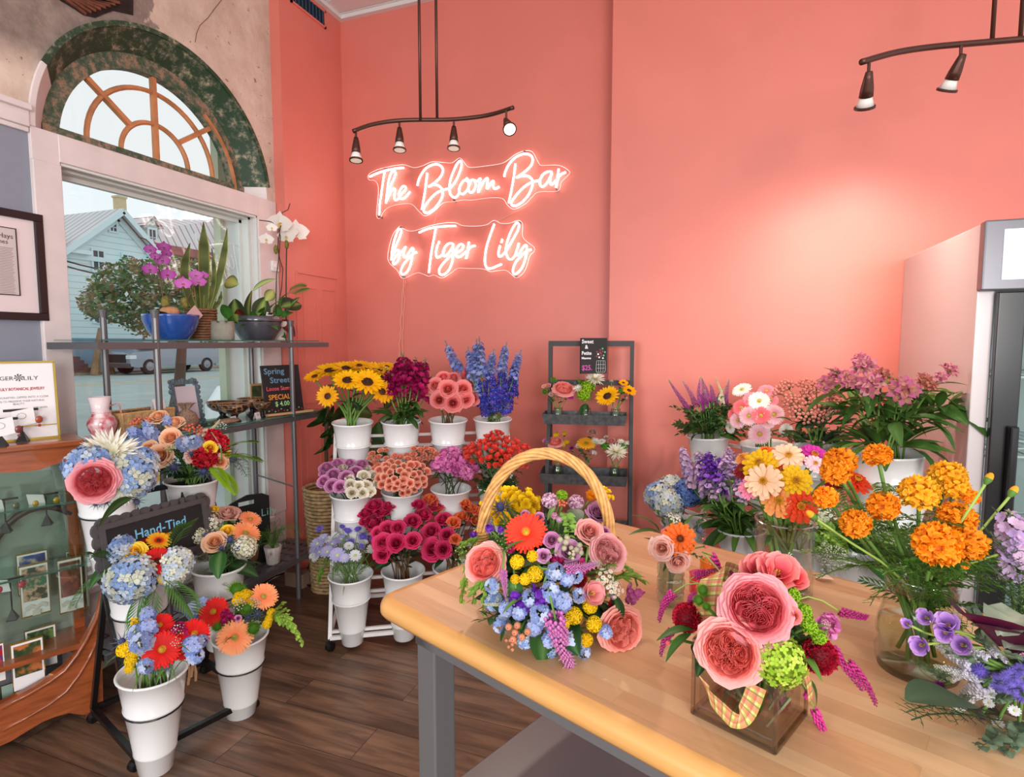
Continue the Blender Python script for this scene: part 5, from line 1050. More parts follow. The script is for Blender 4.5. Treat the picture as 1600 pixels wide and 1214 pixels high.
P('hyd_blue',hydrangea([rgb(150,176,222),rgb(178,198,232),rgb(214,222,232),rgb(130,160,214)],1));P('hyd_mix',hydrangea([rgb(176,196,226),rgb(226,228,206),rgb(206,216,226),rgb(140,168,214)],2));P('hyd_deep',hydrangea([rgb(92,124,190),rgb(112,146,206),rgb(82,110,180)],3));P('hyd_green',hydrangea([rgb(164,196,56),rgb(190,214,84),rgb(140,180,48)],4,100,.95,rgb(190,210,90),.17));P('hyd_cream',hydrangea([rgb(240,236,206),rgb(250,246,226),rgb(224,226,186)],5,110,.85,rgb(240,236,200),.15));P('hyd_pale',hydrangea([rgb(214,222,224),rgb(226,226,204),rgb(196,210,228)],6));P('hyd_lilac',hydrangea([rgb(190,176,204),rgb(214,200,214),rgb(170,160,200)],7))
bl=[rgb(132,152,214),rgb(160,172,224),rgb(112,128,200)];db=[rgb(48,56,160),rgb(70,74,180),rgb(84,64,170)]
for i in range(2):
    P('del_light%d' % i,spike(bl,i,1,52,.12,.085,.22,rgb(150,160,190)));P('del_dark%d' % i,spike(db,5+i,1,56,.13,.085,.15,rgb(90,90,160)))
    P('stock_mag%d' % i,spike([rgb(160,10,84),rgb(190,20,100),rgb(140,6,70)],9+i,1,46,.19,.13,.24,rgb(130,140,120),6,.45,rgb(200,60,120),cup=.6));P('stock_lilac%d' % i,spike([rgb(206,172,210),rgb(220,186,214),rgb(190,160,206)],12+i,1,50,.2,.13,.16,rgb(170,180,130),6,.4,rgb(230,210,220),cup=.6));P('stock_purple%d' % i,spike([rgb(124,60,190),rgb(146,84,204),rgb(104,44,166)],15+i,1,44,.2,.13,.16,rgb(150,150,140),6,.4,rgb(160,110,200),cup=.6))
P('stock_short',spike([rgb(118,44,178),rgb(142,70,200),rgb(92,30,150)],18,.8,30,.32,.26,.1,rgb(110,130,90),6,.5,rgb(150,90,200),cup=.7));P('stock_pink',spike([rgb(222,120,184),rgb(236,150,204),rgb(210,100,170)],19,.8,26,.3,.26,.1,rgb(160,150,110),6,.5,rgb(236,170,210),cup=.7));P('stock_magS',spike([rgb(170,14,90),rgb(196,30,110)],21,.8,26,.3,.26,.1,rgb(120,130,90),6,.5,rgb(200,60,120),cup=.7));P('del_short',spike([rgb(140,160,214),rgb(170,186,226),rgb(192,204,232)],20,.7,15,.55,.4,.1,rgb(150,165,170),5,.4,cup=.15));P('del_short2',spike([rgb(126,146,206),rgb(156,172,220),rgb(180,190,226)],23,.7,12,.5,.44,.1,rgb(150,165,170),5,.4,cup=.1))
P('vero0',tinyspike(rgb(166,60,150),rgb(186,100,170),1,1,.07,170,fuzz=.03));P('vero1',tinyspike(rgb(150,50,140),rgb(200,120,180),2,1,.08,170,bend=-.2,fuzz=.03));P('vero_lt',tinyspike(rgb(214,120,190),rgb(224,150,200),3,1,.085,260,bend=.1,ks=.02,fuzz=.05));P('vero_white',tinyspike(rgb(226,220,200),rgb(210,206,160),4,1,.045,170,bend=.35));P('ama',tinyspike(rgb(224,70,156),rgb(196,44,134),5,1,.075,100,tipc=rgb(180,40,120),bend=.25,ks=.03,tap=.6));P('ama2',tinyspike(rgb(224,70,156),rgb(200,50,140),6,1,.075,100,tipc=rgb(180,40,120),bend=.5,ks=.032,tap=.5,droop=.5));P('white_rods',tinyspike(rgb(206,200,214),rgb(222,220,206),7,1,.06,240,bend=.15,ks=.028,tap=.4))
P('alstro0',alstro([rgb(176,56,124),rgb(206,100,160)],1));P('alstro1',alstro([rgb(196,80,146),rgb(166,44,110)],2));P('alstro_dk',alstro([rgb(140,20,60),rgb(164,30,80)],3))
P('bry_coral',berries(rgb(232,120,90),8,1));P('bry_pink',berries(rgb(232,150,136),14,2,sz=.13));P('bry_big',berries(rgb(240,156,120),6,3,sz=.2));P('bry_green',berries(rgb(190,206,130),6,4,sz=.16));P('eryng',thistle(rgb(76,82,128),rgb(84,96,106),1));P('eryng2',thistle(rgb(96,102,130),rgb(110,124,120),2))
scab=aster(rgb(176,170,218),rgb(214,224,176),12,.2,1,2);scw=aster(rgb(222,222,228),rgb(196,210,130),12,.18,2,2);cham=aster(rgb(250,248,240),rgb(240,196,40),10,.18,3);purp=fuzz(rgb(110,90,190),rgb(150,134,226),90,2,.5,.5,.6,.05)
P('scab',scab);P('scab_w',scw);P('ager',purp);P('cham_c',cluster(cham,14,.8,.22,1));P('ager_c',cluster(fuzz(rgb(128,110,206),rgb(166,152,236),120,2,.5,.55,.6,.05),9,.62,.36,2));P('qal',cluster(cluster(aster(rgb(240,240,226),rgb(214,220,180),5,.4,1),12,.9,.2,4,rgb(150,170,110),.2,.3),22,.85,.24,3,rgb(130,156,90),.4,.8));P('ast_wht',cluster([aster(rgb(240,236,240),rgb(210,200,120),10,.2,5)],7,.7,.4,6));P('astrantia',fuzz(rgb(200,150,180),rgb(236,214,220),140,3,.45,.4));P('scabpod',cluster(fuzz(rgb(190,180,150),rgb(236,226,214),120,4,.7,.25),4,.6,.4,7));P('freesia_y',cluster(tulip(rgb(244,190,10),rgb(254,216,30),2,6,.5),7,.75,.4,8));P('freesia_r',cluster(tulip(rgb(226,58,50),rgb(244,90,76),2,6,.4),9,.8,.27,9,lo=.9));P('bud_green',bud(rgb(240,170,40)));P('bud_pink',bud(rgb(246,110,120)));P('celosia',celosia(rgb(150,8,34),rgb(190,14,50),1));P('gyp',cluster(fuzz(rgb(170,190,90),rgb(210,220,130),20,1,.6,.3),26,1,.08,11));P('carn_red',pompon(rgb(176,10,30),rgb(206,20,44),100,.42,.18,8,.8,.8,.8,.7));P('hyp_bud',cluster(fuzz(rgb(200,206,190),rgb(226,226,214),30,5,.7,.3),18,.7,.13,12));P('cornfl',fuzz(rgb(90,10,90),rgb(130,20,120),120,6,.4,.6,.5,.06));P('carn_small',pompon(rgb(196,130,160),rgb(228,170,190),60,.3,.14,9,.8,.5));P('orchid_p',orchid(rgb(170,20,150),rgb(120,0,90),1,rgb(220,120,200)));P('orchid_m',orchid(rgb(206,90,190),rgb(150,30,130),2,rgb(240,200,120)));P('orchid_w',orchid(rgb(250,244,236),rgb(236,214,150),3,rgb(236,190,60)))
P('lilac_bell',tulip(rgb(150,100,190),rgb(196,150,222),6,6,.35,rgb(214,176,232)))
L_=lambda k,mb:PM.__setitem__(k,mb.mesh('leaf',M_LEAF,True))
L_('lf_lance',leaf(rgb(62,98,40),.17,.3,.5));L_('lf_lance2',leaf(rgb(96,134,56),.12,.3,.35));L_('lf_broad',leaf(rgb(44,86,36),.34,.2,.4,vein=rgb(90,130,70),n=8));L_('lf_dark',leaf(rgb(34,66,34),.28,.2,.35,vein=rgb(70,110,60)));L_('lf_oval',leaf(rgb(74,96,74),.3,.15,.2));L_('lf_grass',leaf(rgb(92,134,56),.035,.3,.8));L_('palm',frond(rgb(64,108,44),13,.5,.022,.45,.75,rgb(96,134,60)));L_('fern',frond(rgb(104,150,40),22,.2,.022,.3,1.35));L_('fern_lt',frond(rgb(150,190,40),22,.26,.035,.45,1.3));L_('feather',feather(rgb(98,138,60)));L_('feather_dk',feather(rgb(74,96,60),12,2));L_('herb',herb(rgb(120,160,64),9,1));L_('herb_lt',herb(rgb(150,186,76),12,2,.05,.12));L_('herb_dk',herb(rgb(64,96,50),8,3,.08,.26));L_('euc',herb(rgb(110,130,104),8,4,.13,.2));L_('sage',leaf(rgb(150,162,140),.4,.2,.25,n=8,wavy=.15,vein=rgb(190,198,176)));L_('mari_leaf',frond(rgb(84,128,50),8,.3,.03,.25,1.0));L_('calla',leaf(rgb(74,16,46),.42,.5,.1,n=9,vein=rgb(110,30,70)))
# ------------------------------------------------------------------- a flower = Empty at its foot > bloom, stem, leaves
rf=random.Random(11)
STC={'g':rgb(104,140,64),'d':rgb(70,78,44),'l':rgb(150,176,84),'b':rgb(110,78,50)}
def orient(n,spin=None):
    q=Vector(n).normalized().to_track_quat('Z','Y').to_matrix().to_4x4();return q @ Matrix.Rotation(rf.uniform(0,6.28) if spin is None else spin,4,'Z')
def childm(name,me,parent,M):
    o=bpy.data.objects.new(name,me);COL.objects.link(o);o.parent=parent;o.matrix_parent_inverse=Matrix.Translation(-parent.location);o.matrix_basis=M;return o
def flower(nm,cat,key,head,nrm,size,foot,label,group=None,stem=.0028,sc='g',leaves=(),part='bloom',spin=None,axis=False,asc=None,via=None):
    """head = centre of the bloom; foot = where the stem ends (in water, bucket, moss)"""
    head=Vector(head);foot=Vector(foot);nrm=Vector(nrm).normalized()
    t=thing(nm,tuple(foot),label,cat,group);S_=Matrix.Diagonal((size*(asc or 1),size*(asc or 1),size,1))
    childm(part,PM[key],t,Matrix.Translation(head) @ orient(nrm,spin) @ S_)
    neck=head-nrm*(size*.3 if not axis else 0)
    if stem:
        d=(neck-foot).length;c1=foot+Vector((0,0,d*.45)) if via is None else Vector(via);c2=neck-nrm*d*.35
        pts=[foot*(1-u)**3+c1*3*u*(1-u)**2+c2*3*u*u*(1-u)+neck*u**3 for u in (0,.2,.4,.6,.8,1)]
        childm('stem',MB().tube(pts,[stem*1.15]*3+[stem]*3,5,True,STC[sc]).mesh('stem',M_STEM,True),t,Matrix())
        for (lk,u,L,az,el) in leaves:
            i=min(4,int(u*5));p=pts[i].lerp(pts[i+1],u*5-i);childm('leaf',PM[lk],t,Matrix.Translation(p) @ Matrix.Rotation(az,4,'Z') @ Matrix.Rotation(-el,4,'Y') @ Matrix.Scale(L,4))
    return t
KN=(('lf_','leaf','leaf'),('herb','herb_sprig','leafy sprig'),('feather','feathery_frond','feathery frond'),('euc','eucalyptus_sprig','leafy sprig'),('mari','marigold_leaf','leaf'),('palm','palm_frond','palm frond'),('fern','fern_frond','fern'),('sage','sage_leaf','leaf'),('calla','plum_leaf','leaf'))
def sprig(nm,key,p,d,L,label,group=None,cat='leaf',roll=0):
    nm,cat=[k[1:] for k in KN if key.startswith(k[0])][0]
    """a loose leaf or frond, pointing along d from p"""
    d=Vector(d).normalized();y=Vector((0,0,1)).cross(d);y=y.normalized() if y.length > .05 else Vector((0,1,0));z=d.cross(y)
    M=Matrix(((d.x,y.x,z.x,p[0]),(d.y,y.y,z.y,p[1]),(d.z,y.z,z.z,p[2]),(0,0,0,1))) @ Matrix.Rotation(roll,4,'X') @ Matrix.Scale(L,4)
    o=bpy.data.objects.new(nm,PM[key]);COL.objects.link(o);o.matrix_world=M;tag(o,label,cat,group);return o
# =================================================================== arranging the flowers
DS='''rose_hot:rose:hot pink rose|rose_salmon:rose:salmon pink rose|rose_lav:rose:lavender pink rose|rose_white:rose:small cream rose|rose_spray:rose:peach spray rose|rose_orange:rose:orange rose|rose_peach:rose:peach rose|rose_mauve:rose:mauve rose|rose_pink:rose:soft pink rose|rose_blush:rose:pale blush rose|rose_yellow:rose:bright yellow rose|rose_dusty:rose:dusty pink rose|gr_coral:rose:coral garden rose|gr_peach:rose:peachy coral garden rose|gr_pink:rose:large pink garden rose|gr_soft:rose:light pink garden rose|peony:peony:pink peony|coral_peony:peony:coral pink open peony|tulip_rose:rose:pale pink half open rose|tulip_orange:tulip:orange bud|ger_red:gerbera:red gerbera|ger_coral:gerbera:bright coral red gerbera|ger_peach:gerbera:peach orange gerbera|ger_darkred:gerbera:dark red gerbera with black eye|ger_bi:gerbera:yellow gerbera with red centre|gm_pink:gerbera:pink mini gerbera|gm_coral:gerbera:coral mini gerbera|gm_white:gerbera:white mini gerbera|gm_rosy:gerbera:pale edged pink mini gerbera|sunf:sunflower:yellow sunflower|daisy_yel:daisy:golden yellow daisy|mum_white:chrysanthemum:white spider chrysanthemum|mum_flat:chrysanthemum:flat white chrysanthemum|mum_lilac:chrysanthemum:pale lilac chrysanthemum|mum_yellow:button chrysanthemum:round yellow button chrysanthemum|mum_green:chrysanthemum:lime green chrysanthemum|mum_dkgreen:chrysanthemum:green button chrysanthemum|tri_green:dianthus:fuzzy green dianthus ball|mari:marigold:orange marigold|zin_yellow:zinnia:yellow zinnia|zin_peach:zinnia:pale peach zinnia|zin_orange:zinnia:soft orange zinnia|zin_red:zinnia:orange red zinnia|zin_mag:zinnia:magenta zinnia|zin_pink:zinnia:pink zinnia|zin_dark:zinnia:dark red zinnia|zin_lt:zinnia:pale pink zinnia|zin_or2:zinnia:burnt orange zinnia|hyd_blue:hydrangea:light blue hydrangea|hyd_mix:hydrangea:blue and cream hydrangea|hyd_deep:hydrangea:deep blue hydrangea|hyd_green:hydrangea:lime green hydrangea|hyd_cream:hydrangea:cream hydrangea|hyd_pale:hydrangea:pale grey blue hydrangea|hyd_lilac:hydrangea:pale lilac hydrangea|del_light:delphinium:light blue delphinium spike|del_dark:delphinium:dark blue delphinium spike|stock_magS:stock:short magenta stock|stock_mag:stock:magenta stock spike|stock_lilac:stock:pale lilac stock spike|stock_purple:stock:purple stock spike|stock_short:stock:short purple stock|stock_pink:stock:short pink stock|del_short:delphinium:short pale blue delphinium|vero_white:veronica:slim white veronica spike|vero_lt:veronica:fluffy pink veronica spike|vero:veronica:purple veronica spike|ama:amaranth:drooping pink amaranth spray|white_rods:veronica:white beaded flower spike|alstro_dk:alstroemeria:dark red alstroemeria|alstro:alstroemeria:pink alstroemeria|bry_coral:hypericum:coral hypericum berry sprig|bry_pink:hypericum:pink hypericum berry sprig|bry_big:hypericum:peach hypericum berry sprig|bry_green:hypericum:green hypericum berry sprig|eryng:thistle:spiky blue grey thistle|scab_w:scabious:small white scabious|scabpod:seed head:round cream seed heads|scab:scabious:pale lilac scabious|ager:ageratum:fluffy violet ageratum|cham_c:chamomile:spray of tiny white daisies|qal:queen annes lace:flat white lace flower|ast_wht:aster:white aster spray|astrantia:clover:fluffy pink clover head|freesia_y:freesia:yellow freesia spray|freesia_r:spray flower:coral red flower spray|bud_green:bud:closed green and orange bud|bud_pink:bud:pink closed bud|celosia:celosia:crimson velvety celosia|gyp:filler flower:airy lime filler spray|carn_red:carnation:red carnation|hyp_bud:filler flower:pale grey budded spray|cornfl:cornflower:dark plum cornflower|carn_small:clover:small dusty pink clover head|orchid_p:orchid:vivid purple orchid bloom|orchid_m:orchid:mauve orchid bloom|orchid_w:orchid:white orchid bloom'''
DD={a.split(':')[0]:a.split(':')[1:] for a in DS.split('|')}
def desc(k):
    for n in range(len(k),1,-1):
        if k[:n] in DD:return DD[k[:n]]
    raise KeyError(k)
_Fh=Vector((-sin(YAW),cos(YAW),0));_Rh=Vector(_R)
class Dome:
    def __init__(s,C,r,f,u):s.C=Vector(C);s.r=(r,f,u)
    def hit(s,x,y,push=0):
        d=Vector(ray(x,y));o=Vector(_C)-s.C;q=lambda v:Vector((v.dot(_Rh)/s.r[0],v.dot(_Fh)/s.r[1],v.z/s.r[2]));a=q(d);b=q(o)
        A=a.dot(a);B=2*a.dot(b);Cc=b.dot(b)-1;D=B*B-4*A*Cc
        t=(-B-sqrt(D))/(2*A) if D > 0 else -B/(2*A)
        p=Vector(_C)+d*t;l=p-s.C;n=_Rh*(l.dot(_Rh)/s.r[0]**2)+_Fh*(l.dot(_Fh)/s.r[1]**2)+Vector((0,0,l.z/s.r[2]**2));n.normalize()
        return p-(Vector(ray(x,y)).normalized()*push),n
GS=1.2
def arrange(where,dome,foot,fr,items,lf=None,k=.45,up=.1,stem=.0026,sc='g',whole=False):
    """items: 'key x y diameter [tip_x tip_y] [;push]' separated by newline or |  ; positions read off the photograph's dome of flowers"""
    L=[]
    for it in items.replace('\n','|').split('|'):
        w=it.split()
        if len(w) < 4:continue
        key=w[0];v=[float(z) for z in w[1:]];L.append((key,v))
    by={}
    for i,(key,v) in enumerate(L):by.setdefault(desc(key)[1],[]).append(i)
    lab={}
    for dsc,ids in by.items():
        n=len(ids);cx={i:(L[i][1][0]+(L[i][1][3] if len(L[i][1]) >= 5 else L[i][1][0]))/2 for i in ids};cy={i:L[i][1][1] for i in ids}
        if n == 1:lab[ids[0]]=('%s %s' % (dsc,where),None);continue
        sx=sorted(ids,key=lambda i:cx[i]);sy=sorted(ids,key=lambda i:cy[i]);wide=cx[sx[-1]]-cx[sx[0]] >= cy[sy[-1]]-cy[sy[0]]
        grp='%s, %s' % (dsc,where)
        if n == 2:nm=('left','right') if wide else ('upper','lower');o=sx if wide else sy;lab.update({o[q]:('%s of the two, %s' % (nm[q]+' '+dsc,where),grp) for q in (0,1)});continue
        if n == 3:nm=('leftmost','middle','rightmost') if wide else ('topmost','middle','lowest');o=sx if wide else sy;lab.update({o[q]:('%s %s %s' % (nm[q],dsc,where),grp) for q in range(3)});continue
        left=list(ids)
        for nm,s_ in (('leftmost',sx),('rightmost',sx[::-1]),('topmost',sy),('lowest',sy[::-1])):
            for i in s_:
                if i in left:break
            if i in left:left.remove(i);lab[i]=('%s %s %s' % (nm,dsc,where),grp)
        for i in left:lab[i]=('inner %s %s' % (dsc,where),grp)
    for i,(key,v) in enumerate(L):
        c,dsc=desc(key);x,y,d=v[:3];label,g=lab[i];spk=len(v) >= 5;push=v[5] if len(v) > 5 else (v[3] if len(v) == 4 else 0)
        f=Vector(foot)+Vector((rf.uniform(-fr,fr),rf.uniform(-fr,fr),0))*.7
        if spk:
            p,n=dome.hit(x,y,push);q,n2=dome.hit(v[3],v[4],push);dr=q-p;size=dr.length*(1.2 if key in ('stock_short','stock_pink','stock_magS') else 1);hd=p;nn=dr;asc=d/100 if d else None
        else:
            p,n=dome.hit(x,y,push);size=d/2*depth(p)/FPX*(1.4 if key.startswith('del_short') else 1)*GS;tc=(Vector(_C)-p).normalized();nn=n*(1-k)+tc*k+Vector((0,0,up));hd=p;asc=None
        ls=[]
        if lf:
            for q in range(lf[2]):ls.append((lf[0] if isinstance(lf[0],str) else rf.choice(lf[0]),rf.uniform(lf[3],lf[4]),lf[1]*rf.uniform(.7,1.2),rf.uniform(0,6.28),rf.uniform(-.3,.9)))
        base=key[:-1] if key[-1].isdigit() else key
        flower(c.replace(' ','_'),c,key,hd,nn,size,f,label,g,stem,sc,ls,axis=spk,asc=asc,part={'berr':'berries'}.get(base[:4],'bloom'),spin=rf.uniform(-.4,.4) if key.startswith('orchid') else None)
def rnd_items(key,n,cx,cy,rx,ry,d,seed,nv=3,jd=.2):
    r=random.Random(seed);out=[];tries=0;pts=[]
    while len(pts) < n and tries < 4000:
        tries += 1;a=r.uniform(0,2*pi);q=sqrt(r.random());x=cx+rx*q*cos(a);y=cy+ry*q*sin(a)
        if all((x-u)**2+(y-v)**2 > (d*.62)**2 for u,v in pts):pts.append((x,y))
    return '|'.join('%s%s %.0f %.0f %.0f' % (key,i % nv if nv else '',x,y,d*(1+r.uniform(-jd,jd))) for i,(x,y) in enumerate(pts))
def bk(key,dn=.09):c,ax,R=BK[key];return c-ax*dn
def near(key,up=.0):c,ax,R=BK[key];return c+Vector((0,0,up))
def sprigs(where,keys,n,C,rr,L,seed,az=(0,6.28),el=(-.2,.9),nm='foliage_sprig',kind='green foliage'):
    r=random.Random(seed)
    for i in range(int(n*.8)):
        a=r.uniform(*az);e=r.uniform(*el);d=Vector((cos(a)*cos(e),sin(a)*cos(e),sin(e)));key=r.choice(keys);kind='green '+[k[2] for k in KN if key.startswith(k[0])][0]
        sprig(nm,key,Vector(C)+Vector((d.x,d.y,0))*rr*r.uniform(.3,1),d,L*r.uniform(.75,1.2),'%s %s' % (kind,where),'%s, %s' % (kind,where),'foliage',r.uniform(-.6,.6))
# --------------------------------------------------------------- white rack, top row
D=lambda key,up,r,f,u:Dome(near(key,up),r,f,u)
arrange('in the top left bucket',D('to0',.16,.2,.16,.09),bk('to0',.06),.05,'''sunf 515 579 44|sunf2 492 588 34|sunf 541 575 40|sunf 543 594 42|sunf2 561 571 34|sunf 574 597 48|sunf 590 578 40|sunf2 597 612 38|sunf2 512 619 34 -.05|sunf 575 576 40|sunf2 528 583 36|sunf 600 590 34|sunf2 556 583 34|sunf2 604 573 30 -.05''',('lf_dark',.07,1,.3,.8),k=.4,up=.3,stem=.0052)
arrange('in the magenta stock bucket',D('to1',.16,.15,.12,.11),bk('to1',.06),.05,'''stock_mag0 620 622 95 606 575|stock_mag1 628 612 95 622 562|stock_mag0 634 618 100 633 553|stock_mag1 642 608 95 648 558|stock_mag0 652 618 95 662 562|stock_mag1 612 626 95 599 588|stock_mag0 660 628 95 676 588|stock_mag1 640 622 100 641 580|stock_mag1 651 624 90 654 572|stock_mag0 625 624 90 616 585''',('lf_lance',.10,4,.25,.8),stem=.0035)
arrange('in the salmon rose bucket',D('to2',.12,.17,.13,.12),bk('to2',.06),.05,'''rose_salmon0 724 583 29|rose_salmon1 693 589 25|rose_salmon2 680 602 27|rose_salmon0 700 607 30|rose_salmon1 724 607 28|rose_salmon2 741 597 26|rose_salmon0 686 625 28|rose_salmon1 708 630 30|rose_salmon2 728 624 27|rose_salmon0 709 589 22|rose_salmon1 666 594 22|rose_salmon2 741 622 24|rose_salmon0 669 609 22''',('lf_oval',.05,2,.4,.8),sc='b',stem=.0028)
arrange('in the salmon rose bucket',D('to2',.12,.17,.13,.12),bk('to2',.06),.03,'''stock_magS 668 612 0 661 600''')
arrange('in the top right bucket',D('to3',.2,.17,.12,.17),bk('to3',.06),.05,'''del_light0 722 588 119 692 534|del_light1 742 590 102 741 530|del_light0 752 590 102 750 528|del_light1 764 600 102 768 545|del_light0 783 588 102 790 533|del_light1 800 598 110 811 545|del_light0 738 592 102 731 540|del_dark0 756 638 150 750 592|del_dark1 770 632 160 770 580|del_dark0 785 630 150 788 578|del_dark1 798 622 150 806 572|del_dark0 775 642 150 780 596|del_dark1 762 646 140 757 606|del_dark0 790 645 140 798 600|del_light1 748 620 119 744 575''',('feather_dk',.08,2,.3,.7),stem=.0028)
# middle row
arrange('in the lavender and cream rose bucket',D('mi0',.02,.17,.15,.10),bk('mi0'),.05,'''rose_lav0 510 729 24|rose_lav1 520 740 24|rose_lav2 505 751 22|rose_lav0 534 733 24|rose_lav1 527 722 20|rose_lav2 541 744 24|rose_lav0 518 758 24|rose_lav1 531 760 22|rose_lav2 556 735 22|rose_lav0 566 724 20|rose_lav1 506 738 18|rose_lav2 546 722 18|rose_white0 536 729 15 .01|rose_white1 569 742 20|rose_white2 547 757 20|rose_white0 585 742 19|rose_white1 560 759 17|rose_white2 573 758 19|rose_white0 550 770 19|rose_white1 567 770 18|rose_white2 579 768 18|rose_white0 590 756 15|rose_white1 573 730 15|rose_white2 546 747 15|rose_white0 590 736 14''',('lf_dark',.05,2,.5,.9),sc='d')
arrange('in the peach spray rose bucket',D('mi1',.045,.17,.15,.12),bk('mi1'),.05,rnd_items('rose_spray',46,629,741,40,30,13.5,4)+'|'+rnd_items('rose_spray',14,596,718,24,16,12,5)+'|'+rnd_items('rose_spray',12,660,708,28,10,12,6),('lf_dark',.04,1,.5,.9),sc='d',stem=.0018)
arrange('in the pink peony bucket',D('mi2',.03,.12,.12,.09),bk('mi2'),.05,'''peony0 690 724 28|peony1 713 727 30|peony0 708 710 24|peony1 738 730 18|peony0 729 740 18|peony1 697 711 20|rose_white0 690 707 15|bud_pink 728 727 9|bud_pink 681 734 9''',('lf_lance',.08,2,.5,.95),sc='d')
arrange('in the coral flower bucket',D('mi3',.08,.16,.12,.11),bk('mi3'),.05,'''freesia_r 768 692 34|freesia_r 785 703 36|freesia_r 765 712 36|freesia_r 800 700 34|freesia_r 742 716 36|freesia_r 820 708 30|freesia_r 797 718 36|freesia_r 779 722 34|freesia_r 812 722 28|freesia_r 752 700 30|freesia_r 776 684 26|freesia_r 735 706 26''',('herb_dk',.08,4,.45,.9))
sprigs('in the magenta stock bucket',['lf_lance'],30,near('to1',.02),.08,.10,35,el=(-.5,1.0));sprigs('in the hot pink rose buckets',['lf_dark'],20,near('lo1',.06),.09,.07,36,el=(-.4,.9));sprigs('under the hot pink roses',['lf_dark'],16,near('lo2',.05),.09,.07,37,el=(-.4,.9));sprigs('under the coral flowers',['herb_dk','lf_lance'],46,near('mi3',-.01),.08,.085,5,el=(.1,1.0))
# bottom row
arrange('in the lilac scabious bucket',D('lo0',.03,.17,.15,.12),bk('lo0'),.05,'''ager 548 815 15|ager 543 828 18|ager 567 838 18|ager 548 846 15|ager 499 826 14|ager 556 801 12|ager 565 853 11|ager 535 822 15|ager 559 826 16|ager 582 842 12|scab 496 849 22|scab 511 862 20|scab 527 867 22|scab 519 850 19|scab 499 862 18|scab 491 858 15|scab 533 842 18|scab 538 872 14|scab 505 840 15|scab_w 555 868 17|scab_w 581 858 15|scab_w 545 853 14|scab_w 512 843 14|scab_w 524 836 12|scab_w 493 872 12|scab_w 568 847 14|scab_w 488 868 11''',('lf_grass',.09,3,.5,.95),stem=.0012)
sprigs('at the rim of the lilac bucket',['lf_grass','feather'],26,near('lo0',-.01),.07,.09,6,el=(0,1.2));sprigs('trailing left of the lilac bucket',['herb','lf_lance2'],7,near('lo0',.02)-_Rh*.12,.03,.08,7,az=(2.6,4),el=(-1.2,.1))
arrange('in the middle hot pink rose bucket',D('lo1',.1,.22,.17,.16),bk('lo1'),.05,'''rose_hot0 584 815 32|rose_hot1 605 826 30|rose_hot2 571 800 26|rose_hot0 598 848 32|rose_hot1 619 848 31|rose_hot2 645 844 27|rose_hot0 621 824 26|rose_hot1 645 813 28|rose_hot2 591 832 24|rose_hot0 662 803 28|rose_hot1 655 787 24|rose_hot2 597 796 30|rose_hot0 584 788 28|rose_hot1 597 866 28|rose_hot2 590 846 20|rose_hot0 607 789 22|rose_hot1 571 812 22''',('lf_dark',.055,3,.3,.9),sc='b',stem=.003)
arrange('in the hot pink and orange rose bucket',D('lo2',.1,.2,.17,.15),bk('lo2'),.05,'''rose_hot0 692 810 27|rose_hot1 673 829 30|rose_hot2 675 858 36|rose_hot0 698 835 24|rose_hot1 692 858 28|rose_hot2 680 790 24|rose_orange0 671 777 22|rose_orange1 683 792 24|rose_orange2 709 815 22|rose_orange0 735 793 26|rose_orange1 748 798 22|rose_orange2 727 785 20|rose_orange0 711 842 18|rose_orange1 722 806 22|rose_orange2 744 812 20|rose_orange0 676 782 18''',('lf_dark',.055,2,.3,.9),sc='b',stem=.003)
arrange('in the bottom right bucket of white rack',D('lo3',.1,.18,.15,.12),bk('lo3'),.05,'''freesia_y 791 797 40|freesia_y 815 800 40|freesia_y 778 812 38|freesia_y 828 788 34|freesia_y 768 798 30|freesia_y 800 785 30|freesia_y 806 815 30|eryng 782 792 44''',('lf_grass',.09,2,.5,.9))
GS=1.06
# --------------------------------------------------------------- black rack
kd=lambda key,up,r,f,u:Dome(near(key,up),r,f,u)
arrange('in the upper left bucket',kd('kTL',.03,.16,.15,.13),bk('kTL'),.05,'''hyd_blue 140 730 72|hyd_mix 206 742 74|hyd_blue 222 722 50|gr_pink 147 752 58 .06|mum_white 172 709 84|mum_flat 190 766 46 .04|daisy_yel 143 700 22|eryng2 165 782 30|eryng2 212 782 30|eryng2 150 786 24|rose_yellow 240 746 24 -.04|daisy_yel 192 700 16''',('lf_broad',.07,1,.5,.9))
sprig('leaf','lf_broad',PD(206,779,1.92),PD(163,802,1.86)-PD(206,779,1.92),.12,'single broad green leaf hanging below the pink garden rose, black rack',None,'leaf',.7)
arrange('in the upper right bucket',kd('kTR',.07,.2,.16,.17),bk('kTR'),.05,'''rose_peach0 250 711 42|rose_peach1 266 683 36|rose_peach2 273 659 32|rose_peach0 247 650 32|rose_peach1 232 700 30|rose_peach2 345 722 28|rose_dusty 304 711 30|rose_dusty 322 680 26|carn_red 320 715 34|carn_red 342 693 30|carn_red 333 683 26|rose_yellow 329 699 24 .02|rose_yellow 353 710 20|del_short 222 692 28|del_short2 214 680 26|del_short 205 700 26|del_short 288 694 28|del_short2 262 662 20|del_short 234 668 20|del_short2 240 680 28|del_short 304 692 26|bry_coral 216 662 24|bry_coral 232 661 22|bry_coral 296 672 24|bry_coral 310 674 22|bry_green 268 702 22|eryng 318 736 34|eryng 272 730 32|eryng 299 709 20|eryng2 362 718 40|vero_white 316 683 90 357 652|vero_white 345 700 90 336 677 .03|vero_white 355 706 80 398 715|hyp_bud 345 668 24''',(('lf_lance','lf_dark'),.07,2,.5,.95))
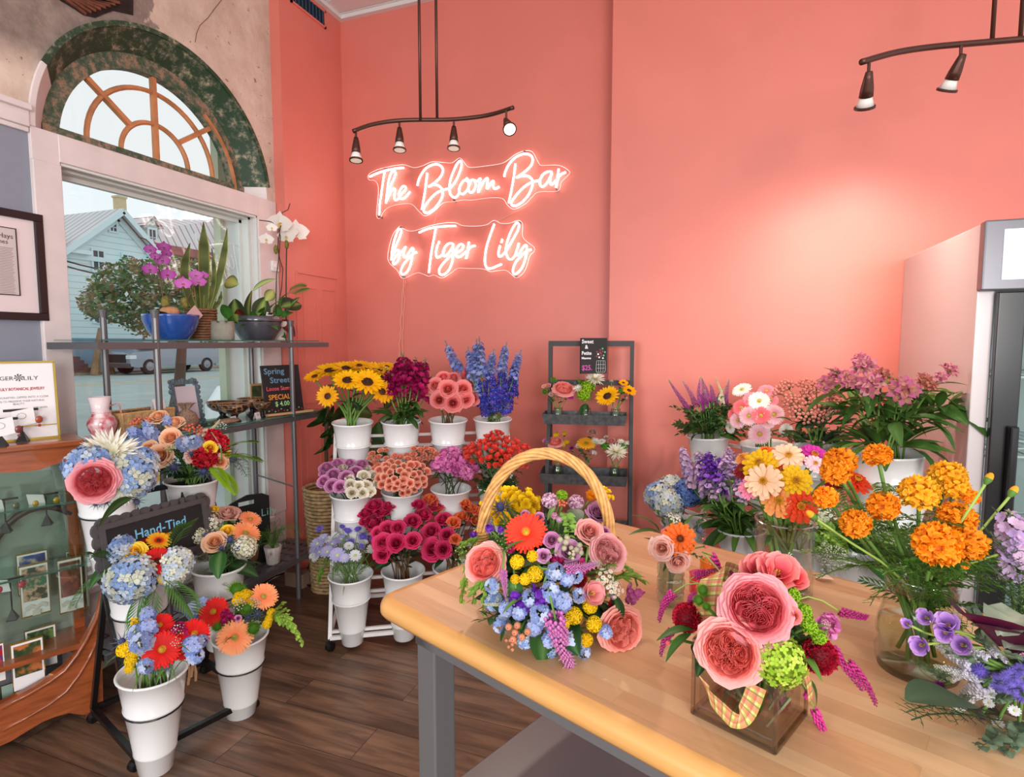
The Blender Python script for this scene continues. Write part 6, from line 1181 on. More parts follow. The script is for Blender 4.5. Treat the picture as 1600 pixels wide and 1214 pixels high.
for i,(x0,y0,x1,y1,kk) in enumerate(((352,700,396,690,'fern'),(350,712,402,718,'fern'),(335,735,366,760,'fern_lt'),(330,728,352,750,'fern_lt'),(355,715,385,738,'feather_dk'))):a=PD(x0,y0,2.32);b=PD(x1,y1,2.26);sprig('fern_frond' if 'fern' in kk else 'foliage_sprig',kk,a,b-a,(b-a).length*1.15,'arching green %s frond right of the red carnations, number %s from the top' % ('fern' if 'fern' in kk else 'feathery',['one','two','three','four','five'][i]),None,'foliage')
sprigs('in the upper right black rack bucket',['feather_dk','lf_dark','herb_dk'],16,near('kTR',.01),.07,.13,8,el=(.1,.9))
arrange('in the middle left bucket',kd('kML',.0,.17,.15,.14),bk('kML'),.05,'''ger_red 221 835 52|rose_yellow 209 862 40|ger_bi 248 845 34|ger_darkred 246 877 44|hyd_blue 186 858 50|hyd_mix 205 905 74|hyd_pale 275 880 52|hyd_pale 268 898 40|daisy_yel 258 832 20 -.03|daisy_yel 259 900 26''',('lf_broad',.06,1,.5,.9))
for i,(x0,y0,x1,y1,L,kk) in enumerate(((175,885,112,935,0,'palm'),(170,880,160,872,.16,'palm'),(230,912,205,985,0,'palm'),(245,915,232,978,0,'palm'),(255,905,300,945,0,'palm'),(268,860,290,815,0,'palm'),(180,880,150,900,.1,'lf_broad'))):a=PD(x0,y0,1.98);b=PD(x1,y1,1.93);sprig('palm_frond' if kk == 'palm' else 'leaf',kk,a,b-a,L or (b-a).length*1.1,['narrow palm frond reaching far left','short palm frond standing left','palm frond drooping straight down, left','palm frond drooping down, right','palm frond drooping towards the right','palm frond pointing up beside the board','glossy round leaf at the left rim'][i]+', middle left bucket',None,'foliage')
arrange('in the middle right bucket',kd('kMR',.02,.17,.15,.13),bk('kMR'),.05,'''hyd_cream 322 818 50|hyd_cream 306 838 36|hyd_cream 382 855 40|rose_dusty 356 801 42|rose_peach0 336 846 40|ger_peach 384 833 44|ger_peach 391 811 34 -.03|rose_yellow 356 828 26|rose_yellow 334 795 18|eryng 359 845 30|eryng 371 858 30|eryng 322 838 24|eryng2 385 862 30|eryng 346 858 22|rose_dusty 296 822 26''',(('lf_broad','lf_dark'),.06,1,.5,.95))
sprig('leaf','lf_broad',PD(345,862,2.2),PD(338,892,2.14)-PD(345,862,2.2),.1,'broad toothed leaf hanging over the middle right bucket rim',None,'leaf',.2)
sprigs('in the middle right black rack bucket',['feather_dk','feather','lf_dark'],12,near('kMR',.0),.08,.13,9,el=(-.3,.6))
arrange('in the bottom left bucket',kd('kLL',.07,.19,.16,.14),bk('kLL'),.05,'''ger_red 253 1015 54|ger_red 303 991 46|ger_red 250 977 38 -.03|mum_yellow 194 1015 28|mum_yellow 210 1018 22|mum_yellow 204 1032 22|mum_yellow 202 1045 17|mum_yellow 207 1007 16|del_short 223 1005 40|del_short2 232 985 34|del_short 215 990 30|del_short 229 1040 28|del_short2 298 1010 36|del_short 305 1025 28|del_short2 232 965 30|del_short 312 1003 24|stock_magS 278 1000 0 280 975|hyp_bud 278 985 26|hyp_bud 275 1005 22|eryng 192 1003 34|eryng2 262 1042 24|eryng2 240 1046 20|ger_red 285 1018 26 -.03|freesia_y 212 972 14''',('lf_grass',.08,2,.4,.9))
for i,(x0,y0,x1,y1) in enumerate(((296,1040,294,1070),(304,1036,306,1064),(300,1030,299,1058))):a=PD(x0,y0,1.85);b=PD(x1,y1,1.84);tag(obj('raffia_tie',MB().tube([a,a.lerp(b,.5)+Vector((.004,0,0)),b],[.003,.005,.004],5),mat('raffia',rgb(128,92,62),.9)),'brown raffia tie hanging below the blue flowers, %s strand' % ('left','right','middle')[i],'tie')
arrange('in the bottom right black rack bucket',kd('kLR',.08,.18,.15,.13),bk('kLR'),.05,'''ger_red 334 956 44|ger_peach 367 996 52|ger_peach 412 932 42|ger_peach 385 934 20|mum_yellow 384 930 24|mum_yellow 371 938 20|mum_yellow 390 945 18|mum_yellow 424 958 18|mum_yellow 417 975 18|mum_yellow 420 968 16|mum_yellow 372 930 15|tri_green 370 920 34|tri_green 386 950 26|tri_green 396 982 30|tri_green 340 978 26|hyp_bud 374 945 26|hyp_bud 398 945 26|eryng 402 960 24|eryng 388 965 20|stock_magS 358 975 0 352 955|del_short 308 955 34|del_short2 320 945 26|rose_lav0 372 966 12''',('feather',.08,2,.5,.95))
for i in range(6):a=PD(425,965,2.2);b=PD(440+i*5,942+i*10,2.15);sprig('foliage_sprig','herb_lt',a,b-a,(b-a).length*1.3,'airy yellow green sprig right of the yellow buttons, lower right bucket','airy sprigs of the lower right bucket','foliage')
GS=1.12
# --------------------------------------------------------------- right rack
arrange('in the veronica bucket',D('rT0',.12,.17,.13,.13),bk('rT0',.06),.05,'''vero0 1076 640 90 1048 600|vero1 1088 636 90 1075 597|vero0 1094 632 90 1086 596|vero1 1102 632 90 1097 597|vero0 1108 630 90 1106 598|vero1 1115 630 90 1113 594|vero0 1120 634 90 1124 602|vero_white 1124 628 90 1123 598|vero1 1134 640 90 1133 598|vero0 1098 642 90 1092 610|vero1 1110 644 90 1102 612|vero0 1104 636 90 1090 606|vero1 1128 642 90 1138 612|vero_white 1130 636 90 1131 596''',('herb_dk',.10,4,.35,.85))
sprigs('in the veronica bucket',['herb_dk','lf_lance'],40,near('rT0',.01),.09,.13,10,el=(.0,1.0))
arrange('in the mini gerbera bucket',D('rT1',.12,.16,.13,.13),bk('rT1',.06),.05,'''gm_white 1159 609 28|gm_white 1186 627 30|gm_pink 1198 611 24|gm_pink 1174 624 24|gm_coral 1159 637 26|gm_rosy 1170 650 28|gm_coral 1189 649 26|gm_rosy 1209 648 30|gm_rosy 1153 657 24|gm_rosy 1187 678 32|gm_white 1141 668 18|gm_white 1228 672 20|gm_pink 1205 625 20|gm_coral 1146 648 18|gm_rosy 1200 660 20''',None,stem=.0035)
arrange('in the berry bucket',D('rT2',.14,.17,.13,.13),bk('rT2',.06),.05,'\n'.join('bry_pink %d %d 34' % q for q in ((1233,608),(1258,606),(1222,616),(1276,610),(1248,632),(1270,634),(1292,632),(1262,652),(1308,638),(1244,646),(1282,650),(1236,628),(1262,618),(1300,622))),('lf_oval',.06,4,.3,.85))
sprigs('high in the berry bucket',['lf_dark','lf_oval'],34,near('rT2',.10),.12,.06,34,el=(-.3,1.0));sprigs('in the berry bucket',['lf_oval','lf_dark','herb_dk'],34,near('rT2',.02),.09,.085,11,el=(-.1,1.0))
arrange('in the alstroemeria bucket',D('rT3',.19,.23,.17,.15),bk('rT3',.06),.07,'''alstro0 1350 577 46|alstro1 1328 596 40|alstro0 1362 605 50|alstro_dk 1378 592 36|alstro1 1296 604 40|alstro0 1308 588 30|alstro1 1411 614 56|alstro_dk 1440 598 34|alstro0 1478 583 34|alstro1 1346 566 30|alstro0 1468 592 26|alstro_dk 1452 604 24''',(('lf_lance','lf_lance2'),.12,6,.25,.92),stem=.0035)
sprigs('in the alstroemeria bucket',['lf_lance','lf_lance','lf_lance2'],46,near('rT3',.03),.12,.13,12,el=(-.3,1.1));sprigs('high in the alstroemeria bucket',['lf_lance'],46,near('rT3',.13),.17,.11,32,el=(-.3,.9));sprigs('right side of the alstroemeria bucket',['lf_lance'],24,near('rT3',.17)+_Rh*.17,.07,.12,33,el=(-.4,1.2))
arrange('in the hydrangea bucket',D('rL0',.05,.15,.14,.12),bk('rL0'),.05,'''hyd_mix 1030 774 46|hyd_pale 1046 786 42|hyd_deep 1076 770 46|hyd_pale 1048 758 34|hyd_mix 1036 792 28|ast_wht 1058 806 18''',('lf_broad',.08,3,.6,.98))
sprig('leaf','lf_lance2',PD(1090,800,2.45),PD(1082,815,2.4)-PD(1112,785,2.45),.16,'long green leaf curving beneath the deep blue hydrangea',None,'leaf',.5)
arrange('in the lilac stock bucket',D('rL1',.13,.2,.15,.17),bk('rL1'),.05,'''stock_lilac0 1085 765 90 1070 718|stock_lilac1 1098 752 90 1090 706|stock_lilac0 1108 775 95 1100 722|stock_lilac1 1130 780 95 1132 730|stock_lilac0 1150 782 95 1160 738|stock_lilac1 1142 760 90 1150 708|stock_purple0 1105 760 90 1098 710|stock_purple1 1122 765 95 1118 715|stock_purple0 1130 775 90 1126 740|stock_lilac1 1160 770 90 1170 722|stock_lilac0 1078 745 90 1064 700|stock_purple1 1112 745 80 1108 706|stock_lilac0 1118 785 90 1106 748|stock_lilac1 1158 790 90 1166 756|stock_lilac1 1132 735 80 1140 700''',(('lf_lance2','lf_lance'),.12,4,.3,.8),stem=.004)
sprigs('in the lilac stock bucket',['lf_lance2','lf_lance'],26,near('rL1',.0),.08,.15,13,el=(-.5,.9))
arrange('in the bucket behind the vase',D('rL2',.06,.15,.14,.12),bk('rL2'),.05,'''cham_c 1290 800 34|cham_c 1308 788 34|cham_c 1275 812 30|cham_c 1300 770 30|cham_c 1318 806 28|ast_wht 1296 778 20|zin_dark 1302 752 34|zin_red 1338 752 44 .1|zin_dark 1166 738 30 -.05|zin_or2 1196 706 30 -.05|zin_dark 1212 708 24 -.05''',('feather',.1,2,.3,.8))
sprigs('in the bucket behind the vase',['herb','feather','herb_lt'],34,near('rL2',.03),.09,.12,14,el=(0,1.1))
sprigs('in the lowest right-hand bucket',['herb','mari_leaf','herb_lt','lf_broad'],34,near('rL3',.0),.1,.14,15,el=(-.2,1.1))
arrange('below the marigolds',D('rL3',-.0,.17,.15,.1),bk('rL3'),.05,'''qal 1298 872 54|qal 1310 880 24|cham_c 1400 905 22''',None)
GS=1.0
# --------------------------------------------------------------- ladder stand: small mason jars of posies
M_JAR=glass('jar_glass',(.82,.88,.84),.3);M_WATER=mat('water',rgb(160,176,130),.05)
def jar(p,label,R=.032,H=.075,grp='mason jars on the ladder stand'):
    t=thing('mason_jar',tuple(p),label,'jar',grp);M=Matrix.Translation(p)
    obj('glass_body',MB().lathe([(0,.001),(R*.9,.001),(R,.008),(R,H*.7),(R*.8,H*.85),(R*.8,H),(R*.84,H+.002),(R*.75,H)],18,M),M_JAR,t,smooth=True)
    obj('thread_ring',MB().lathe([(R*.82,H*.9),(R*.87,H*.91),(R*.82,H*.93)],18,M),M_JAR,t);return t
JT=[('left',868,1.07,.07),('middle',921,1.07,.22),('right',965,1.07,.37)]
JA={}
for lv,zt,ys in (('top',1.066,632),('middle',.746,722)):
    for nm,x,_,s in ((('left'),868 if lv == 'top' else 872,0,.055),('middle',920 if lv == 'top' else 916,0,.21),('right',964 if lv == 'top' else 960,0,.37)):
        p=LO(s,-.105,zt);jar(p,'small glass mason jar, %s on the %s tray of the ladder stand' % (nm,lv));JA[lv+nm]=p
def jd(k):p=JA[k];return Dome(p+Vector((0,0,.11)),.07,.05,.05),p+Vector((0,0,.01))
for k,s_ in (('topleft','gr_coral 881 607 32|rose_blush 863 614 16|rose_pink 856 602 12|rose_blush 850 603 10|tri_green 865 593 13|tri_green 851 612 13|bud_pink 886 618 12|zin_mag 890 618 16'),('topmiddle','mum_white 930 592 34|mum_flat 904 607 20|mum_green 919 603 30|mum_green 912 617 26|tri_green 905 596 14|eryng2 899 600 16|scabpod 928 604 10'),('topright','sunf 949 619 42|sunf2 983 610 28|sunf2 974 598 18|scabpod 955 596 9|astrantia 979 622 8|mum_dkgreen 972 611 14|astrantia 973 603 8'),
              ('middleleft','gr_coral 867 690 24|mum_yellow 879 694 13|mum_yellow 886 690 11|mum_yellow 869 679 12|rose_lav0 853 688 14|mum_yellow 882 677 10|herbx 0'),('middlemiddle','daisy_yel 916 693 32|mum_flat 904 697 14|mum_flat 931 690 18|rose_dusty 926 674 18|ast_wht 928 708 12|cornfl 893 700 10'),('middleright','mum_white 963 706 38|mum_dkgreen 945 697 18|mum_dkgreen 975 697 15|gm_white 940 690 14|rose_pink 955 688 16|ast_wht 982 694 16|mum_flat 970 690 14|ast_wht 947 683 10')):
    dm,ft=jd(k);arrange('in the %s jar, %s tray' % (k.replace('top','').replace('middle','',1) if k != 'middlemiddle' and not k.startswith('top') else k.replace('top','') if k.startswith('top') else 'middle','top' if k.startswith('top') else 'middle'),dm,ft,.015,s_.replace('|herbx 0',''),(('lf_dark','lf_oval'),.035,2,.5,.95),stem=.0016)
for k,kk in (('topmiddle','lf_broad'),('middleleft','herb_dk'),('middlemiddle','herb_dk')):p=JA[k]+Vector((0,0,.1));sprig('foliage_sprig',kk,p,(-.1,-.3,.5 if kk == 'herb_dk' else -.6),.09,'dark leaf sprig in the %s jar on the ladder stand' % k.replace('top','top ').replace('middle','middle ',1),None,'foliage')
# =================================================================== on the work table
# ---- handled basket
bC=PZ(852,948,TZ);bC.z=TZ;BR=.14;bt=thing('flower_basket',tuple(bC),'honey wicker basket with tall arched handle filled with mixed flowers','basket')
mb=MB()
for i in range(9):
    z=.008+i*.0115;R_=BR*(.72+.28*sin(min(1,z/.09)*pi/2));pts=[]
    for j in range(56):a=2*pi*j/56;q=R_+.0035*(1 if (j+i) % 2 else -1);pts.append((bC.x+q*cos(a),bC.y+q*sin(a),TZ+z))
    mb.tube(pts,.0052,5,closed=True)
mb.lathe([(0,.004),(BR*.72,.004),(BR*.74,.02)],28,Matrix.Translation(bC))
obj('basket_body',mb,M_WICKER,bt,smooth=True)
mb=MB()
for s_ in (0,1,2):
    pts=[]
    for j in range(120):a=2*pi*j/120;w=10*a+s_*2*pi/3;pts.append((bC.x+(BR+.004+.006*cos(w))*cos(a),bC.y+(BR+.004+.006*cos(w))*sin(a),TZ+.108+.006*sin(w)))
    mb.tube(pts,.0048,5,closed=True)
obj('rim',mb,M_WICKER,bt,smooth=True)
hU=Vector((cos(radians(12)),sin(radians(12)),0));hV=Vector((-hU.y,hU.x,0));hz=PD(845,708,depth(bC+ZZ*.3)).z-TZ-.1;hw=BR+.002
mb=MB()
for s_ in range(7):
    pts=[]
    for j in range(61):
        a=pi*j/60;p=bC+hU*hw*cos(a)*(1+.06*sin(a))+ZZ*(.10+hz*sin(a)**.86);nrm=(hU*cos(a)+ZZ*sin(a));w=a*4.2+s_*2*pi/7;pts.append(p+nrm*.0088*cos(w)+hV*.0105*sin(w))
    mb.tube(pts,.0046,6)
obj('handle',mb,M_WICKER,bt,smooth=True)
mb=MB()
for sg in (-1,1):
    c=bC+hU*hw*sg*1.01+ZZ*.125
    for k in range(7):mb.tube([c+ZZ*(k*.006)+hU*.016*cos(a)+hV*.018*sin(a) for a in [2*pi*i/14 for i in range(14)]],.0033,5,closed=True)
obj('binding',mb,M_WICKER,bt,smooth=True)
bd=Dome(bC+_Fh*.0+ZZ*.085,.178,.235,.15)
arrange('in the handled basket',bd,bC+ZZ*.02,.06,'''gr_coral 757 880 60|ger_coral 822 832 68|tulip_rose 925 927 46 .02|gr_peach 972 985 68 .04|rose_pink 922 830 52 .0|gr_soft 951 862 54|rose_mauve 934 800 44|rose_mauve2 862 843 32|rose_mauve 889 862 48|rose_mauve 849 868 28|rose_lav0 945 830 22 -.02|rose_lav1 842 808 22 -.03|rose_lav2 820 803 18 -.03|mum_yellow 808 878 30|mum_yellow 832 869 24|mum_yellow 836 897 33|mum_yellow 820 905 24|mum_yellow 805 905 20|mum_yellow 897 962 35|mum_yellow 922 947 31|mum_yellow 928 975 33|mum_yellow 879 975 30|mum_yellow 916 1000 28|stock_short 806 920 0 816 955|stock_short 850 912 0 842 945|stock_magS 915 880 0 905 895|stock_magS 803 848 0 795 862 -.01|stock_pink 996 915 0 985 940|stock_short 766 827 30|stock_short 742 838 28|stock_short 783 829 22|del_short 868 895 36|del_short2 885 905 30|del_short 860 925 38|del_short2 878 940 40|del_short 845 960 40|del_short2 868 982 38|del_short 890 1000 42|del_short2 794 950 34|del_short 784 975 32|del_short 770 915 28|del_short2 944 985 28 .02|del_short 905 930 28|del_short2 858 998 30|del_short 900 900 26|vero_lt 786 890 120 790 940 .02|vero_lt 866 960 120 886 1064 .03|vero_lt 880 892 120 940 886 .02|vero_white 805 942 100 762 952 .01|bry_big 812 985 56 .02|bry_big 800 1002 30 .02|cham_c 945 905 40|cham_c 960 920 34|scabpod 880 850 36 .02|scabpod 900 858 34 .02|scabpod 893 868 22 .02|astrantia 874 812 17|carn_small 866 806 14|astrantia 958 932 16|mum_lilac 859 782 32|mum_lilac 900 785 32|mum_green 878 774 24|bry_coral 878 790 24|tulip_orange 922 778 26|freesia_y 946 776 28|zin_orange 938 790 24 -.02|cham_c 945 782 22|hyp_bud 948 800 20|freesia_y 790 780 46 -.04|freesia_y 820 782 42 -.04|freesia_y 775 800 34 -.04|freesia_y 765 790 30 -.04|eryng 783 795 50 -.01|gyp 735 870 50|gyp 786 858 36|herbq 0 0|carn_small 798 912 8|celosia 960 945 20 -.03|del_short 828 935 34 -.01|del_short2 812 958 30|hyd_blue 820 1000 30 -.02|stock_short 830 940 34 -.01|hyd_blue 772 940 34 -.03|hyd_blue 856 1015 34 -.02|gyp 945 890 40|celosia 905 905 26 -.02|rose_lav1 900 895 26 -.02|stock_magS 860 880 0 880 878 -.01|del_short2 835 980 34|del_short 910 1015 30 .01|del_short2 880 1048 26 .01'''.replace('|herbq 0 0',''),(('lf_oval','lf_lance2','herb'),.05,1,.5,.9),k=.55,up=.05,stem=.0022)
for i,(x0,y0,x1,y1,L,kk) in enumerate(((760,850,722,905,0,'herb_lt'),(755,870,716,930,0,'herb_lt'),(765,905,735,935,0,'herb'),(752,840,716,858,0,'herb'),(770,900,750,955,0,'herb_lt'),(745,860,724,880,.09,'feather'),(852,990,846,1022,0,'lf_broad'),(900,1012,893,1048,0,'lf_oval'),(960,910,1000,900,0,'herb'),(880,800,890,835,0,'herb'),(895,795,905,815,.06,'lf_oval'),(868,792,855,805,.05,'lf_lance2'),(800,905,805,935,.05,'lf_broad'),(812,968,795,978,.06,'lf_broad'),(945,890,975,880,0,'herb'),(955,925,965,948,.07,'lf_dark'))):
    a,_n=bd.hit(x0,y0);b,_n=bd.hit(x1,y1,.005);sprig('foliage_sprig',kk,a,b-a,L or (b-a).length*1.1,['upper trailing lime sprig on the far left','lowest trailing lime sprig on the far left','small leafed sprig under the coral garden rose','leafy sprig beside the left handle end','trailing sprig lying on the table, left','feathery tuft at the left handle end','broad dark leaf behind the peach berries','grey green leaf under the blue delphinium','leafy sprig on the far right','leafy sprig in the top middle','oval leaf in the top middle','lime leaf near the lilac chrysanthemums','toothed leaf between yellow buttons and purple stock','leaf over the peach berries','leafy sprig right of the magenta stock','dark leaf by the chamomile'][i]+', handled basket',None,'foliage')
sprigs('deep inside the handled basket',['lf_dark','herb_dk','lf_broad'],34,bC+ZZ*.1,.1,.1,21,el=(.0,1.2));sprigs('at the front of the handled basket',['lf_dark','herb_dk'],26,bC+ZZ*.06-_Fh*.09,.10,.09,22,az=(-2.9,.1),el=(-.3,.6))
# ---- square glass vase
q0=PZ(1098,1122,TZ);q1=PZ(1210,1178,TZ);q2=PZ(1250,1108,TZ);qu=(q0-q1);SL=qu.length;qu.normalize();qv=Vector((-qu.y,qu.x,0));qv=qv if qv.dot(q2-q1) > 0 else -qv;SH=.122;SL=.125
cc=q1+(qu+qv)*SL/2;vt=thing('glass_vase',tuple(cc),'square smoky glass vase at the front of the table','vase')
V4=lambda a,b,z:q1+qu*a+qv*b+ZZ*z
M_SMOKE=glass('smoky_glass',(.92,.89,.86),.30,.05)
mb=MB();th=.006;O4=[V4(0,0,0),V4(SL,0,0),V4(SL,SL,0),V4(0,SL,0)];I4=[V4(th,th,0),V4(SL-th,th,0),V4(SL-th,SL-th,0),V4(th,SL-th,0)]
vs=O4+[p+ZZ*SH for p in O4]+[p+ZZ*SH for p in I4]+[p+ZZ*.012 for p in I4]
mb.add(vs,[(3,2,1,0),(15,14,13,12)]+[(i,(i+1) % 4,4+(i+1) % 4,4+i) for i in range(4)]+[(4+i,4+(i+1) % 4,8+(i+1) % 4,8+i) for i in range(4)]+[(8+i,8+(i+1) % 4,12+(i+1) % 4,12+i) for i in range(4)]);obj('glass_body',mb,M_SMOKE,vt,bevel=.003)
mb=MB()
for p in O4:mb.bar(p,p+ZZ*SH,.005,.005,qu)
for i in range(4):mb.bar(O4[i]+ZZ*.003,O4[(i+1) % 4]+ZZ*.003,.006,.006);mb.bar(O4[i]+ZZ*SH,O4[(i+1) % 4]+ZZ*SH,.004,.004)
obj('glass_edge',mb,glass('smoky_edge',(.80,.76,.71),.4),vt)
rfm=random.Random(5);fm=MB()
for k in range(60):a=V4(rfm.uniform(.02,SL-.02),rfm.uniform(.02,SL-.02),rfm.uniform(.015,.04));fm.tube([a,a+Vector((rfm.uniform(-.03,.03),rfm.uniform(-.03,.03),.06))],.0022,4,col=jit(rgb(112,120,84),rfm,.3))
tag(obj('cut_stems',fm,M_STEM),'tangle of green stems inside the square smoky vase','stems',None,'stuff')
M_RIB=bpy.data.materials.new('tartan_ribbon');N_,L__,P__=nodes(M_RIB)
def ribmat():
    T=N_.new('ShaderNodeAttribute');T.attribute_name='Col';S_=N_.new('ShaderNodeSeparateColor');L__.new(T.outputs['Color'],S_.inputs[0]);last=None
    base=N_.new('ShaderNodeRGB');base.outputs[0].default_value=(*rgb(186,196,90),1);last=base.outputs[0]
    for ch,f,thr,c in (('Red',2.2,.3,rgb(236,226,150)),('Green',9,.3,rgb(214,84,92)),('Red',2.2,.72,rgb(200,60,84)),('Green',9,.86,rgb(90,120,50)),('Red',6,.93,rgb(90,120,50))):
        m=N_.new('ShaderNodeMath');m.operation='MULTIPLY';m.inputs[1].default_value=f;L__.new(S_.outputs[ch],m.inputs[0]);fr_=N_.new('ShaderNodeMath');fr_.operation='FRACT';L__.new(m.outputs[0],fr_.inputs[0]);g=N_.new('ShaderNodeMath');g.operation='GREATER_THAN';g.inputs[1].default_value=thr;L__.new(fr_.outputs[0],g.inputs[0])
        h=N_.new('ShaderNodeMath');h.operation='MULTIPLY';h.inputs[1].default_value=.6;L__.new(g.outputs[0],h.inputs[0]);x=N_.new('ShaderNodeMix');x.data_type='RGBA';L__.new(h.outputs[0],x.inputs[0]);L__.new(last,x.inputs[6]);x.inputs[7].default_value=(*c,1);last=x.outputs[2]
    L__.new(last,P__.inputs['Base Color']);P__.inputs['Roughness'].default_value=.7
ribmat()
def ribbon(pts,w,side,label):
    pts=[Vector(p) for p in pts];n=len(pts)-1;A=[];B=[];ca=[];cb=[];s=0
    for i in range(n):
        for k in range(8):
            t=k/8;a=pts[max(0,i-1)];b=pts[i];c=pts[i+1];d=pts[min(n,i+2)];p=.5*((2*b)+(c-a)*t+(2*a-5*b+4*c-d)*t*t+(3*b-a-3*c+d)*t**3)
            sd=Vector(side[i]).lerp(Vector(side[min(len(side)-1,i+1)]),t).normalized()*w/2;A.append(p-sd);B.append(p+sd);s += (pts[i+1]-pts[i]).length/8/.12;ca.append((0.0,s,0));cb.append((1.0,s,0))
    mb=MB();m=len(A);rows=3;vs=[];cs=[]
    for r_ in range(rows):t=r_/(rows-1);vs += [A[i].lerp(B[i],t) for i in range(m)];cs += [(t,ca[i][1],0) for i in range(m)]
    mb.add(vs,[(r_*m+i,r_*m+i+1,(r_+1)*m+i+1,(r_+1)*m+i) for r_ in range(rows-1) for i in range(m-1)],cs)
    return tag(obj('ribbon',mb,M_RIB,smooth=True),label,'ribbon')
P2=lambda x,y,d:PD(x,y,d)
UL=Vector((.3,.2,.9));UR=Vector((.9,.2,.1))
ribbon([P2(1112,1008,.89),P2(1106,955,.87),P2(1112,905,.88),P2(1130,893,.93),P2(1160,905,.97),P2(1172,925,.98)],.034,[UR,UR,UR,UL,UL,UL],'tartan ribbon loop rising at the back left of the square vase')
fo=-qv*.004
ribbon([V4(.108,-.005,.066),V4(.096,-.008,.046),V4(.072,-.012,.036),V4(.050,-.013,.030),V4(.036,-.010,.052),V4(.024,-.006,.096)],.026,[qu+ZZ*.6,qu*.3+ZZ,ZZ,ZZ-qu*.3,qu*.9+ZZ*.5,qu],'tartan ribbon bow folded across the front of the square vase')
ribbon([V4(-.01,.06,.12),V4(-.02,.065,.09),V4(-.025,.065,.06)],.02,[qv,qv,qv],'short tartan ribbon tail at the right of the square vase')
sd=Dome(cc+ZZ*(SH+.035),.105,.10,.085)
arrange('in the square vase',sd,cc+ZZ*.02,.03,'''gr_pink 1182 950 98 .02|gr_coral 1140 1018 92 .03|coral_peony 1184 893 52 .0|coral_peony 1214 896 60 .01|coral_peony 1240 905 40 .0|hyd_green 1218 1034 84 .02|celosia 1280 1025 56|celosia 1073 965 46 -.01|rose_salmon0 1240 962 30 .03|mum_green 1237 930 34|mum_green 1255 955 34|mum_green 1265 978 32|mum_green 1280 995 30|mum_green 1222 920 26|tri_green 1098 922 28|tri_green 1092 938 26|tri_green 1104 948 20|bud_pink 1062 975 24|bud_pink 1046 1003 24|carn_small 1290 975 18|rose_salmon1 1148 915 28 -.01|stock_pink 1292 985 0 1300 965''',(('lf_lance2','lf_dark'),.045,1,.6,.95),k=.6,up=.05)
am=[(1112,868,1156,884,'arching over the peony'),(1086,900,1106,890,'small, by the ribbon loop'),(1052,926,1024,950,'far left, upper'),(1080,940,1050,935,'left, in front of the celosia'),(1100,955,1075,960,'left, above the coral rose'),(1050,985,1028,1004,'far left, lower'),(1165,905,1140,905,'behind the ribbon loop'),(1185,995,1178,1035,'between the two big roses'),(1235,1012,1262,1045,'over the lime hydrangea'),(1285,985,1312,1002,'right, upper arch'),(1312,955,1342,975,'far right, highest'),(1300,1010,1330,1060,'right, middle'),(1325,1035,1370,1076,'far right, longest'),(1272,1108,1296,1172,'hanging lowest right of the vase'),(1175,915,1180,900,'tiny tip above the pink rose'),(1262,1085,1268,1092,'short bit at the rim')]
for i,(x0,y0,x1,y1,tx) in enumerate(am):
    dd=.93 if x0 < 1120 or y0 < 930 else .86;a=PD(x0,y0,dd);b=PD(x1,y1,dd-.01);up=(b-a).length*1.25
    flower('amaranth','amaranth','ama2' if i in (0,3,9,10) else 'ama',a,b-a,up,cc+ZZ*(SH-.01),'drooping pink amaranth spray, %s, square vase' % tx,'pink amaranth sprays of the square vase',.0012,'l',(),axis=True,asc=.075/up,via=(a+cc+ZZ*(SH+.03))/2+ZZ*.05)
for i,(x0,y0,x1,y1,kk) in enumerate(((1090,1010,1095,1052,'lf_lance'),(1080,990,1042,1012,'lf_lance'),(1085,985,1040,980,'lf_lance'),(1218,1075,1225,1105,'lf_dark'),(1262,1060,1285,1095,'lf_lance'),(1100,1030,1095,1040,'lf_dark'),(1180,1060,1175,1085,'lf_dark'))):a=PD(x0,y0,.86);b=PD(x1,y1,.85);sprig('leaf',kk,a,b-a,max((b-a).length*1.2,.03),['leaf hanging left of the coral rose','pointed leaf below the pink buds','pointed leaf between the pink buds','dark leaf tip under the lime hydrangea','leaf beside the ribbon tail','small dark leaf behind the coral rose','dark leaf at the vase rim centre'][i]+', square vase',None,'leaf')
sprigs('inside the square vase bouquet',['lf_dark','herb_dk','lf_lance'],34,cc+ZZ*(SH+.0),.05,.065,23,el=(-.1,1.1))
# ---- bud vase, cut glass
vb=PZ(1047,944,TZ);t=thing('bud_vase',tuple(vb),'small patterned cut glass bud vase with pale roses on the table','vase');M=Matrix.Translation(vb)
obj('glass_body',MB().lathe([(0,.004),(.024,.002),(.028,.01),(.03,.03),(.027,.034),(.03,.04),(.03,.06),(.0265,.064),(.0295,.07),(.0295,.088),(.026,.094),(.0275,.10),(.0255,.10),(.024,.09),(.026,.07),(.025,.02),(0,.012)],14,M,wob=lambda a,i:1+.03*cos(7*a+i)),glass('green_cut_glass',(.80,.87,.82),.42),t)
vd=Dome(vb+ZZ*.145,.055,.045,.05)
arrange('in the bud vase',vd,vb+ZZ*.03,.01,'zin_or2 1062 842 54|rose_blush 1034 857 46 .01|rose_blush 1059 878 46 .02|rose_salmon1 1042 832 20 -.02|eryng2 1090 830 34|bud_pink 1101 854 16|bud_pink 1096 842 12|cham_c 1055 812 20|cham_c 1046 806 16',(('lf_lance',),.04,1,.6,.9),stem=.0016)
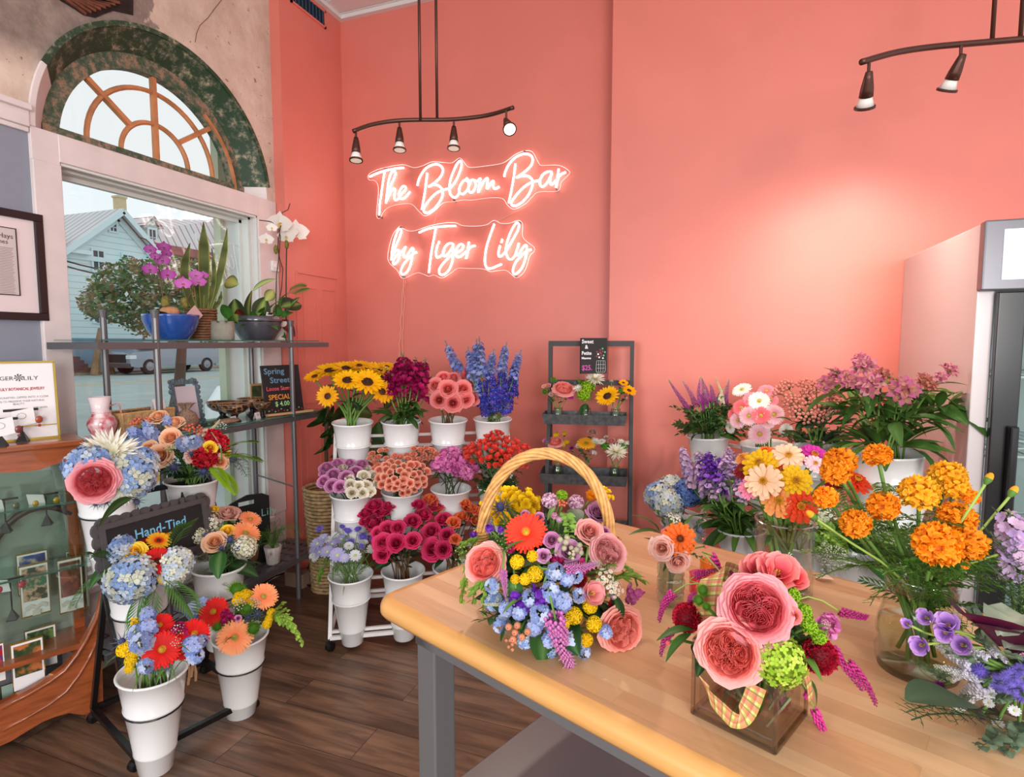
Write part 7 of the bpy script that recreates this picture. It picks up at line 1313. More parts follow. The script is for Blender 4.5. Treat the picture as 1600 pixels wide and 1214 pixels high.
for i,(x0,y0,x1,y1) in enumerate(((1035,835,996,820),(1030,830,1006,798),(1070,865,1095,870),(1038,825,1028,800),(1085,830,1100,805))):a=PD(x0,y0,1.25);b=PD(x1,y1,1.24);sprig('leaf','herb_dk' if i > 1 else 'lf_lance',a,b-a,(b-a).length*1.15,['long leaf pointing left','second leaf pointing up left','leafy twig on the right','thin twig pointing up','grey twig beside the thistle'][i]+', bud vase',None,'leaf')
# ---- votives
for (x,y,r_,h,c,lb) in ((1092,930,.022,.05,(.95,.45,.6),'small rose pink glass votive behind the square vase'),(1106,905,.02,.045,(.98,.7,.15),'small amber glass votive behind the pink one')):
    p=PZ(x,y,TZ);M=Matrix.Translation(p);tt=thing('votive_glass',tuple(p),lb,'votive');obj('glass_body',MB().lathe([(0,.002),(r_*.8,.002),(r_,.01),(r_,h),(r_*1.05,h+.003),(r_*.9,h),(r_*.88,.01),(0,.008)],18,M),glass('tinted_glass',c,.3),tt,smooth=True)
# ---- tall cylinder vase of zinnias
vc=PZ(1222,922,TZ);dv=depth(vc);vr=44.5*depth(vc+ZZ*.15)/FPX*.96;vh=PD(1222,810,dv).z-TZ;t=thing('glass_vase',tuple(vc),'tall clear cylinder vase of zinnias behind the square vase','vase');M=Matrix.Translation(vc)
obj('glass_body',MB().lathe([(0,.0),(vr,.0),(vr,vh),(vr-.004,vh),(vr-.004,.01),(0,.01)],36,M),M_CLEAR,t,smooth=True);obj('rim',MB().tube([(vc.x+vr*cos(a),vc.y+vr*sin(a),TZ+vh) for a in [2*pi*i/36 for i in range(36)]],.002,5,closed=True),glass('rim_glass',(.9,.86,.8),.7),t)
zd=Dome(vc+ZZ*(vh+.075),.12,.1,.10)
arrange('in the cylinder vase',zd,vc+ZZ*.02,.04,'zin_yellow 1187 725 56|zin_peach 1232 712 50|zin_peach 1193 752 58 .02|zin_pink 1170 763 36|zin_yellow 1243 752 54|zin_orange 1217 782 56|zin_red 1250 790 58 .01|zin_mag 1272 712 50|zin_lt 1274 724 32 .02|zin_dark 1160 735 30 -.03|zin_red 1222 735 34 -.03|zin_dark 1300 742 34 -.02|zin_orange 1160 715 26 -.03',(('lf_lance',),.05,1,.3,.7),k=.45,up=.15,stem=.0042)
stm=MB();rv=random.Random(9)
for k in range(24):a=rv.uniform(0,6.28);b=a+rv.uniform(1.8,4);stm.tube([vc+Vector((vr*.75*cos(a),vr*.75*sin(a),vh)),vc+Vector((vr*.3*cos(b),vr*.3*sin(b),vh*.5)),vc+Vector((vr*.8*cos(b),vr*.8*sin(b),.015))],.0042,5,col=jit(rgb(98,106,52),rv,.3))
tag(obj('cut_stems',stm,M_STEM,smooth=True),'crossing green brown stems inside the tall cylinder vase','stems',None,'stuff')
# ---- belly vase of marigolds
vm=PZ(1432,1045,TZ);M=Matrix.Translation(vm);dm_=depth(vm);sc=dm_/FPX
hm=PD(1431,893,dm_+.01).z-TZ;t=thing('glass_vase',tuple(vm),'large clear belly vase of orange marigolds on the right of table','vase');rr_=54*sc*.96
prof=[(0,.0),(rr_*1.02,.0),(rr_*1.06,.006),(rr_*1.12,.03),(rr_*1.0,.045),(rr_*1.04,.052),(rr_*1.12,.062),(rr_*1.08,.085),(rr_*.96,.11),(rr_*.9,.15),(rr_*.9,hm*.85),(rr_*.97,hm),(rr_*.94,hm),(rr_*.87,hm*.85),(rr_*.87,.15),(rr_*.93,.11),(rr_*1.05,.085),(rr_*1.08,.06),(rr_*.96,.05),(rr_*1.0,.012),(0,.01)]
obj('glass_body',MB().lathe(prof,40,M),M_CLEAR,t,smooth=True);obj('rim',MB().tube([(vm.x+rr_*.955*cos(a),vm.y+rr_*.955*sin(a),TZ+hm) for a in [2*pi*i/36 for i in range(36)]],.0018,5,closed=True),glass('rim_glass',(.9,.86,.8),.7),t)
obj('water',MB().lathe([(0,.013),(rr_*.99,.013),(rr_*.95,.048),(rr_*1.06,.062),(rr_*1.03,.085),(0,.085)],32,M),glass('vase_water',(.93,.94,.80),.15),t,smooth=True)
md=Dome(vm+ZZ*(hm+.10),.15,.12,.12)
arrange('in the belly vase',md,vm+ZZ*.03,.02,'',None)
mitems=[(1312,722,54,.98),(1307,735,52,.97),(1371,711,46,.95),(1290,777,40,.94),(1337,818,50,.90),(1380,790,52,.92),(1436,769,60,.93),(1481,742,54,1.0),(1491,762,46,.98),(1516,776,30,.96),(1496,808,58,.95),(1465,850,74,.86),(1509,848,62,.90),(1508,883,14,.88)]
mlab=['high on the far left','far left, just under the highest one','topmost in the middle, seen from below','small, beside the orange red zinnia','lower left, deep orange','left of centre, ruffled','upper centre, bright','upper right, topmost of the cluster','upper right, half hidden below another','small, at the far right','right, above the biggest','largest and nearest','right, tucked behind the largest','tiny bud under the largest']
for i,(x,y,d,dp) in enumerate(mitems):
    p=PD(x,y,dp);n=(Vector(_C)-p).normalized()*.6+(p-(vm+ZZ*(hm+.02))).normalized()*.5+ZZ*(.25 if i != 2 else .6)
    flower('marigold','marigold','mari_y' if i in (6,7,8) else 'mari%d' % (i % 3),p,n,d/2*dp/FPX,vm+Vector((rf.uniform(-.03,.03),rf.uniform(-.03,.03),.025)),'orange marigold %s, belly vase' % mlab[i],'orange marigolds in the belly vase',.0032,'g',[('mari_leaf',rf.uniform(.55,.9),.075,rf.uniform(0,6.28),rf.uniform(-.2,.5)) for _ in range(4)],spin=0,via=vm+ZZ*(hm*.9)+Vector((rf.uniform(-.03,.03),rf.uniform(-.03,.03),0)))
for i,(x,y,xa,ya) in enumerate(((1542,752,1528,775),(1580,772,1560,800),(1535,847,1520,850),(1572,862,1545,872),(1272,808,1300,830))):
    p=PD(x,y,.92);n=p-PD(xa,ya,.92);flower('marigold_bud','marigold','bud_green',p,n,.02,vm+ZZ*.05,'closed green marigold bud, %s, belly vase' % ['upper of those on the right','farthest right, upper','small, by the lower blooms','opening orange, lower right','far left, before the zinnias'][i],'marigold buds in the belly vase',.0022,'l',(),via=vm+ZZ*(hm+.02))
sprigs('in the belly vase of marigolds',['mari_leaf','mari_leaf','feather'],60,vm+ZZ*(hm+.01),.07,.1,24,el=(-.35,1.1));sprigs('among the marigold stems',['mari_leaf'],22,vm+ZZ*(hm*.7),.03,.07,25,el=(-.2,1.0))
# ---- fallen petals
tag(obj('petal',MB().merge(leaf(rgb(240,214,196),.45,.3,.1),Matrix.Translation(PZ(1274,905,TZ)+ZZ*.004) @ Matrix.Scale(.04,4)),M_PETAL),'pale fallen petal on the table behind the cylinder vase','petal')
# ---- bouquet at the lower right corner
rc=PZ(1585,1100,TZ);rc.z=TZ+.0;rb=Dome(rc+ZZ*.085,.14,.12,.09)
t=thing('glass_vase',tuple(rc),'clear glass vase mostly hidden under the purple bouquet, bottom right','vase');obj('glass_body',MB().lathe([(0,.0),(.045,.0),(.05,.05),(.04,.1),(.038,.1),(.047,.05),(0,.01)],28,Matrix.Translation(rc)),M_CLEAR,t,smooth=True)
arrange('in the bottom right bouquet',rb,rc+ZZ*.03,.02,'''white_rods 1520 1040 190 1455 1018|white_rods 1530 1030 190 1478 1000|white_rods 1545 1030 190 1500 1000|white_rods 1560 1025 190 1522 998|white_rods 1575 1035 190 1545 1010|white_rods 1530 1060 190 1470 1040|white_rods 1540 1070 190 1495 1088|white_rods 1515 1050 190 1475 1056|ager 1530 1048 36|ager_c 1575 1065 60|ager_c 1598 1045 40|ager 1595 1085 36|cornfl 1468 1075 30|cornfl 1533 1118 20|mum_lilac 1600 1020 24|scab_w 1548 1085 18|scab_w 1560 1130 18|scab_w 1585 1110 18|scab_w 1590 1180 18|scab_w 1545 1098 16''',(('euc','lf_oval'),.06,1,.6,.95),k=.5)
for i,(x,y,xa,ya) in enumerate(((1448,965,1462,972),(1482,978,1492,1000),(1440,1008,1455,1005),(1478,988,1490,985),(1418,975,1432,985),(1505,1008,1520,1012))):
    p=PD(x,y,.80);flower('stock','stock','stock_lilac0' if 0 else 'tulip_rose',p,p-PD(xa,ya,.82),.001,rc+ZZ*.05,'x',None) if 0 else flower('sweet_pea','sweet pea','stock_pinkish' if 0 else 'scab_big' if 0 else 'lilac_bell',p,p-PD(xa,ya,.82),(.014,.019,.016,.016,.009,.017)[i],rc+ZZ*.07,'lilac bell shaped bloom, %s, bottom right bouquet' % ['upper left','centre of the sprig','lower left','behind the centre one','tiny, nearest the marigold vase','above the white rods'][i],'lilac bells of the bottom right bouquet',.0018,'l',(),via=PD(1530,1000,.85))
for i,(x0,y0,x1,y1,L,kk) in enumerate(((1560,1010,1500,962,0,'calla'),(1585,1030,1520,975,.12,'calla'),(1600,960,1572,975,.09,'sage'),(1612,1010,1575,1000,.08,'sage'),(1510,1095,1425,1085,0,'lf_oval'),(1540,1110,1430,1110,0,'feather_dk'),(1560,1125,1440,1122,0,'feather_dk'),(1560,1140,1535,1165,0,'euc'),(1590,1130,1575,1175,0,'euc'),(1600,1160,1572,1200,0,'euc'),(1575,1085,1545,1098,.05,'euc'),(1470,1060,1440,1040,0,'feather_dk'))):
    a=PD(x0,y0,.84);b=PD(x1,y1,.80);sprig('foliage_sprig' if kk in ('feather_dk','euc') else 'leaf',kk,a,b-a,L or (b-a).length*1.05,['large dark plum leaf, front one','dark plum leaf, rear one','pale silvery sage leaf, upper','pale silvery sage leaf, lower','flat grey green leaf reaching left','upper feathery frond lying on the table','lower feathery frond lying on the table','grey green leafy sprig, left','grey green leafy sprig, middle','grey green leafy sprig, lowest','grey green leaves under the violet tuft','feathery tip beside the plum cornflower'][i]+', bottom right bouquet',None,'foliage')
sprigs('in the bottom right bouquet',['euc','feather','herb_dk'],26,rc+ZZ*.07,.06,.09,26,el=(-.1,1.0))
# tall pale pink sprays and fine greens at the right edge
for i,(x0,y0,x1,y1) in enumerate(((1590,880,1570,800),(1600,870,1596,815),(1580,900,1585,830))):a=PD(x0,y0,.93);b=PD(x1,y1,.9);flower('stock','stock','stock_lilac%d' % (i % 2),a,b-a,(b-a).length,rc+ZZ*.08,'pale pink stock spike at the right edge, %s' % ('left','right','middle')[i],'stock spikes at the right edge',.003,'g',(),axis=True,asc=1)
for i,(x0,y0,x1,y1) in enumerate(((1590,960,1560,830),(1600,980,1545,870),(1595,950,1590,820),(1600,900,1572,800),(1610,990,1555,900))):a=PD(x0,y0,.92);b=PD(x1,y1,.9);sprig('foliage_sprig','feather_dk',a,b-a,(b-a).length,'fine feathery dark green frond at the right edge, beside the fridge door','feathery fronds at the right edge','foliage')
# =================================================================== things on the window shelves
SZ=1.513;XM=-2.43
def at(x,y,z,X=XM):p=PX(x,y,X);p.z=z;return p
def lathe_thing(nm,p,prof,m,label,cat,part='body',n=28,wob=None):
    t=thing(nm,tuple(p),label,cat);obj(part,MB().lathe(prof,n,Matrix.Translation(p),wob=wob),m,t,smooth=True);return t
M_MOSS=mat('moss',rgb(120,110,50),.95,var=.4,vscale=60,bump=.6,bscale=120)
def px2m(w,p):return w*depth(p)/FPX
# blue bowl
p=at(269,533,SZ);R=px2m(78,p)/2;H=px2m(39,p)
t=lathe_thing('flower_pot',p,[(0,0),(R*.55,0),(R*.6,.004),(R*.84,H*.35),(R*.98,H*.7),(R,H*.93),(R*1.02,H),(R*.97,H),(R*.95,H*.85),(0,H*.82)],mat('blue_glaze',rgb(36,80,160),.12,var=.15,vscale=9,coat=.8),'glossy blue bowl planter with two purple orchids on the top shelf','planter')
obj('moss',MB().ball(p+ZZ*H*.82,R*.85,20,6,sc=(1,1,.22)),M_MOSS,t)
tag(obj('stone',MB().ball(p+Vector((0,-.005,H*1.12)),R*.36,12,8,sc=(.8,1.1,.6)),mat('tan_stone',rgb(196,142,104),.9,var=.2,bump=.6,bscale=30)),'rough tan stone lying on moss in the blue bowl','stone')
tag(obj('price_tag',MB().box((p.x+R*.55,p.y+.035,p.z+H*.62),(p.x+R*.555+.002,p.y+.10,p.z+H*1.15),Euler((.75,0,0)).to_matrix(),p+Vector((R*.55,.05,H))),mat('pink_tag',rgb(214,170,170),.6)),'pink picture tag leaning on the blue bowl rim','tag')
bp=p
def orchid_stem(x0,path,blooms,key,label,sz,X=XM,col=rgb(90,70,50)):
    pts=[PX(x,y,X) for x,y in path];t=thing('orchid',tuple(pts[0]),label,'orchid');obj('stem',MB().tube(pts,.0028,5,col=col),M_STEM,t)
    for i,(x,y,d) in enumerate(blooms):
        b=PX(x,y,X+.012);c=(Vector(_C)-b).normalized();o=childm('bloom',PM[key],t,Matrix.Translation(b) @ Matrix(((1,0,0,0),(0,1,0,0),(0,0,1,0),(0,0,0,1))) @ (lambda n:(lambda u,r_:Matrix(((r_.x,u.x,n.x,0),(r_.y,u.y,n.y,0),(r_.z,u.z,n.z,0),(0,0,0,1))))(*(lambda r_:(n.cross(r_).normalized(),r_))(Vector((0,0,1)).cross(n).normalized())))((c+Vector((0,rf.uniform(-.4,.4),rf.uniform(-.3,.3)))).normalized()) @ Matrix.Scale(px2m(d,b)/2,4))
    return t
orchid_stem(0,[(258,502),(255,470),(250,430),(245,400),(238,384),(228,374),(216,370)],[(235,390,20),(256,386,22),(260,396,18),(242,400,16),(254,407,24),(234,421,24),(262,429,26)],'orchid_p','vivid purple orchid standing left in the blue bowl',.02)
orchid_stem(0,[(286,500),(292,470),(302,450),(312,432),(326,428)],[(286,443,26),(306,430,22),(310,440,24),(318,430,16)],'orchid_m','mauve orchid with a short stem, right in the blue bowl',.02)
for i,(x,y) in enumerate(((258,490),(288,492))):obj('moss_ball',MB().ball(PX(x,y-18,XM),.026,10,8,sc=(.7,.7,1.1)),M_MOSS)['label']='%s ball of brown moss round an orchid stem above the blue bowl' % ('left','right')[i];bpy.context.scene.collection.objects[-1]['category']='moss'
for i,(x0,y0,x1,y1) in enumerate(((262,503,233,480),(284,503,316,484))):a=PX(x0,y0,XM);b=PX(x1,y1,XM+.03);sprig('leaf','lf_dark',a,b-a,(b-a).length*1.2,'%s thick orchid leaf at the rim of the blue bowl' % ('left','right')[i])
# brown basket + snake plant
p=at(316,534,SZ,-2.46);R=px2m(42,p)/2;H=px2m(47,p);mb=MB()
for i in range(12):mb.tube([(p.x+(R*(.86+.14*i/11)+.002*(-1)**(i+j))*cos(2*pi*j/30),p.y+(R*(.86+.14*i/11)+.002*(-1)**(i+j))*sin(2*pi*j/30),SZ+.006+(H-.008)*i/11) for j in range(30)],H/22,5,closed=True)
t=thing('plant_basket',tuple(p),'brown woven basket holding a tall snake plant on the top shelf','basket');obj('basket_body',mb,M_DWICKER,t,smooth=True);obj('soil',MB().lathe([(0,H*.85),(R*.9,H*.85)],20,Matrix.Translation(p)),M_MOSS,t)
t=thing('snake_plant',(p.x,p.y,SZ+H*.85),'tall snake plant with yellow edged upright leaves in the brown basket','plant')
for x0,y0,x1,y1,w,bn in ((318,490,317,347,.024,0),(322,492,354,357,.016,.02),(306,490,296,380,.017,-.05),(312,490,308,415,.020,0),(325,492,345,455,.010,.02),(320,492,330,388,.010,.03),(305,492,299,440,.008,-.02),(300,392,291,420,.001,0)):
    if w < .002:continue
    a=PX(x0,y0,-2.46);b=PX(x1,y1,-2.46+rf.uniform(-.02,.03));n=8;vs=[];cs=[];c0=rgb(70,90,50);c1=rgb(176,176,70)
    for j in range(n+1):
        u=j/n;q=a.lerp(b,u)+Vector((0,bn*sin(u*pi),0));ww=w*(.55+.9*sin(pi*min(1,u*.72+.12)))*(1 if u < .8 else (1-u)/.2*.9+.05)
        for k,s_ in enumerate((-1,-.75,0,.75,1)):vs.append(q+Vector((.006*abs(s_),ww*s_,0)));cs.append(c1 if abs(s_) == 1 else (lerp3(c0,rgb(110,126,76),.5+.5*sin(j*2.9))))
    mb=MB().add(vs,[(j*5+i,j*5+i+1,(j+1)*5+i+1,(j+1)*5+i) for j in range(n) for i in range(4)],cs);obj('leaf',mb,M_LEAF,t,smooth=True)
# concrete pot with succulent
p=at(347,535,SZ,-2.39);R=px2m(37,p)/2;H=px2m(29,p)
t=lathe_thing('flower_pot',p,[(0,0),(R*.95,0),(R,.004),(R,H),(R*.9,H),(R*.88,H*.8),(0,H*.8)],mat('grey_concrete',rgb(150,146,134),.85,var=.1,vscale=30,bump=.3),'small grey ribbed concrete pot with a succulent on the top shelf','planter',wob=lambda a,i:1+.02*cos(24*a))
mb=MB()
for k in range(34):
    a=k*2.4;rr=R*.95*sqrt(k/34);d=Vector((cos(a)*.8,sin(a)*.8,.7)).normalized();pm=leaf(rgb(110,140,76),.3,.3,.1,n=3);q=d.cross(Vector((0,0,1))).normalized();M=Matrix.Translation(p+Vector((rr*cos(a),rr*sin(a),H*.85))) @ d.to_track_quat('X','Z').to_matrix().to_4x4() @ Matrix.Scale(.024,4);mb.merge(pm,M)
obj('succulent',mb,M_LEAF,t)
# grey bowl planter
p=at(403,536,SZ);R=px2m(73,p)/2;H=px2m(37,p)
t=lathe_thing('flower_pot',p,[(0,0),(R*.6,0),(R*.66,.004),(R*.93,H*.45),(R,H*.8),(R*1.01,H),(R*.95,H),(R*.93,H*.85),(0,H*.85)],mat('grey_glaze',rgb(78,76,84),.18,coat=.6),'dark grey patterned bowl planter crowded with foliage on the top shelf','planter',wob=lambda a,i:1+.022*cos(14*a)*(1 if i in (2,3,4) else 0))
obj('rim_band',MB().tube([(p.x+R*1.005*cos(a),p.y+R*1.005*sin(a),SZ+H*.78) for a in [2*pi*i/28 for i in range(28)]],.0025,5,closed=True),M_BLACKM,t);obj('moss',MB().ball(p+ZZ*H*.85,R*.9,20,6,sc=(1,1,.15)),M_MOSS,t)
gp=p
L_('lf_dumb',leaf(rgb(190,206,120),.26,.2,.25,c2=rgb(60,110,50),n=8));L_('lf_calath',leaf(rgb(52,70,44),.36,.15,.2,vein=rgb(150,180,90),n=8));L_('lf_red',leaf(rgb(96,44,40),.25,.2,.4,vein=rgb(150,60,50),n=6));L_('lf_bright',leaf(rgb(70,130,50),.22,.3,.5))
fol=(('lf_dumb',372,445,345,436,.15),('lf_dumb',395,455,425,434,.14),('lf_calath',372,505,362,455,.15),('lf_calath',390,500,390,448,.16),('lf_calath',400,500,418,460,.15),('lf_calath',440,480,482,470,.16),('lf_red',382,505,366,480,.12),('lf_red',440,500,452,512,.13),('lf_dark',395,505,380,488,.10),('lf_dark',405,505,410,480,.10),('lf_bright',420,490,430,455,.12),('lf_bright',428,495,448,458,.12),('lf_bright',360,500,345,470,.12),('lf_bright',365,505,340,490,.12),('lf_bright',430,500,450,485,.12),('lf_calath',445,490,475,452,.13),('palm',448,460,482,445,.14),('lf_lance',435,505,443,535,.12),('lf_dark',420,500,425,475,.12),('lf_bright',410,495,405,462,.1),('lf_bright',438,478,442,450,.1),('lf_dumb',415,470,438,440,.12))
ft=thing('foliage_plant',(gp.x,gp.y,SZ+H*.85),'mixed green and variegated foliage filling the dark grey bowl','plant')
for k,x0,y0,x1,y1,L in fol:
    a=PX(x0,y0,XM+rf.uniform(-.03,.05));b=PX(x1,y1,XM+rf.uniform(0,.1));d=(b-a).normalized();y=Vector((0,0,1)).cross(d).normalized();z=d.cross(y);M=Matrix(((d.x,y.x,z.x,a.x),(d.y,y.y,z.y,a.y),(d.z,y.z,z.z,a.z),(0,0,0,1))) @ Matrix.Rotation(rf.uniform(.5,1.3),4,'X') @ Matrix.Scale(L,4);childm('leaf',PM[k],ft,M)
sprigs('in the dark grey bowl',['lf_bright','lf_dark','lf_calath'],26,gp+ZZ*.07,.08,.11,31,el=(.0,1.2))
tag(obj('price_tag',MB().box((XM+.1,PX(419,490,XM+.1).y-.018,PX(419,499,XM+.1).z-.016),(XM+.102,PX(419,490,XM+.1).y+.018,PX(419,490,XM+.1).z+.004),Euler((-.4,0,0)).to_matrix(),PX(419,494,XM+.1)),M_PAPER),'small white folded tag on the dark grey bowl foliage','tag')
# white urn + white orchid
p=at(438,540,SZ,-2.42);p.y=min(p.y,2.74);R=.043
t=lathe_thing('urn',p,[(0,0),(R*.9,0),(R*.92,.01),(R*.5,.02),(R*.8,.035),(R*1.0,.08),(R*1.1,.11),(R,.11),(R*.9,.09),(0,.09)],mat('white_urn',rgb(222,210,200),.5),'ribbed white pedestal urn at the right end of the top shelf','urn',wob=lambda a,i:1+(.025*cos(20*a) if 3 <= i <= 5 else 0))
ws=[(432,505),(431,470),(432,430),(436,400),(438,370),(434,352),(422,346),(405,344)]
orchid_stem(0,ws,[(436,349,42),(450,362,32),(462,362,42),(416,374,24),(447,370,28),(425,356,18)],'orchid_w','tall white orchid with dark twisted stems at the right end',.03,-2.42,rgb(60,52,42))
wt=thing('orchid_support',tuple(PX(447,505,-2.42)),'dark twig and stake twisting beside the white orchid','twig')
obj('stake',MB().tube([PX(447,505,-2.42),PX(447,440,-2.42),PX(448,378,-2.42)],.0035,6),mat('dark_stake',rgb(60,50,44),.7),wt);obj('twig',MB().tube([PX(x,y,-2.4) for x,y in ((434,480),(440,450),(442,420),(437,405),(434,385),(437,360),(440,345),(441,332),(450,328),(453,318))],.0028,5),mat('dark_twig',rgb(70,44,40),.8),wt)
for i,(x,y) in enumerate(((431,390),(448,382))):tag(obj('moss_clump',MB().ball(PX(x,y,-2.41),.018,9,7,sc=(.7,.7,1.5)),M_MOSS),'%s brown moss clump tied on the white orchid stems' % ('left','right')[i],'moss')
# ---- middle shelf
MZ=1.091
def card(p,w,h,label,ang=0,tilt=.25,nm='price_card'):
    c,s_=cos(ang),sin(ang);ex=Vector((-s_,c,0));ey=Vector((-tilt*c,-tilt*s_,1)).normalized();n=ex.cross(ey)
    t=thing(nm,tuple(p),label,'card');mb=MB().prism([(-w/2,0),(w/2,0),(w/2,h),(-w/2,h)],p,ex,ey,n,.0012).prism([(-w/2,0),(w/2,0),(w/2,h*1.02),(-w/2,h*1.02)],Vector(p)-Vector((c,s_,0))*h*.5,ex,Vector((tilt*c,tilt*s_,1)).normalized(),n,.0012);obj('folded_card',mb,M_PAPER,t)
    q=Vector(p)+ex*0+ey*h*.62+n*.0018;obj('logo',MB().tube([q+ex*.011*cos(a)+ey*.008*sin(a) for a in [2*pi*i/16 for i in range(16)]],.0005,3,closed=True).ball(q,.003,6,4),M_BLACKM,t);return t
AF=0.0
p=at(161,686,MZ,-2.42);R=px2m(30,p)/2
pt_=thing('saucer',tuple(p),'patterned red and white saucer under the pitcher on the middle shelf','plate');obj('plate',MB().lathe([(0,.002),(R*1.3,.002),(R*2.3,.014),(R*2.3,.017),(R*1.2,.006),(0,.006)],28,Matrix.Translation(p)),mat('saucer_china',rgb(226,208,206),.2,col2=rgb(190,110,116),vscale=40),pt_)
M_TOILE=mat('red_transferware',rgb(190,70,84),.18,col2=rgb(236,214,212),vscale=34,coat=.5)
t=thing('pitcher',tuple(p+ZZ*.008),'red and white transferware pitcher standing on the saucer','pitcher');K=R/.02;H=px2m(60,p)
obj('body',MB().lathe([(0,.008),(R*.85,.008),(R*.9,.02*K*.5),(R*1.2,H*.3),(R*1.35,H*.45),(R*1.1,H*.62),(R*.85,H*.68),(R*.9,H*.75),(R*.98,H*.78),(R*.88,H*.76),(0,H*.7)],26,Matrix.Translation(p)),M_TOILE,t,smooth=True)
obj('neck',MB().lathe([(R*.8,H*.74),(R*.78,H*.84),(R*1.0,H*1.15),(R*.95,H*1.15),(R*.7,H*.84)],20,Matrix.Translation(p+Vector((0,-.005,0)))),mat('white_china',rgb(232,214,214),.2),t,smooth=True)
obj('handle',MB().tube([p+Vector((0,.9*R,H*.9)),p+Vector((0,1.9*R,H*.95)),p+Vector((0,2.1*R,H*.6)),p+Vector((0,1.3*R,H*.4))],.004,6),M_TOILE,t)
# wicker tray basket with burlap bags
p=at(217,652,MZ,-2.46);w,d_,h=px2m(84,p)*.95,.13,px2m(36,p);bw=w
t=thing('wicker_basket',tuple(p),'pale wicker tray basket of little burlap bags on the middle shelf','basket');mb=MB();cs_=[]
for i in range(44):
    for (xx,yy) in ((p.x+d_/2,p.y-w/2+w*i/43),(p.x-d_/2,p.y-w/2+w*i/43)):mb.tube([(xx,yy,MZ),(xx+.004*(1 if xx > p.x else -1),yy+(yy-p.y)*.06,MZ+h)],.0034,5)
for i in range(16):
    for sg in (-1,1):mb.tube([(p.x-d_/2+d_*i/15,p.y+sg*w/2,MZ),(p.x-d_/2+d_*i/15,p.y+sg*w/2*1.06,MZ+h)],.0034,5)
mb.box((p.x-d_/2,p.y-w/2,MZ),(p.x+d_/2,p.y+w/2,MZ+.006));obj('basket_body',mb,mat('pale_wicker',rgb(196,158,108),.6,var=.25,vscale=50),t)
obj('rim',MB().tube([(p.x-d_/2,p.y-w/2*1.06,MZ+h),(p.x+d_/2,p.y-w/2*1.06,MZ+h),(p.x+d_/2+.004,p.y+w/2*1.06,MZ+h),(p.x-d_/2,p.y+w/2*1.06,MZ+h)],.005,6,closed=True),M_WICKER,t)
obj('strap',MB().tube([(p.x+d_/2+.004,p.y-.06,MZ+h*.2),(p.x+d_/2+.02,p.y-.03,MZ+h*.45),(p.x+d_/2+.006,p.y-.005,MZ+h*.7)],.006,6),M_BLACKM,t)
M_BURL=mat('burlap',rgb(156,126,106),.95,var=.3,vscale=120,bump=.6,bscale=200)
def pouch(q,r,label,tilt=0):
    t=thing('burlap_bag',tuple(q),label,'bag','burlap bags on the middle shelf');obj('sack',MB().lathe([(0,0),(r*.8,0),(r,r*.6),(r*.75,r*1.4),(r*.25,r*1.75)],14,Matrix.Translation(q),wob=lambda a,i:1+.08*cos(5*a+i)),M_BURL,t,smooth=True)
    obj('ruffle',MB().lathe([(r*.25,r*1.72),(r*.5,r*2.1),(r*.75,r*2.3)],22,Matrix.Translation(q),wob=lambda a,i:1+.25*cos(6*a)),M_BURL,t);obj('tie',MB().tube([Vector(q)+Vector((r*.28*cos(a),r*.28*sin(a),r*1.74)) for a in [2*pi*i/10 for i in range(10)]],.002,4,closed=True),M_BURL,t)
for i,dy in enumerate((-.085,-.035,.02,.07)):pouch((p.x+.01*(-1)**i,p.y+dy,MZ+h*.35),.032,'little burlap bag in the wicker tray, %s' % ['far left','second from the left','third from the left','far right'][i])
q=at(292,672,MZ,-2.40);pouch(q,px2m(34,q)/2,'burlap bag with clear window in front of the ornate frame')
card(at(250,620,MZ+h*1.0,-2.40),.06,.05,'white label card standing in the wicker tray',.1)
# ornate frame
q=at(298,670,MZ,-2.52);w,h=px2m(52,q),px2m(72,q);t=thing('photo_frame',tuple(q),'ornate grey blue photo frame with a white card on the middle shelf','frame');mb=MB();M_ORN=mat('ornate_grey',rgb(104,118,128),.7,bump=.8,bscale=60)
ex=Vector((0,1,0));ey=Vector((-.18,0,1)).normalized();nn=ex.cross(ey)
for a,b in (((-w/2,0),(w/2,0)),((-w/2,h),(w/2,h)),((-w/2,0),(-w/2,h)),((w/2,0),(w/2,h))):mb.bar(q+ex*a[0]*.8+ey*(a[1]*.86+.01),q+ex*b[0]*.8+ey*(b[1]*.86+.01),.018,.014,nn)
for i in range(34):
    u=i/34*4;sd=int(u);f=u-sd;c=[(-.5+f,1),(.5,1-f),(.5-f,0),(-.5,f)][sd];mb.ball(q+ex*c[0]*w*.92+ey*(c[1]*h*.9+.008)+nn*.003,.011+.004*sin(i*2),7,5,sc=(.6,1,1))
obj('frame',mb,M_ORN,t);obj('card',MB().prism([(-w*.36,h*.06),(w*.36,h*.06),(w*.36,h*.82),(-w*.36,h*.82)],q+nn*.002,ex,ey,nn,.002),mat('pink_card',rgb(222,206,214),.7),t)
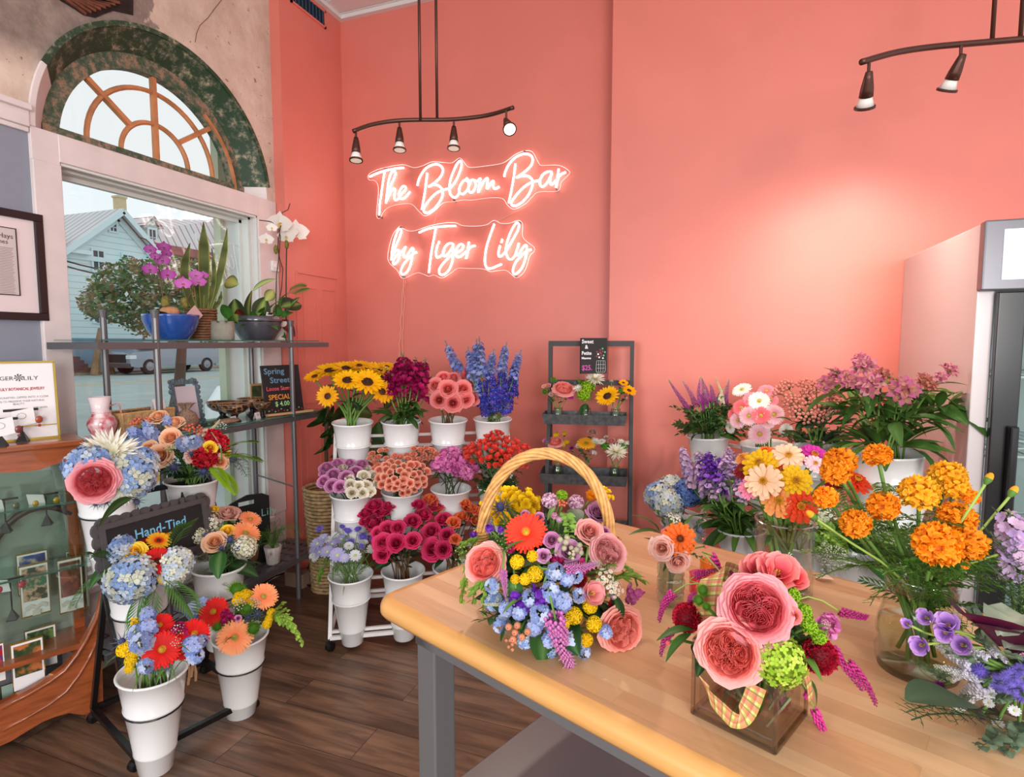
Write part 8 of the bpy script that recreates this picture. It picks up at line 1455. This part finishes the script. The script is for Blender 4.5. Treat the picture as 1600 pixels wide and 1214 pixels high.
# footed bowls
M_BOWL=mat('leopard_bowl',rgb(36,30,26),.25,coat=.5)
def ring_mat(nm):
    m=mat(nm,rgb(30,26,24),.3,coat=.4);N,L,P_=nodes(m);T=N.new('ShaderNodeTexCoord');v=N.new('ShaderNodeTexVoronoi');v.inputs['Scale'].default_value=34 if 'big' in nm else 90;L.new(T.outputs['Object'],v.inputs[0]);r=N.new('ShaderNodeValToRGB');r.color_ramp.interpolation='CONSTANT';e=r.color_ramp.elements
    e[0].position=0;e[0].color=(*rgb(34,28,24),1);e[1].position=.36;e[1].color=(*rgb(150,104,66),1);q_=e.new(.56);q_.color=(*rgb(34,28,24),1);L.new(v.outputs['Distance'],r.inputs[0]);L.new(r.outputs[0],P_.inputs['Base Color']);return m
MB1=ring_mat('ring_pattern_big');MB2=ring_mat('ring_pattern_small')
for i,(x,y,X,wpx,lb) in enumerate(((348,642,-2.50,46,'left rear'),(394,640,-2.50,43,'right rear'),(367,662,-2.36,47,'front, largest'),(410,654,-2.38,26,'small speckled, far right'))):
    q=at(x,y,MZ,X);R=px2m(wpx,q)/2;hh=R*(1.1 if i < 3 else 1.6);t=thing('footed_bowl',tuple(q),'brown and black patterned footed bowl, %s on the middle shelf' % lb,'bowl','footed bowls on the middle shelf')
    obj('bowl',MB().lathe([(R*.25,hh*.45),(R*.65,hh*.6),(R*.92,hh*.85),(R,hh*1.08),(R*.94,hh*1.08),(R*.6,hh*.68),(0,hh*.52)],26,Matrix.Translation(q)),MB1 if i < 3 else MB2,t,smooth=True);obj('foot',MB().lathe([(0,0),(R*.42,0),(R*.4,.006),(R*.18,hh*.25),(R*.26,hh*.47)],18,Matrix.Translation(q)),M_BLACKM,t,smooth=True);obj('rim',MB().tube([q+Vector((R*.97*cos(a),R*.97*sin(a),hh*1.085)) for a in [2*pi*j/26 for j in range(26)]],.003,5,closed=True),mat('bowl_rim',rgb(150,104,66),.4),t)
for i,(x,y,X) in enumerate(((367,664,-2.33),(404,655,-2.34),(364,636,-2.44),(387,636,-2.44))):card(at(x,y,MZ if i < 2 else MZ+.03,X),.045,.034,'white folded price card with round logo, %s of the bowls' % ['in front','at the right','between the rear pair, left','between the rear pair, right'][i],.25)
q=at(355,668,MZ,-2.33);tag(obj('potpourri_bag',MB().ball(q+ZZ*.014,.05,16,8,sc=(.7,1.5,.3)),M_BURL),'flat burlap sachet lying left of the front bowl','bag')
# small framed picture behind the bowls
q=at(402,640,MZ,-2.55);t=thing('photo_frame',tuple(q),'small wooden framed green picture behind the right rear bowl','frame');obj('frame',MB().box((q.x-.006,q.y-.045,MZ),(q.x,q.y+.045,MZ+.17)),mat('light_oak',rgb(196,160,120),.5),t);obj('picture',MB().box((q.x,q.y-.036,MZ+.012),(q.x+.002,q.y+.036,MZ+.158)),mat('green_photo',rgb(70,96,60),.5,col2=rgb(40,56,40),vscale=40),t)
# ---- chalkboards (text laid on the board face)
def board(nm,o,ex,ey,w,h,lines,label,edge=None,th=.012,cat='sign',extra=None):
    o=Vector(o);ex=Vector(ex).normalized();ey=Vector(ey).normalized();nn=ex.cross(ey).normalized();t=thing(nm,tuple(o),label,cat);obj('board',MB().prism([(0,0),(w,0),(w,h),(0,h)],o-nn*th,ex,ey,nn,th),M_CHALK,t)
    for k,(s_,u,v,sz,c,sx_) in enumerate(lines):
        M=Matrix(((ex.x,ey.x,nn.x,0),(ex.y,ey.y,nn.y,0),(ex.z,ey.z,nn.z,0),(0,0,0,1)));q_=o+ex*u*w+ey*v*h+nn*.0006;M.translation=q_;obj('lettering',text_mb(s_,sz*h,c,M,'LEFT',.0004,sx_,1.0,.0006),M_PRINT,t)
    if extra:mb=MB();extra(mb,lambda u,v:o+ex*u*w+ey*v*h+nn*.002);obj('chalk_drawing',mb,M_PRINT,t)
    if edge:obj('ledge',MB().prism([(-.01,0),(w*1.18,0),(w*1.18,.012),(-.01,.012)],o-ey*.014-nn*.02,ex,ey,nn,.05),edge,t)
    return t
a=PX(417,643,-2.36);b=PX(475,642,-2.30);a.z=MZ+.014;ex=Vector((b.x-a.x,b.y-a.y,0));w=ex.length;hb=PX(417,571,-2.36).z-a.z
CB=rgb(110,150,180);CR=rgb(226,76,100);CO=rgb(240,150,60);CG=rgb(170,226,150)
def vines(mb,F):
    for i in range(12):u=.06+.08*i;mb.ball(F(u,.05+.025*sin(i*2)),.0045,5,3,(rgb(150,220,120),rgb(200,60,90))[i % 2],sc=(.4,1.6,.8))
    for i in range(4):mb.ball(F(.5+.1*i,.49+.02*(i % 2)),.004,5,3,rgb(120,200,90),sc=(.4,1.6,.8))
board('chalkboard',a,ex,(-.12,.0,1),w,hb,[('Spring',.05,.82,.17,CB,1.1),('Street',.18,.63,.17,CB,1.1),('Loose Stem',.06,.47,.125,CR,.95),('SPECIAL',.09,.28,.15,CO,.95),('$ 4.00',.24,.14,.14,CG,.95)],'black chalkboard reading Spring Street Loose Stem SPECIAL $4.00 on the middle shelf',mat('oak_ledge',rgb(206,160,112),.5),extra=vines)
# ladder stand sign
o=PD(907,584,3.10);e2=PD(948,583,3.14)-o;e2.z=0
def jarart(mb,F):
    w_=rgb(236,240,240);mb.tube([F(.62+.2*(1 if s_ in (1,2) else -.0)+(.0),0) for s_ in ()] or [F(.60,.04),F(.92,.04),F(.94,.12),F(.92,.36),F(.60,.36),F(.58,.12),F(.60,.04)],.0009,4,col=w_)
    for v_ in (.15,.25):mb.tube([F(.6,v_),F(.92,v_)],.0007,4,col=w_)
    for u_ in (.68,.76,.85):mb.tube([F(u_,.06),F(u_,.36)],.0007,4,col=w_)
    for i in range(13):a_=i*2.4;r__=.20*sqrt(i/13);mb.ball(F(.76+r__*cos(a_),.56+r__*.8*sin(a_)),.0055,6,4,(rgb(150,60,70),rgb(236,236,236),rgb(90,190,130))[i % 3 if i > 3 else 0],sc=(1,.3,1))
board('chalkboard',o,e2,(0,.02,1),e2.length,PD(907,528,3.10).z-o.z,[('Sweet',.03,.85,.15,rgb(240,240,244),.95),('&',.15,.70,.15,rgb(240,240,244),1),('Petite',.03,.53,.14,rgb(240,240,244),.9),('Masons',.03,.41,.085,rgb(240,240,244),1.1),('$25.',.04,.10,.2,rgb(206,80,170),.9)],'small black chalk sign reading Sweet & Petite Masons $25 on the ladder stand',extra=jarart)
# Hand-Tied scalloped sign on the black rack
o=PD(163,828,1.97);e2=PD(314,786,2.32)-o;hh=.16;e2n=e2.normalized();upv=Vector((-.15,0,1));upv=(upv-e2n*upv.dot(e2n)).normalized();nn=e2n.cross(upv);w=e2.length;o=o-upv*hh
st=board('hanging_sign',o,e2n,upv,w,hh,[('Hand-Tied',.26,.60,.30,rgb(120,190,226),1.0)],'black chalk sign in grey scalloped frame reading Hand-Tied on the black rack')
mb=MB();fw_=.02
for (u0,v0,u1,v1) in ((-fw_,-fw_,w+fw_,0),(-fw_,hh,w+fw_,hh+fw_),(-fw_,0,0,hh),(w,0,w+fw_,hh)):mb.prism([(u0,v0),(u1,v0),(u1,v1),(u0,v1)],o-nn*.012,e2n,upv,nn,.018)
for i in range(11):
    for v_ in (-fw_,hh+fw_):c=o+e2n*(w*(i+.0)/10)+upv*v_-nn*.010;mb.prism([(.027*cos(a_),.022*sin(a_)) for a_ in [2*pi*j/14 for j in range(14)]],c,e2n,upv,nn,.012)
for i in range(5):
    for u_ in (-fw_,w+fw_):c=o+e2n*u_+upv*(hh*i/4)-nn*.010;mb.prism([(.022*cos(a_),.026*sin(a_)) for a_ in [2*pi*j/14 for j in range(14)]],c,e2n,upv,nn,.012)
obj('scalloped_frame',mb,mat('galvanised_grey',rgb(92,88,88),.6,.4),st);obj('hanging_ribbon',MB().tube([o+e2n*w*.82+upv*(hh+.02),o+e2n*w*.80+upv*(hh+.06),BK['kTR'][0]-BK['kTR'][1]*.13-_Fh*.0885],.0035,5),M_BLACKM,st)
# ---- lower shelf: board with handle, fluted pot, cable, plant basket, fig
LZ=.248
a=PX(352,862,-2.50);a.z=LZ;e2=PX(422,850,-2.42)-a;e2.z=0;w=e2.length;hb=PX(398,770,-2.45).z-LZ;e2.normalize()
t=thing('chalkboard',tuple(a),'black board with cut-out handle reading Tiger Lily on the lower shelf','sign');nn=e2.cross(ZZ)
out=[(0,0),(w,0),(w,hb*.93),(w*.85,hb*.99),(w*.5,hb),(w*.15,hb*.93),(0,hb*.85)]
hx0,hx1,hz0,hz1=w*.3,w*.66,hb*.86,hb*.92
mb=MB().prism([(0,0),(w,0),(w,hz0),(0,hz0)],a,e2,ZZ,nn,.008).prism([(0,hz0),(hx0,hz0),(hx0,hz1),(w*.15,hb*.93),(0,hb*.87)],a,e2,ZZ,nn,.008).prism([(hx1,hz0),(w,hz0),(w,hb*.93),(w*.85,hb*.98),(hx1,hz1)],a,e2,ZZ,nn,.008).prism([(w*.15,hb*.93),(hx0,hz1),(hx1,hz1),(w*.85,hb*.98),(w*.5,hb)],a,e2,ZZ,nn,.008)
obj('board',mb,M_CHALK,t);M=Matrix(((e2.x,0,nn.x,0),(e2.y,0,nn.y,0),(0,1,nn.z,0),(0,0,0,1)));M.translation=a+e2*w*.14+ZZ*hb*.66+nn*.009;obj('lettering',text_mb('Tiger Lily',hb*.15,rgb(140,200,190),M,'LEFT',.0004,1.0,1.1),M_PRINT,t)
p=at(427,884,LZ,-2.36);t=lathe_thing('flower_pot',p,[(0,0),(.03,.0),(.034,.008),(.04,.06),(.048,.105),(.043,.105),(.036,.07),(0,.07)],mat('white_fluted',rgb(214,204,198),.4),'white fluted pot with grassy air plant on the lower shelf','planter',wob=lambda a_,i:1+.05*cos(9*a_))
mb=MB()
for k in range(54):
    a_=rf.uniform(0,6.28);L=rf.uniform(.09,.2);d=Vector((cos(a_),sin(a_),0));q=p+ZZ*.08;mb.tube([q,q+d*L*.3+ZZ*L*.7,q+d*L*.75+ZZ*L*.75,q+d*L*1.0+ZZ*L*.35],[.0016,.0014,.001,.0004],4,False,col=jit(rgb(96,130,62),rf,.25))
obj('grass',mb,M_LEAF,t);card(at(424,866,LZ+.07,-2.30),.04,.03,'tiny white tag with logo on the white fluted pot',.3,nm='price_card')
for i,(x,y,X,hz) in enumerate(((392,872,-2.48,.10),(372,905,-2.42,.12))):
    p=at(x,y,LZ,X);t=lathe_thing('flower_pot',p,[(0,0),(.035,0),(.045,.04),(.05,hz),(.044,hz),(0,hz*.8)],M_DWICKER if i else mat('terracotta',rgb(146,92,66),.8),('small terracotta pot behind the fluted pot on the lower shelf','brown woven pot at the left of the lower shelf')[i],'planter')
    sprigs(('in the small terracotta pot','in the brown woven pot')[i],['feather','lf_grass','fern'],14,p+ZZ*hz,.03,.16,41+i,el=(.2,1.4))
tag(obj('power_cable',MB().tube([PZ(x,y,.012) for x,y in ((380,930),(430,900),(470,888),(485,878),(478,900),(474,912),(486,916),(500,908),(497,893),(488,884),(505,878))],.005,6),M_BLACKM),'black power cable looped on the floor by the shelf unit','cable')
tag(obj('floor_block',MB().box((-2.5,2.72,0),(-2.36,2.8,.09)),mat('raw_wood_block',rgb(150,120,100),.7),bevel=.004),'pale wooden block on the floor under the shelf end','block')
p=PX(512,800,-2.22);p.z=0;R=.13;Hh=.62;mb=MB()
for i in range(30):mb.tube([(p.x+(R*(.75+.25*i/29)+.003*(-1)**(i+j))*cos(2*pi*j/32),p.y+(R*(.75+.25*i/29)+.003*(-1)**(i+j))*sin(2*pi*j/32),.01+Hh*i/29) for j in range(32)],.0115,5,closed=True)
t=thing('plant_basket',(p.x,p.y,0),'tall natural woven basket on the floor behind the white rack','basket');obj('basket_body',mb,mat('seagrass',rgb(166,136,96),.7,var=.35,vscale=40,bump=.4),t,smooth=True)
t=thing('fiddle_leaf_fig',(p.x,p.y,Hh*.8),'large dark leafed fig plant in the corner behind the sunflowers','plant');obj('trunk',MB().tube([(p.x,p.y,.3),(p.x,p.y,.9),(p.x+.03,p.y,1.25)],.012,7),mat('fig_trunk',rgb(96,72,54),.9),t)
for i,(x0,y0,x1,y1,L) in enumerate(((530,670,478,660,.26),(530,660,500,632,.24),(525,690,490,690,.22),(545,670,500,668,.24),(560,640,540,618,.2),(590,660,600,690,.22),(575,700,600,700,.2),(520,650,482,648,.2),(540,640,590,638,.24),(545,650,520,600,.22),(600,640,615,620,.18),(505,660,476,640,.22),(515,700,482,690,.22),(520,680,505,655,.2),(510,640,500,628,.18),(535,700,515,705,.2))):
    a=PX(x0,y0,-2.2);b=PX(x1,y1,-2.12);d=(b-a).normalized();y=Vector((0,0,1)).cross(d).normalized();z=d.cross(y);childm('leaf',PM['lf_broad'],t,Matrix(((d.x,y.x,z.x,a.x),(d.y,y.y,z.y,a.y),(d.z,y.z,z.z,a.z),(0,0,0,1))) @ Matrix.Rotation(.9,4,'X') @ Matrix.Scale(L,4))
# =================================================================== glass fronted cabinet at the left
eC=Vector((-.41,-.91,0)).normalized();dC=Vector((-.91,.41,0)).normalized();nC=-dC
Q=PZ(133,690,1.13);Q.z=0;Q += dC*.10
def CP(s,dd,z):return Q+eC*s+dC*dd+ZZ*z
def onC(x,y,dd=0):h=hit(x,y,Q+dC*dd,nC);r_=h-Q;return (r_.dot(eC),h.z)
M_CHERRY=mat('cherry_wood',rgb(150,76,38),.28,var=.22,vscale=5,stretch=(2,2,14),coat=.5)
cb=thing('display_cabinet',tuple(CP(.6,.15,0)),'cherry wood display cabinet with curved apron and glass front at left','cabinet');CL,CD=1.25,.2
obj('top',MB().prism([(-.01,-.02),(CL,-.02),(CL,CD),(-.01,CD)],CP(0,0,1.105),eC,dC,ZZ,.025),M_CHERRY,cb,bevel=.006)
tp=[onC(x,y) for x,y in ((131,722),(118,719),(99,722),(82,727),(62,734),(40,737),(0,739))]+[(.62,onC(0,739)[1]+.02),(CL,onC(0,739)[1]+.03)]
obj('crest_rail',MB().prism([(0,1.105)]+[(0,tp[0][1])]+tp[1:]+[(CL,1.105)],CP(0,0,0),eC,ZZ,dC,.024),M_CHERRY,cb)
lo=[onC(x,y) for x,y in ((0,1098),(40,1078),(75,1058),(100,1040),(120,1015),(135,990),(150,958),(160,915),(166,875))];bo=[onC(x,y) for x,y in ((150,1128),(130,1115),(107,1112),(85,1118),(65,1126),(16,1156),(0,1163))]
apr=[(CL,.42)]+[(max(-.09,s_),z) for s_,z in lo]+[(-.03,.42),(-.02,.03)]+[(s_,max(.01,z)) for s_,z in bo[1:]]+[(CL,.03)]
obj('apron',MB().prism(apr,CP(0,-.012,0),eC,ZZ,dC,.03),M_CHERRY,cb);inner_=[(s_,z) for s_,z in [(CL,.36)]+lo]
obj('apron_bead',MB().tube([CP(s_,-.014,z-.015) for s_,z in lo],.008,6),M_CHERRY,cb,smooth=True)
obj('apron_bead',MB().tube([CP(s_,-.014,z-.10) for s_,z in lo[:-2]],.006,6),M_CHERRY,cb,smooth=True)
for s_,dd in ((0,CD-.04),(CL-.04,0),(CL-.04,CD-.04),(.0,.0)):obj('leg',MB().prism([(s_,dd),(s_+.035,dd),(s_+.035,dd+.035),(s_,dd+.035)],CP(0,0,0),eC,dC,ZZ,1.1 if dd else .3),M_CHERRY,cb)
obj('floor_board',MB().prism([(0,0),(CL,0),(CL,CD),(0,CD)],CP(0,0,.30),eC,dC,ZZ,.02),M_CHERRY,cb)
M_DK=mat('dark_wood',rgb(70,52,46),.4)
for r_ in (.30,.52):obj('curved_brace',MB().tube([CP(.12+r_*cos(a_)*.6,CD-.03,.55+r_*sin(a_)) for a_ in [pi*i/16-.4 for i in range(14)]],.014,6),M_DK,cb,smooth=True)
obj('front_pane',MB().prism([(0,.42),(0,1.05),(CL,1.05),(CL,.42)],CP(0,.006,0),eC,ZZ,dC,.003),glass('cabinet_glass',(.88,.93,.90),.2),cb)
obj('side_pane',MB().prism([(0,.42),(CD,.42),(CD,1.1),(0,1.1)],CP(0.002,0,0),dC,ZZ,eC,.003),glass('cabinet_side_glass',(.84,.92,.88),.2),cb)
obj('back_panel',MB().prism([(0,.3),(CL,.3),(CL,1.1),(0,1.1)],CP(0,CD-.004,0),eC,ZZ,dC,.004),mat('reflection_tint_back',rgb(176,196,184),.12,.55),cb)  # pale green puts the bright reflection in the glass into the panel's colour
for z in (.62,.88):sh=obj('glass_shelf',MB().prism([(.01,.02),(CL,.02),(CL,CD-.02),(.01,CD-.02)],CP(0,0,z),eC,dC,ZZ,.006),M_SHG,cb);obj('glass_edge',MB().prism([(.01,.017),(CL,.017),(CL,.021),(.01,.021)],CP(0,0,z),eC,dC,ZZ,.006),M_SHE,sh,inv=False)
M_BRASS=mat('brass',rgb(190,156,70),.25,.9)
def picmat(nm,a_,b_,c_):
    m=mat(nm,a_,.3);N,L,P_=nodes(m);T=N.new('ShaderNodeTexCoord');n_=N.new('ShaderNodeTexNoise');n_.inputs['Scale'].default_value=22;n_.inputs['Detail'].default_value=4;L.new(T.outputs['Object'],n_.inputs[0]);r=N.new('ShaderNodeValToRGB');e=r.color_ramp.elements;e[0].position=.42;e[0].color=(*a_,1);e[1].position=.6;e[1].color=(*c_,1);q_=e.new(.5);q_.color=(*b_,1);L.new(n_.outputs[0],r.inputs[0]);L.new(r.outputs[0],P_.inputs['Base Color']);return m
def print_card(x0,y0,x1,y1,dd,pm,label,ribbon_=False,brass=True,blank=False):
    s1,z1=onC(x0,y0,dd);s0,z0=onC(x1,y1,dd);w,h=s1-s0,z1-z0;o=CP(s1,dd,z0);ex=-eC;t=thing('print_frame',tuple(o),label,'print','small framed prints in the cabinet')
    F=lambda u0,v0,u1,v1,off,th,nm,m:obj(nm,MB().prism([(u0*w,v0*h),(u1*w,v0*h),(u1*w,v1*h),(u0*w,v1*h)],o-dC*off,ex,ZZ,-dC,th),m,t)
    F(0,0,1,1,0,.004,'brass_frame',M_BRASS)
    if blank:F(.03,.03,.97,.97,.004,.001,'pane',mat('pale_backing',rgb(150,172,160),.2));return
    F(.03,.03,.97,.97,.004,.001,'card',M_PAPER);F(.09,.30,.91,.93,.005,.001,'picture',pm)
    if ribbon_:
        c=o+ex*w*.5+ZZ*h*.12-dC*.01;mb=MB()
        for sg in (-1,1):mb.strip([c+ex*sg*.03*u+ZZ*.012*sin(u*3) for u in (0,.5,1)],[c+ex*sg*.034*u+ZZ*(.012*sin(u*3)+.016) for u in (0,.5,1)])
        mb.prism([(-.012,-.02),(.012,-.02),(.012,0),(-.012,0)],c,ex,ZZ,-dC,.001);obj('bow',mb,mat('sheer_ribbon',rgb(214,206,196),.5),t)
for a_ in ((28,885,80,955,.06,picmat('pic_a',rgb(60,120,90),rgb(226,178,150),rgb(60,70,50)),'framed print of a pink house with green door, centre shelf',True),(24,867,78,920,.14,picmat('pic_b',rgb(40,60,120),rgb(60,90,160),rgb(200,190,150)),'framed blue print standing behind the pink house print'),(88,875,132,950,.08,picmat('pic_c',rgb(140,66,50),rgb(96,60,44),rgb(170,90,70)),'framed print of a red brick house, right of the bow',True),(15,1007,72,1066,.05,picmat('pic_d',rgb(40,60,34),rgb(60,76,40),rgb(190,110,60)),'framed butterfly print on the lowest shelf'),(37,986,91,1036,.14,picmat('pic_e',rgb(70,110,50),rgb(60,50,60),rgb(110,140,70)),'framed green landscape print behind the butterfly print'),(-30,1012,10,1062,.05,picmat('pic_f',rgb(170,30,40),rgb(40,60,130),rgb(190,60,50)),'framed red and blue print cut off at the left edge'),(102,862,130,895,.2,picmat('pic_g',rgb(50,80,50),rgb(40,60,40),rgb(80,110,70)),'small dark green print far right behind the brick house print')):print_card(*a_)
print_card(60,838,87,905,.22,None,'blank pale glass frame leaning behind the brick house print',blank=True);print_card(16,858,56,905,.24,None,'blank pale frame leaning at the back of the centre shelf',blank=True);print_card(0,1072,60,1086,.10,None,'flat brass framed glass lying low on the cabinet floor',blank=True)
def earring_stand(x,yt,yb,dd,c1,label,top=False,disc_=True,cardw=.05):
    s_,z0=onC(x,yb,dd);s2,zt=onC(x,yt,dd);b=CP(s_,dd,z0);h=zt-z0;t=thing('earring_stand',tuple(b),label,'jewelry stand','black earring stands')
    obj('base',MB().lathe([(0,0),(.022,0),(.022,.003),(.005,.035),(.003,.04)],4,Matrix.Translation(b)),M_BLACKM,t);obj('post',MB().tube([b+ZZ*.03,b+ZZ*h],.0025,6),M_BLACKM,t);obj('cross_bar',MB().bar(b+ZZ*h-eC*.04,b+ZZ*h+eC*.04,.007,.007),M_BLACKM,t)
    e=obj('card',MB().prism([(-.003,0),(cardw-.003,.01),(cardw-.01,-.04),(-.01,-.045)],b+ZZ*(h+.002)+nC*.006+eC*.01,eC,ZZ,nC,.001),M_PAPER,t)
    for sg in (-.032,.03):obj('earring',MB().ball(b+ZZ*(h-.028)+eC*sg+nC*.006,.012,10,6,sc=(.5,1,1.1)),mat('resin_petal',c1,.3),t)
earring_stand(74,772,820,.08,rgb(220,170,40),'earring stand with yellow pansy earrings on the upper cabinet shelf');earring_stand(20,904,968,.04,rgb(220,70,90),'earring stand with pink flower earrings on the centre shelf');earring_stand(10,780,832,.08,rgb(110,120,90),'earring stand with greenish earrings at the upper shelf left')
zt_=1.13
def top_stand(x,yb,yt,c1,label):
    p=PZ(x,yb,zt_);h=PD(x,yt,depth(p)).z-zt_;t=thing('earring_stand',tuple(p),label,'jewelry stand','black earring stands')
    obj('base',MB().lathe([(0,0),(.024,0),(.024,.003),(.006,.036),(.003,.04)],4,Matrix.Translation(p)),M_BLACKM,t);obj('post',MB().tube([p+ZZ*.03,p+ZZ*h],.003,6),M_BLACKM,t);obj('cross_bar',MB().bar(p+ZZ*h-eC*.05,p+ZZ*h+eC*.05,.009,.009),M_BLACKM,t)
    obj('card',MB().prism([(-.035,.012),(.03,.0),(.022,-.06),(-.04,-.048)],p+ZZ*(h-.004)+nC*.008,eC,ZZ,nC,.001),M_PAPER,t);obj('logo',MB().tube([p+ZZ*(h-.022)+nC*.0105+eC*.013*cos(a_)+ZZ*.011*sin(a_) for a_ in [2*pi*i/16 for i in range(16)]],.0005,3,closed=True),M_BLACKM,t)
    for sg in (-.05,.045):obj('earring',MB().ball(p+ZZ*(h-.04)+eC*sg+nC*.006,.013,10,6,sc=(.5,1,1.1)).ball(p+ZZ*(h-.062)+eC*sg+nC*.006,.006,8,5),mat('resin_earring',c1,.3),t)
top_stand(36,690,640,rgb(170,80,60),'earring stand with white logo card on the cabinet top, right');top_stand(2,698,655,rgb(120,60,60),'earring stand at the left edge of the cabinet top')
# gold framed notice on the cabinet
d0=.10;cA=onC(-90,700,d0);h_=hit(92,684,Q+dC*d0,nC);s_=(h_-Q).dot(eC);o=CP(s_+.62,d0,zt_+.004);ztop=hit(86,565,Q+dC*d0,nC).z;w=.62;h=ztop-zt_-.004;ex=-eC;upv=(ZZ+dC*.10).normalized();nn=ex.cross(upv).normalized()
t=thing('sign_frame',tuple(CP(s_+.3,d0,zt_)),'gold framed white notice reading TIGER LILY botanical jewelry on the cabinet','sign')
obj('backing',MB().prism([(0,0),(w,0),(w,h),(0,h)],o-nn*.004,ex,upv,nn,.004),M_PAPER,t)
obj('gold_frame',MB().prism([(-.005,-.005),(w+.005,-.005),(w+.005,.003),(-.005,.003)],o-nn*.005,ex,upv,nn,.01).prism([(-.005,h-.003),(w+.005,h-.003),(w+.005,h+.004),(-.005,h+.004)],o-nn*.005,ex,upv,nn,.01).prism([(w-.002,0),(w+.005,0),(w+.005,h),(w-.002,h)],o-nn*.005,ex,upv,nn,.01).prism([(-.005,0),(.002,0),(.002,h),(-.005,h)],o-nn*.005,ex,upv,nn,.01).prism([(0,h*.16),(w,h*.16),(w,h*.175),(0,h*.175)],o-nn*.001,ex,upv,nn,.003),M_BRASS,t)
Mx=lambda u,v:Matrix(((ex.x,upv.x,nn.x,(o+ex*u+upv*v).x),(ex.y,upv.y,nn.y,(o+ex*u+upv*v).y),(ex.z,upv.z,nn.z,(o+ex*u+upv*v).z),(0,0,0,1)))
dk=rgb(60,56,56);mb=MB();po=o
def fit(s__,x0,x1,y,hh_,c,b=0):
    p0=hit(x0,y,po,nn)-po;p1=hit(x1,y,po,nn)-po;u0=p0.dot(ex);u1=p1.dot(ex);m=text_mb(s__,hh_,c,Matrix(),'LEFT',0,1,1,b);wd=max(v[0] for v in m.v);mb.merge(m,Mx(u0,p1.dot(upv)) @ Matrix.Translation((0,0,.0012)) @ Matrix.Diagonal(((u1-u0)/wd,1,1,1)))
fit('LILY',36,60,593,.021,dk);fit('TIGER',-12,21,594,.021,dk);c=hit(29,590,po,nn)+nn*.0012
for k in range(8):a_=k*pi/4;mb.add([c,c+ex*.015*cos(a_)+upv*.015*sin(a_),c+ex*.013*cos(a_+.4)+upv*.013*sin(a_+.4)],[(0,1,2)],dk)
fit('TIGER LILY BOTANICAL JEWELRY',-18,70,608,.0145,rgb(176,70,74),.0004)
for s__,x0,x1,y in (('HANDCRAFTED, DIPPED INTO A CLEAR',-14,76,620),('RESIN TO PRESERVE THEIR NATURAL',-10,70,626),('BEAUTY.',20,39,632),('AND WHEN',52,74,637)):fit(s__,x0,x1,y,.0105,rgb(130,124,124))
obj('lettering',mb,M_PRINT,t)
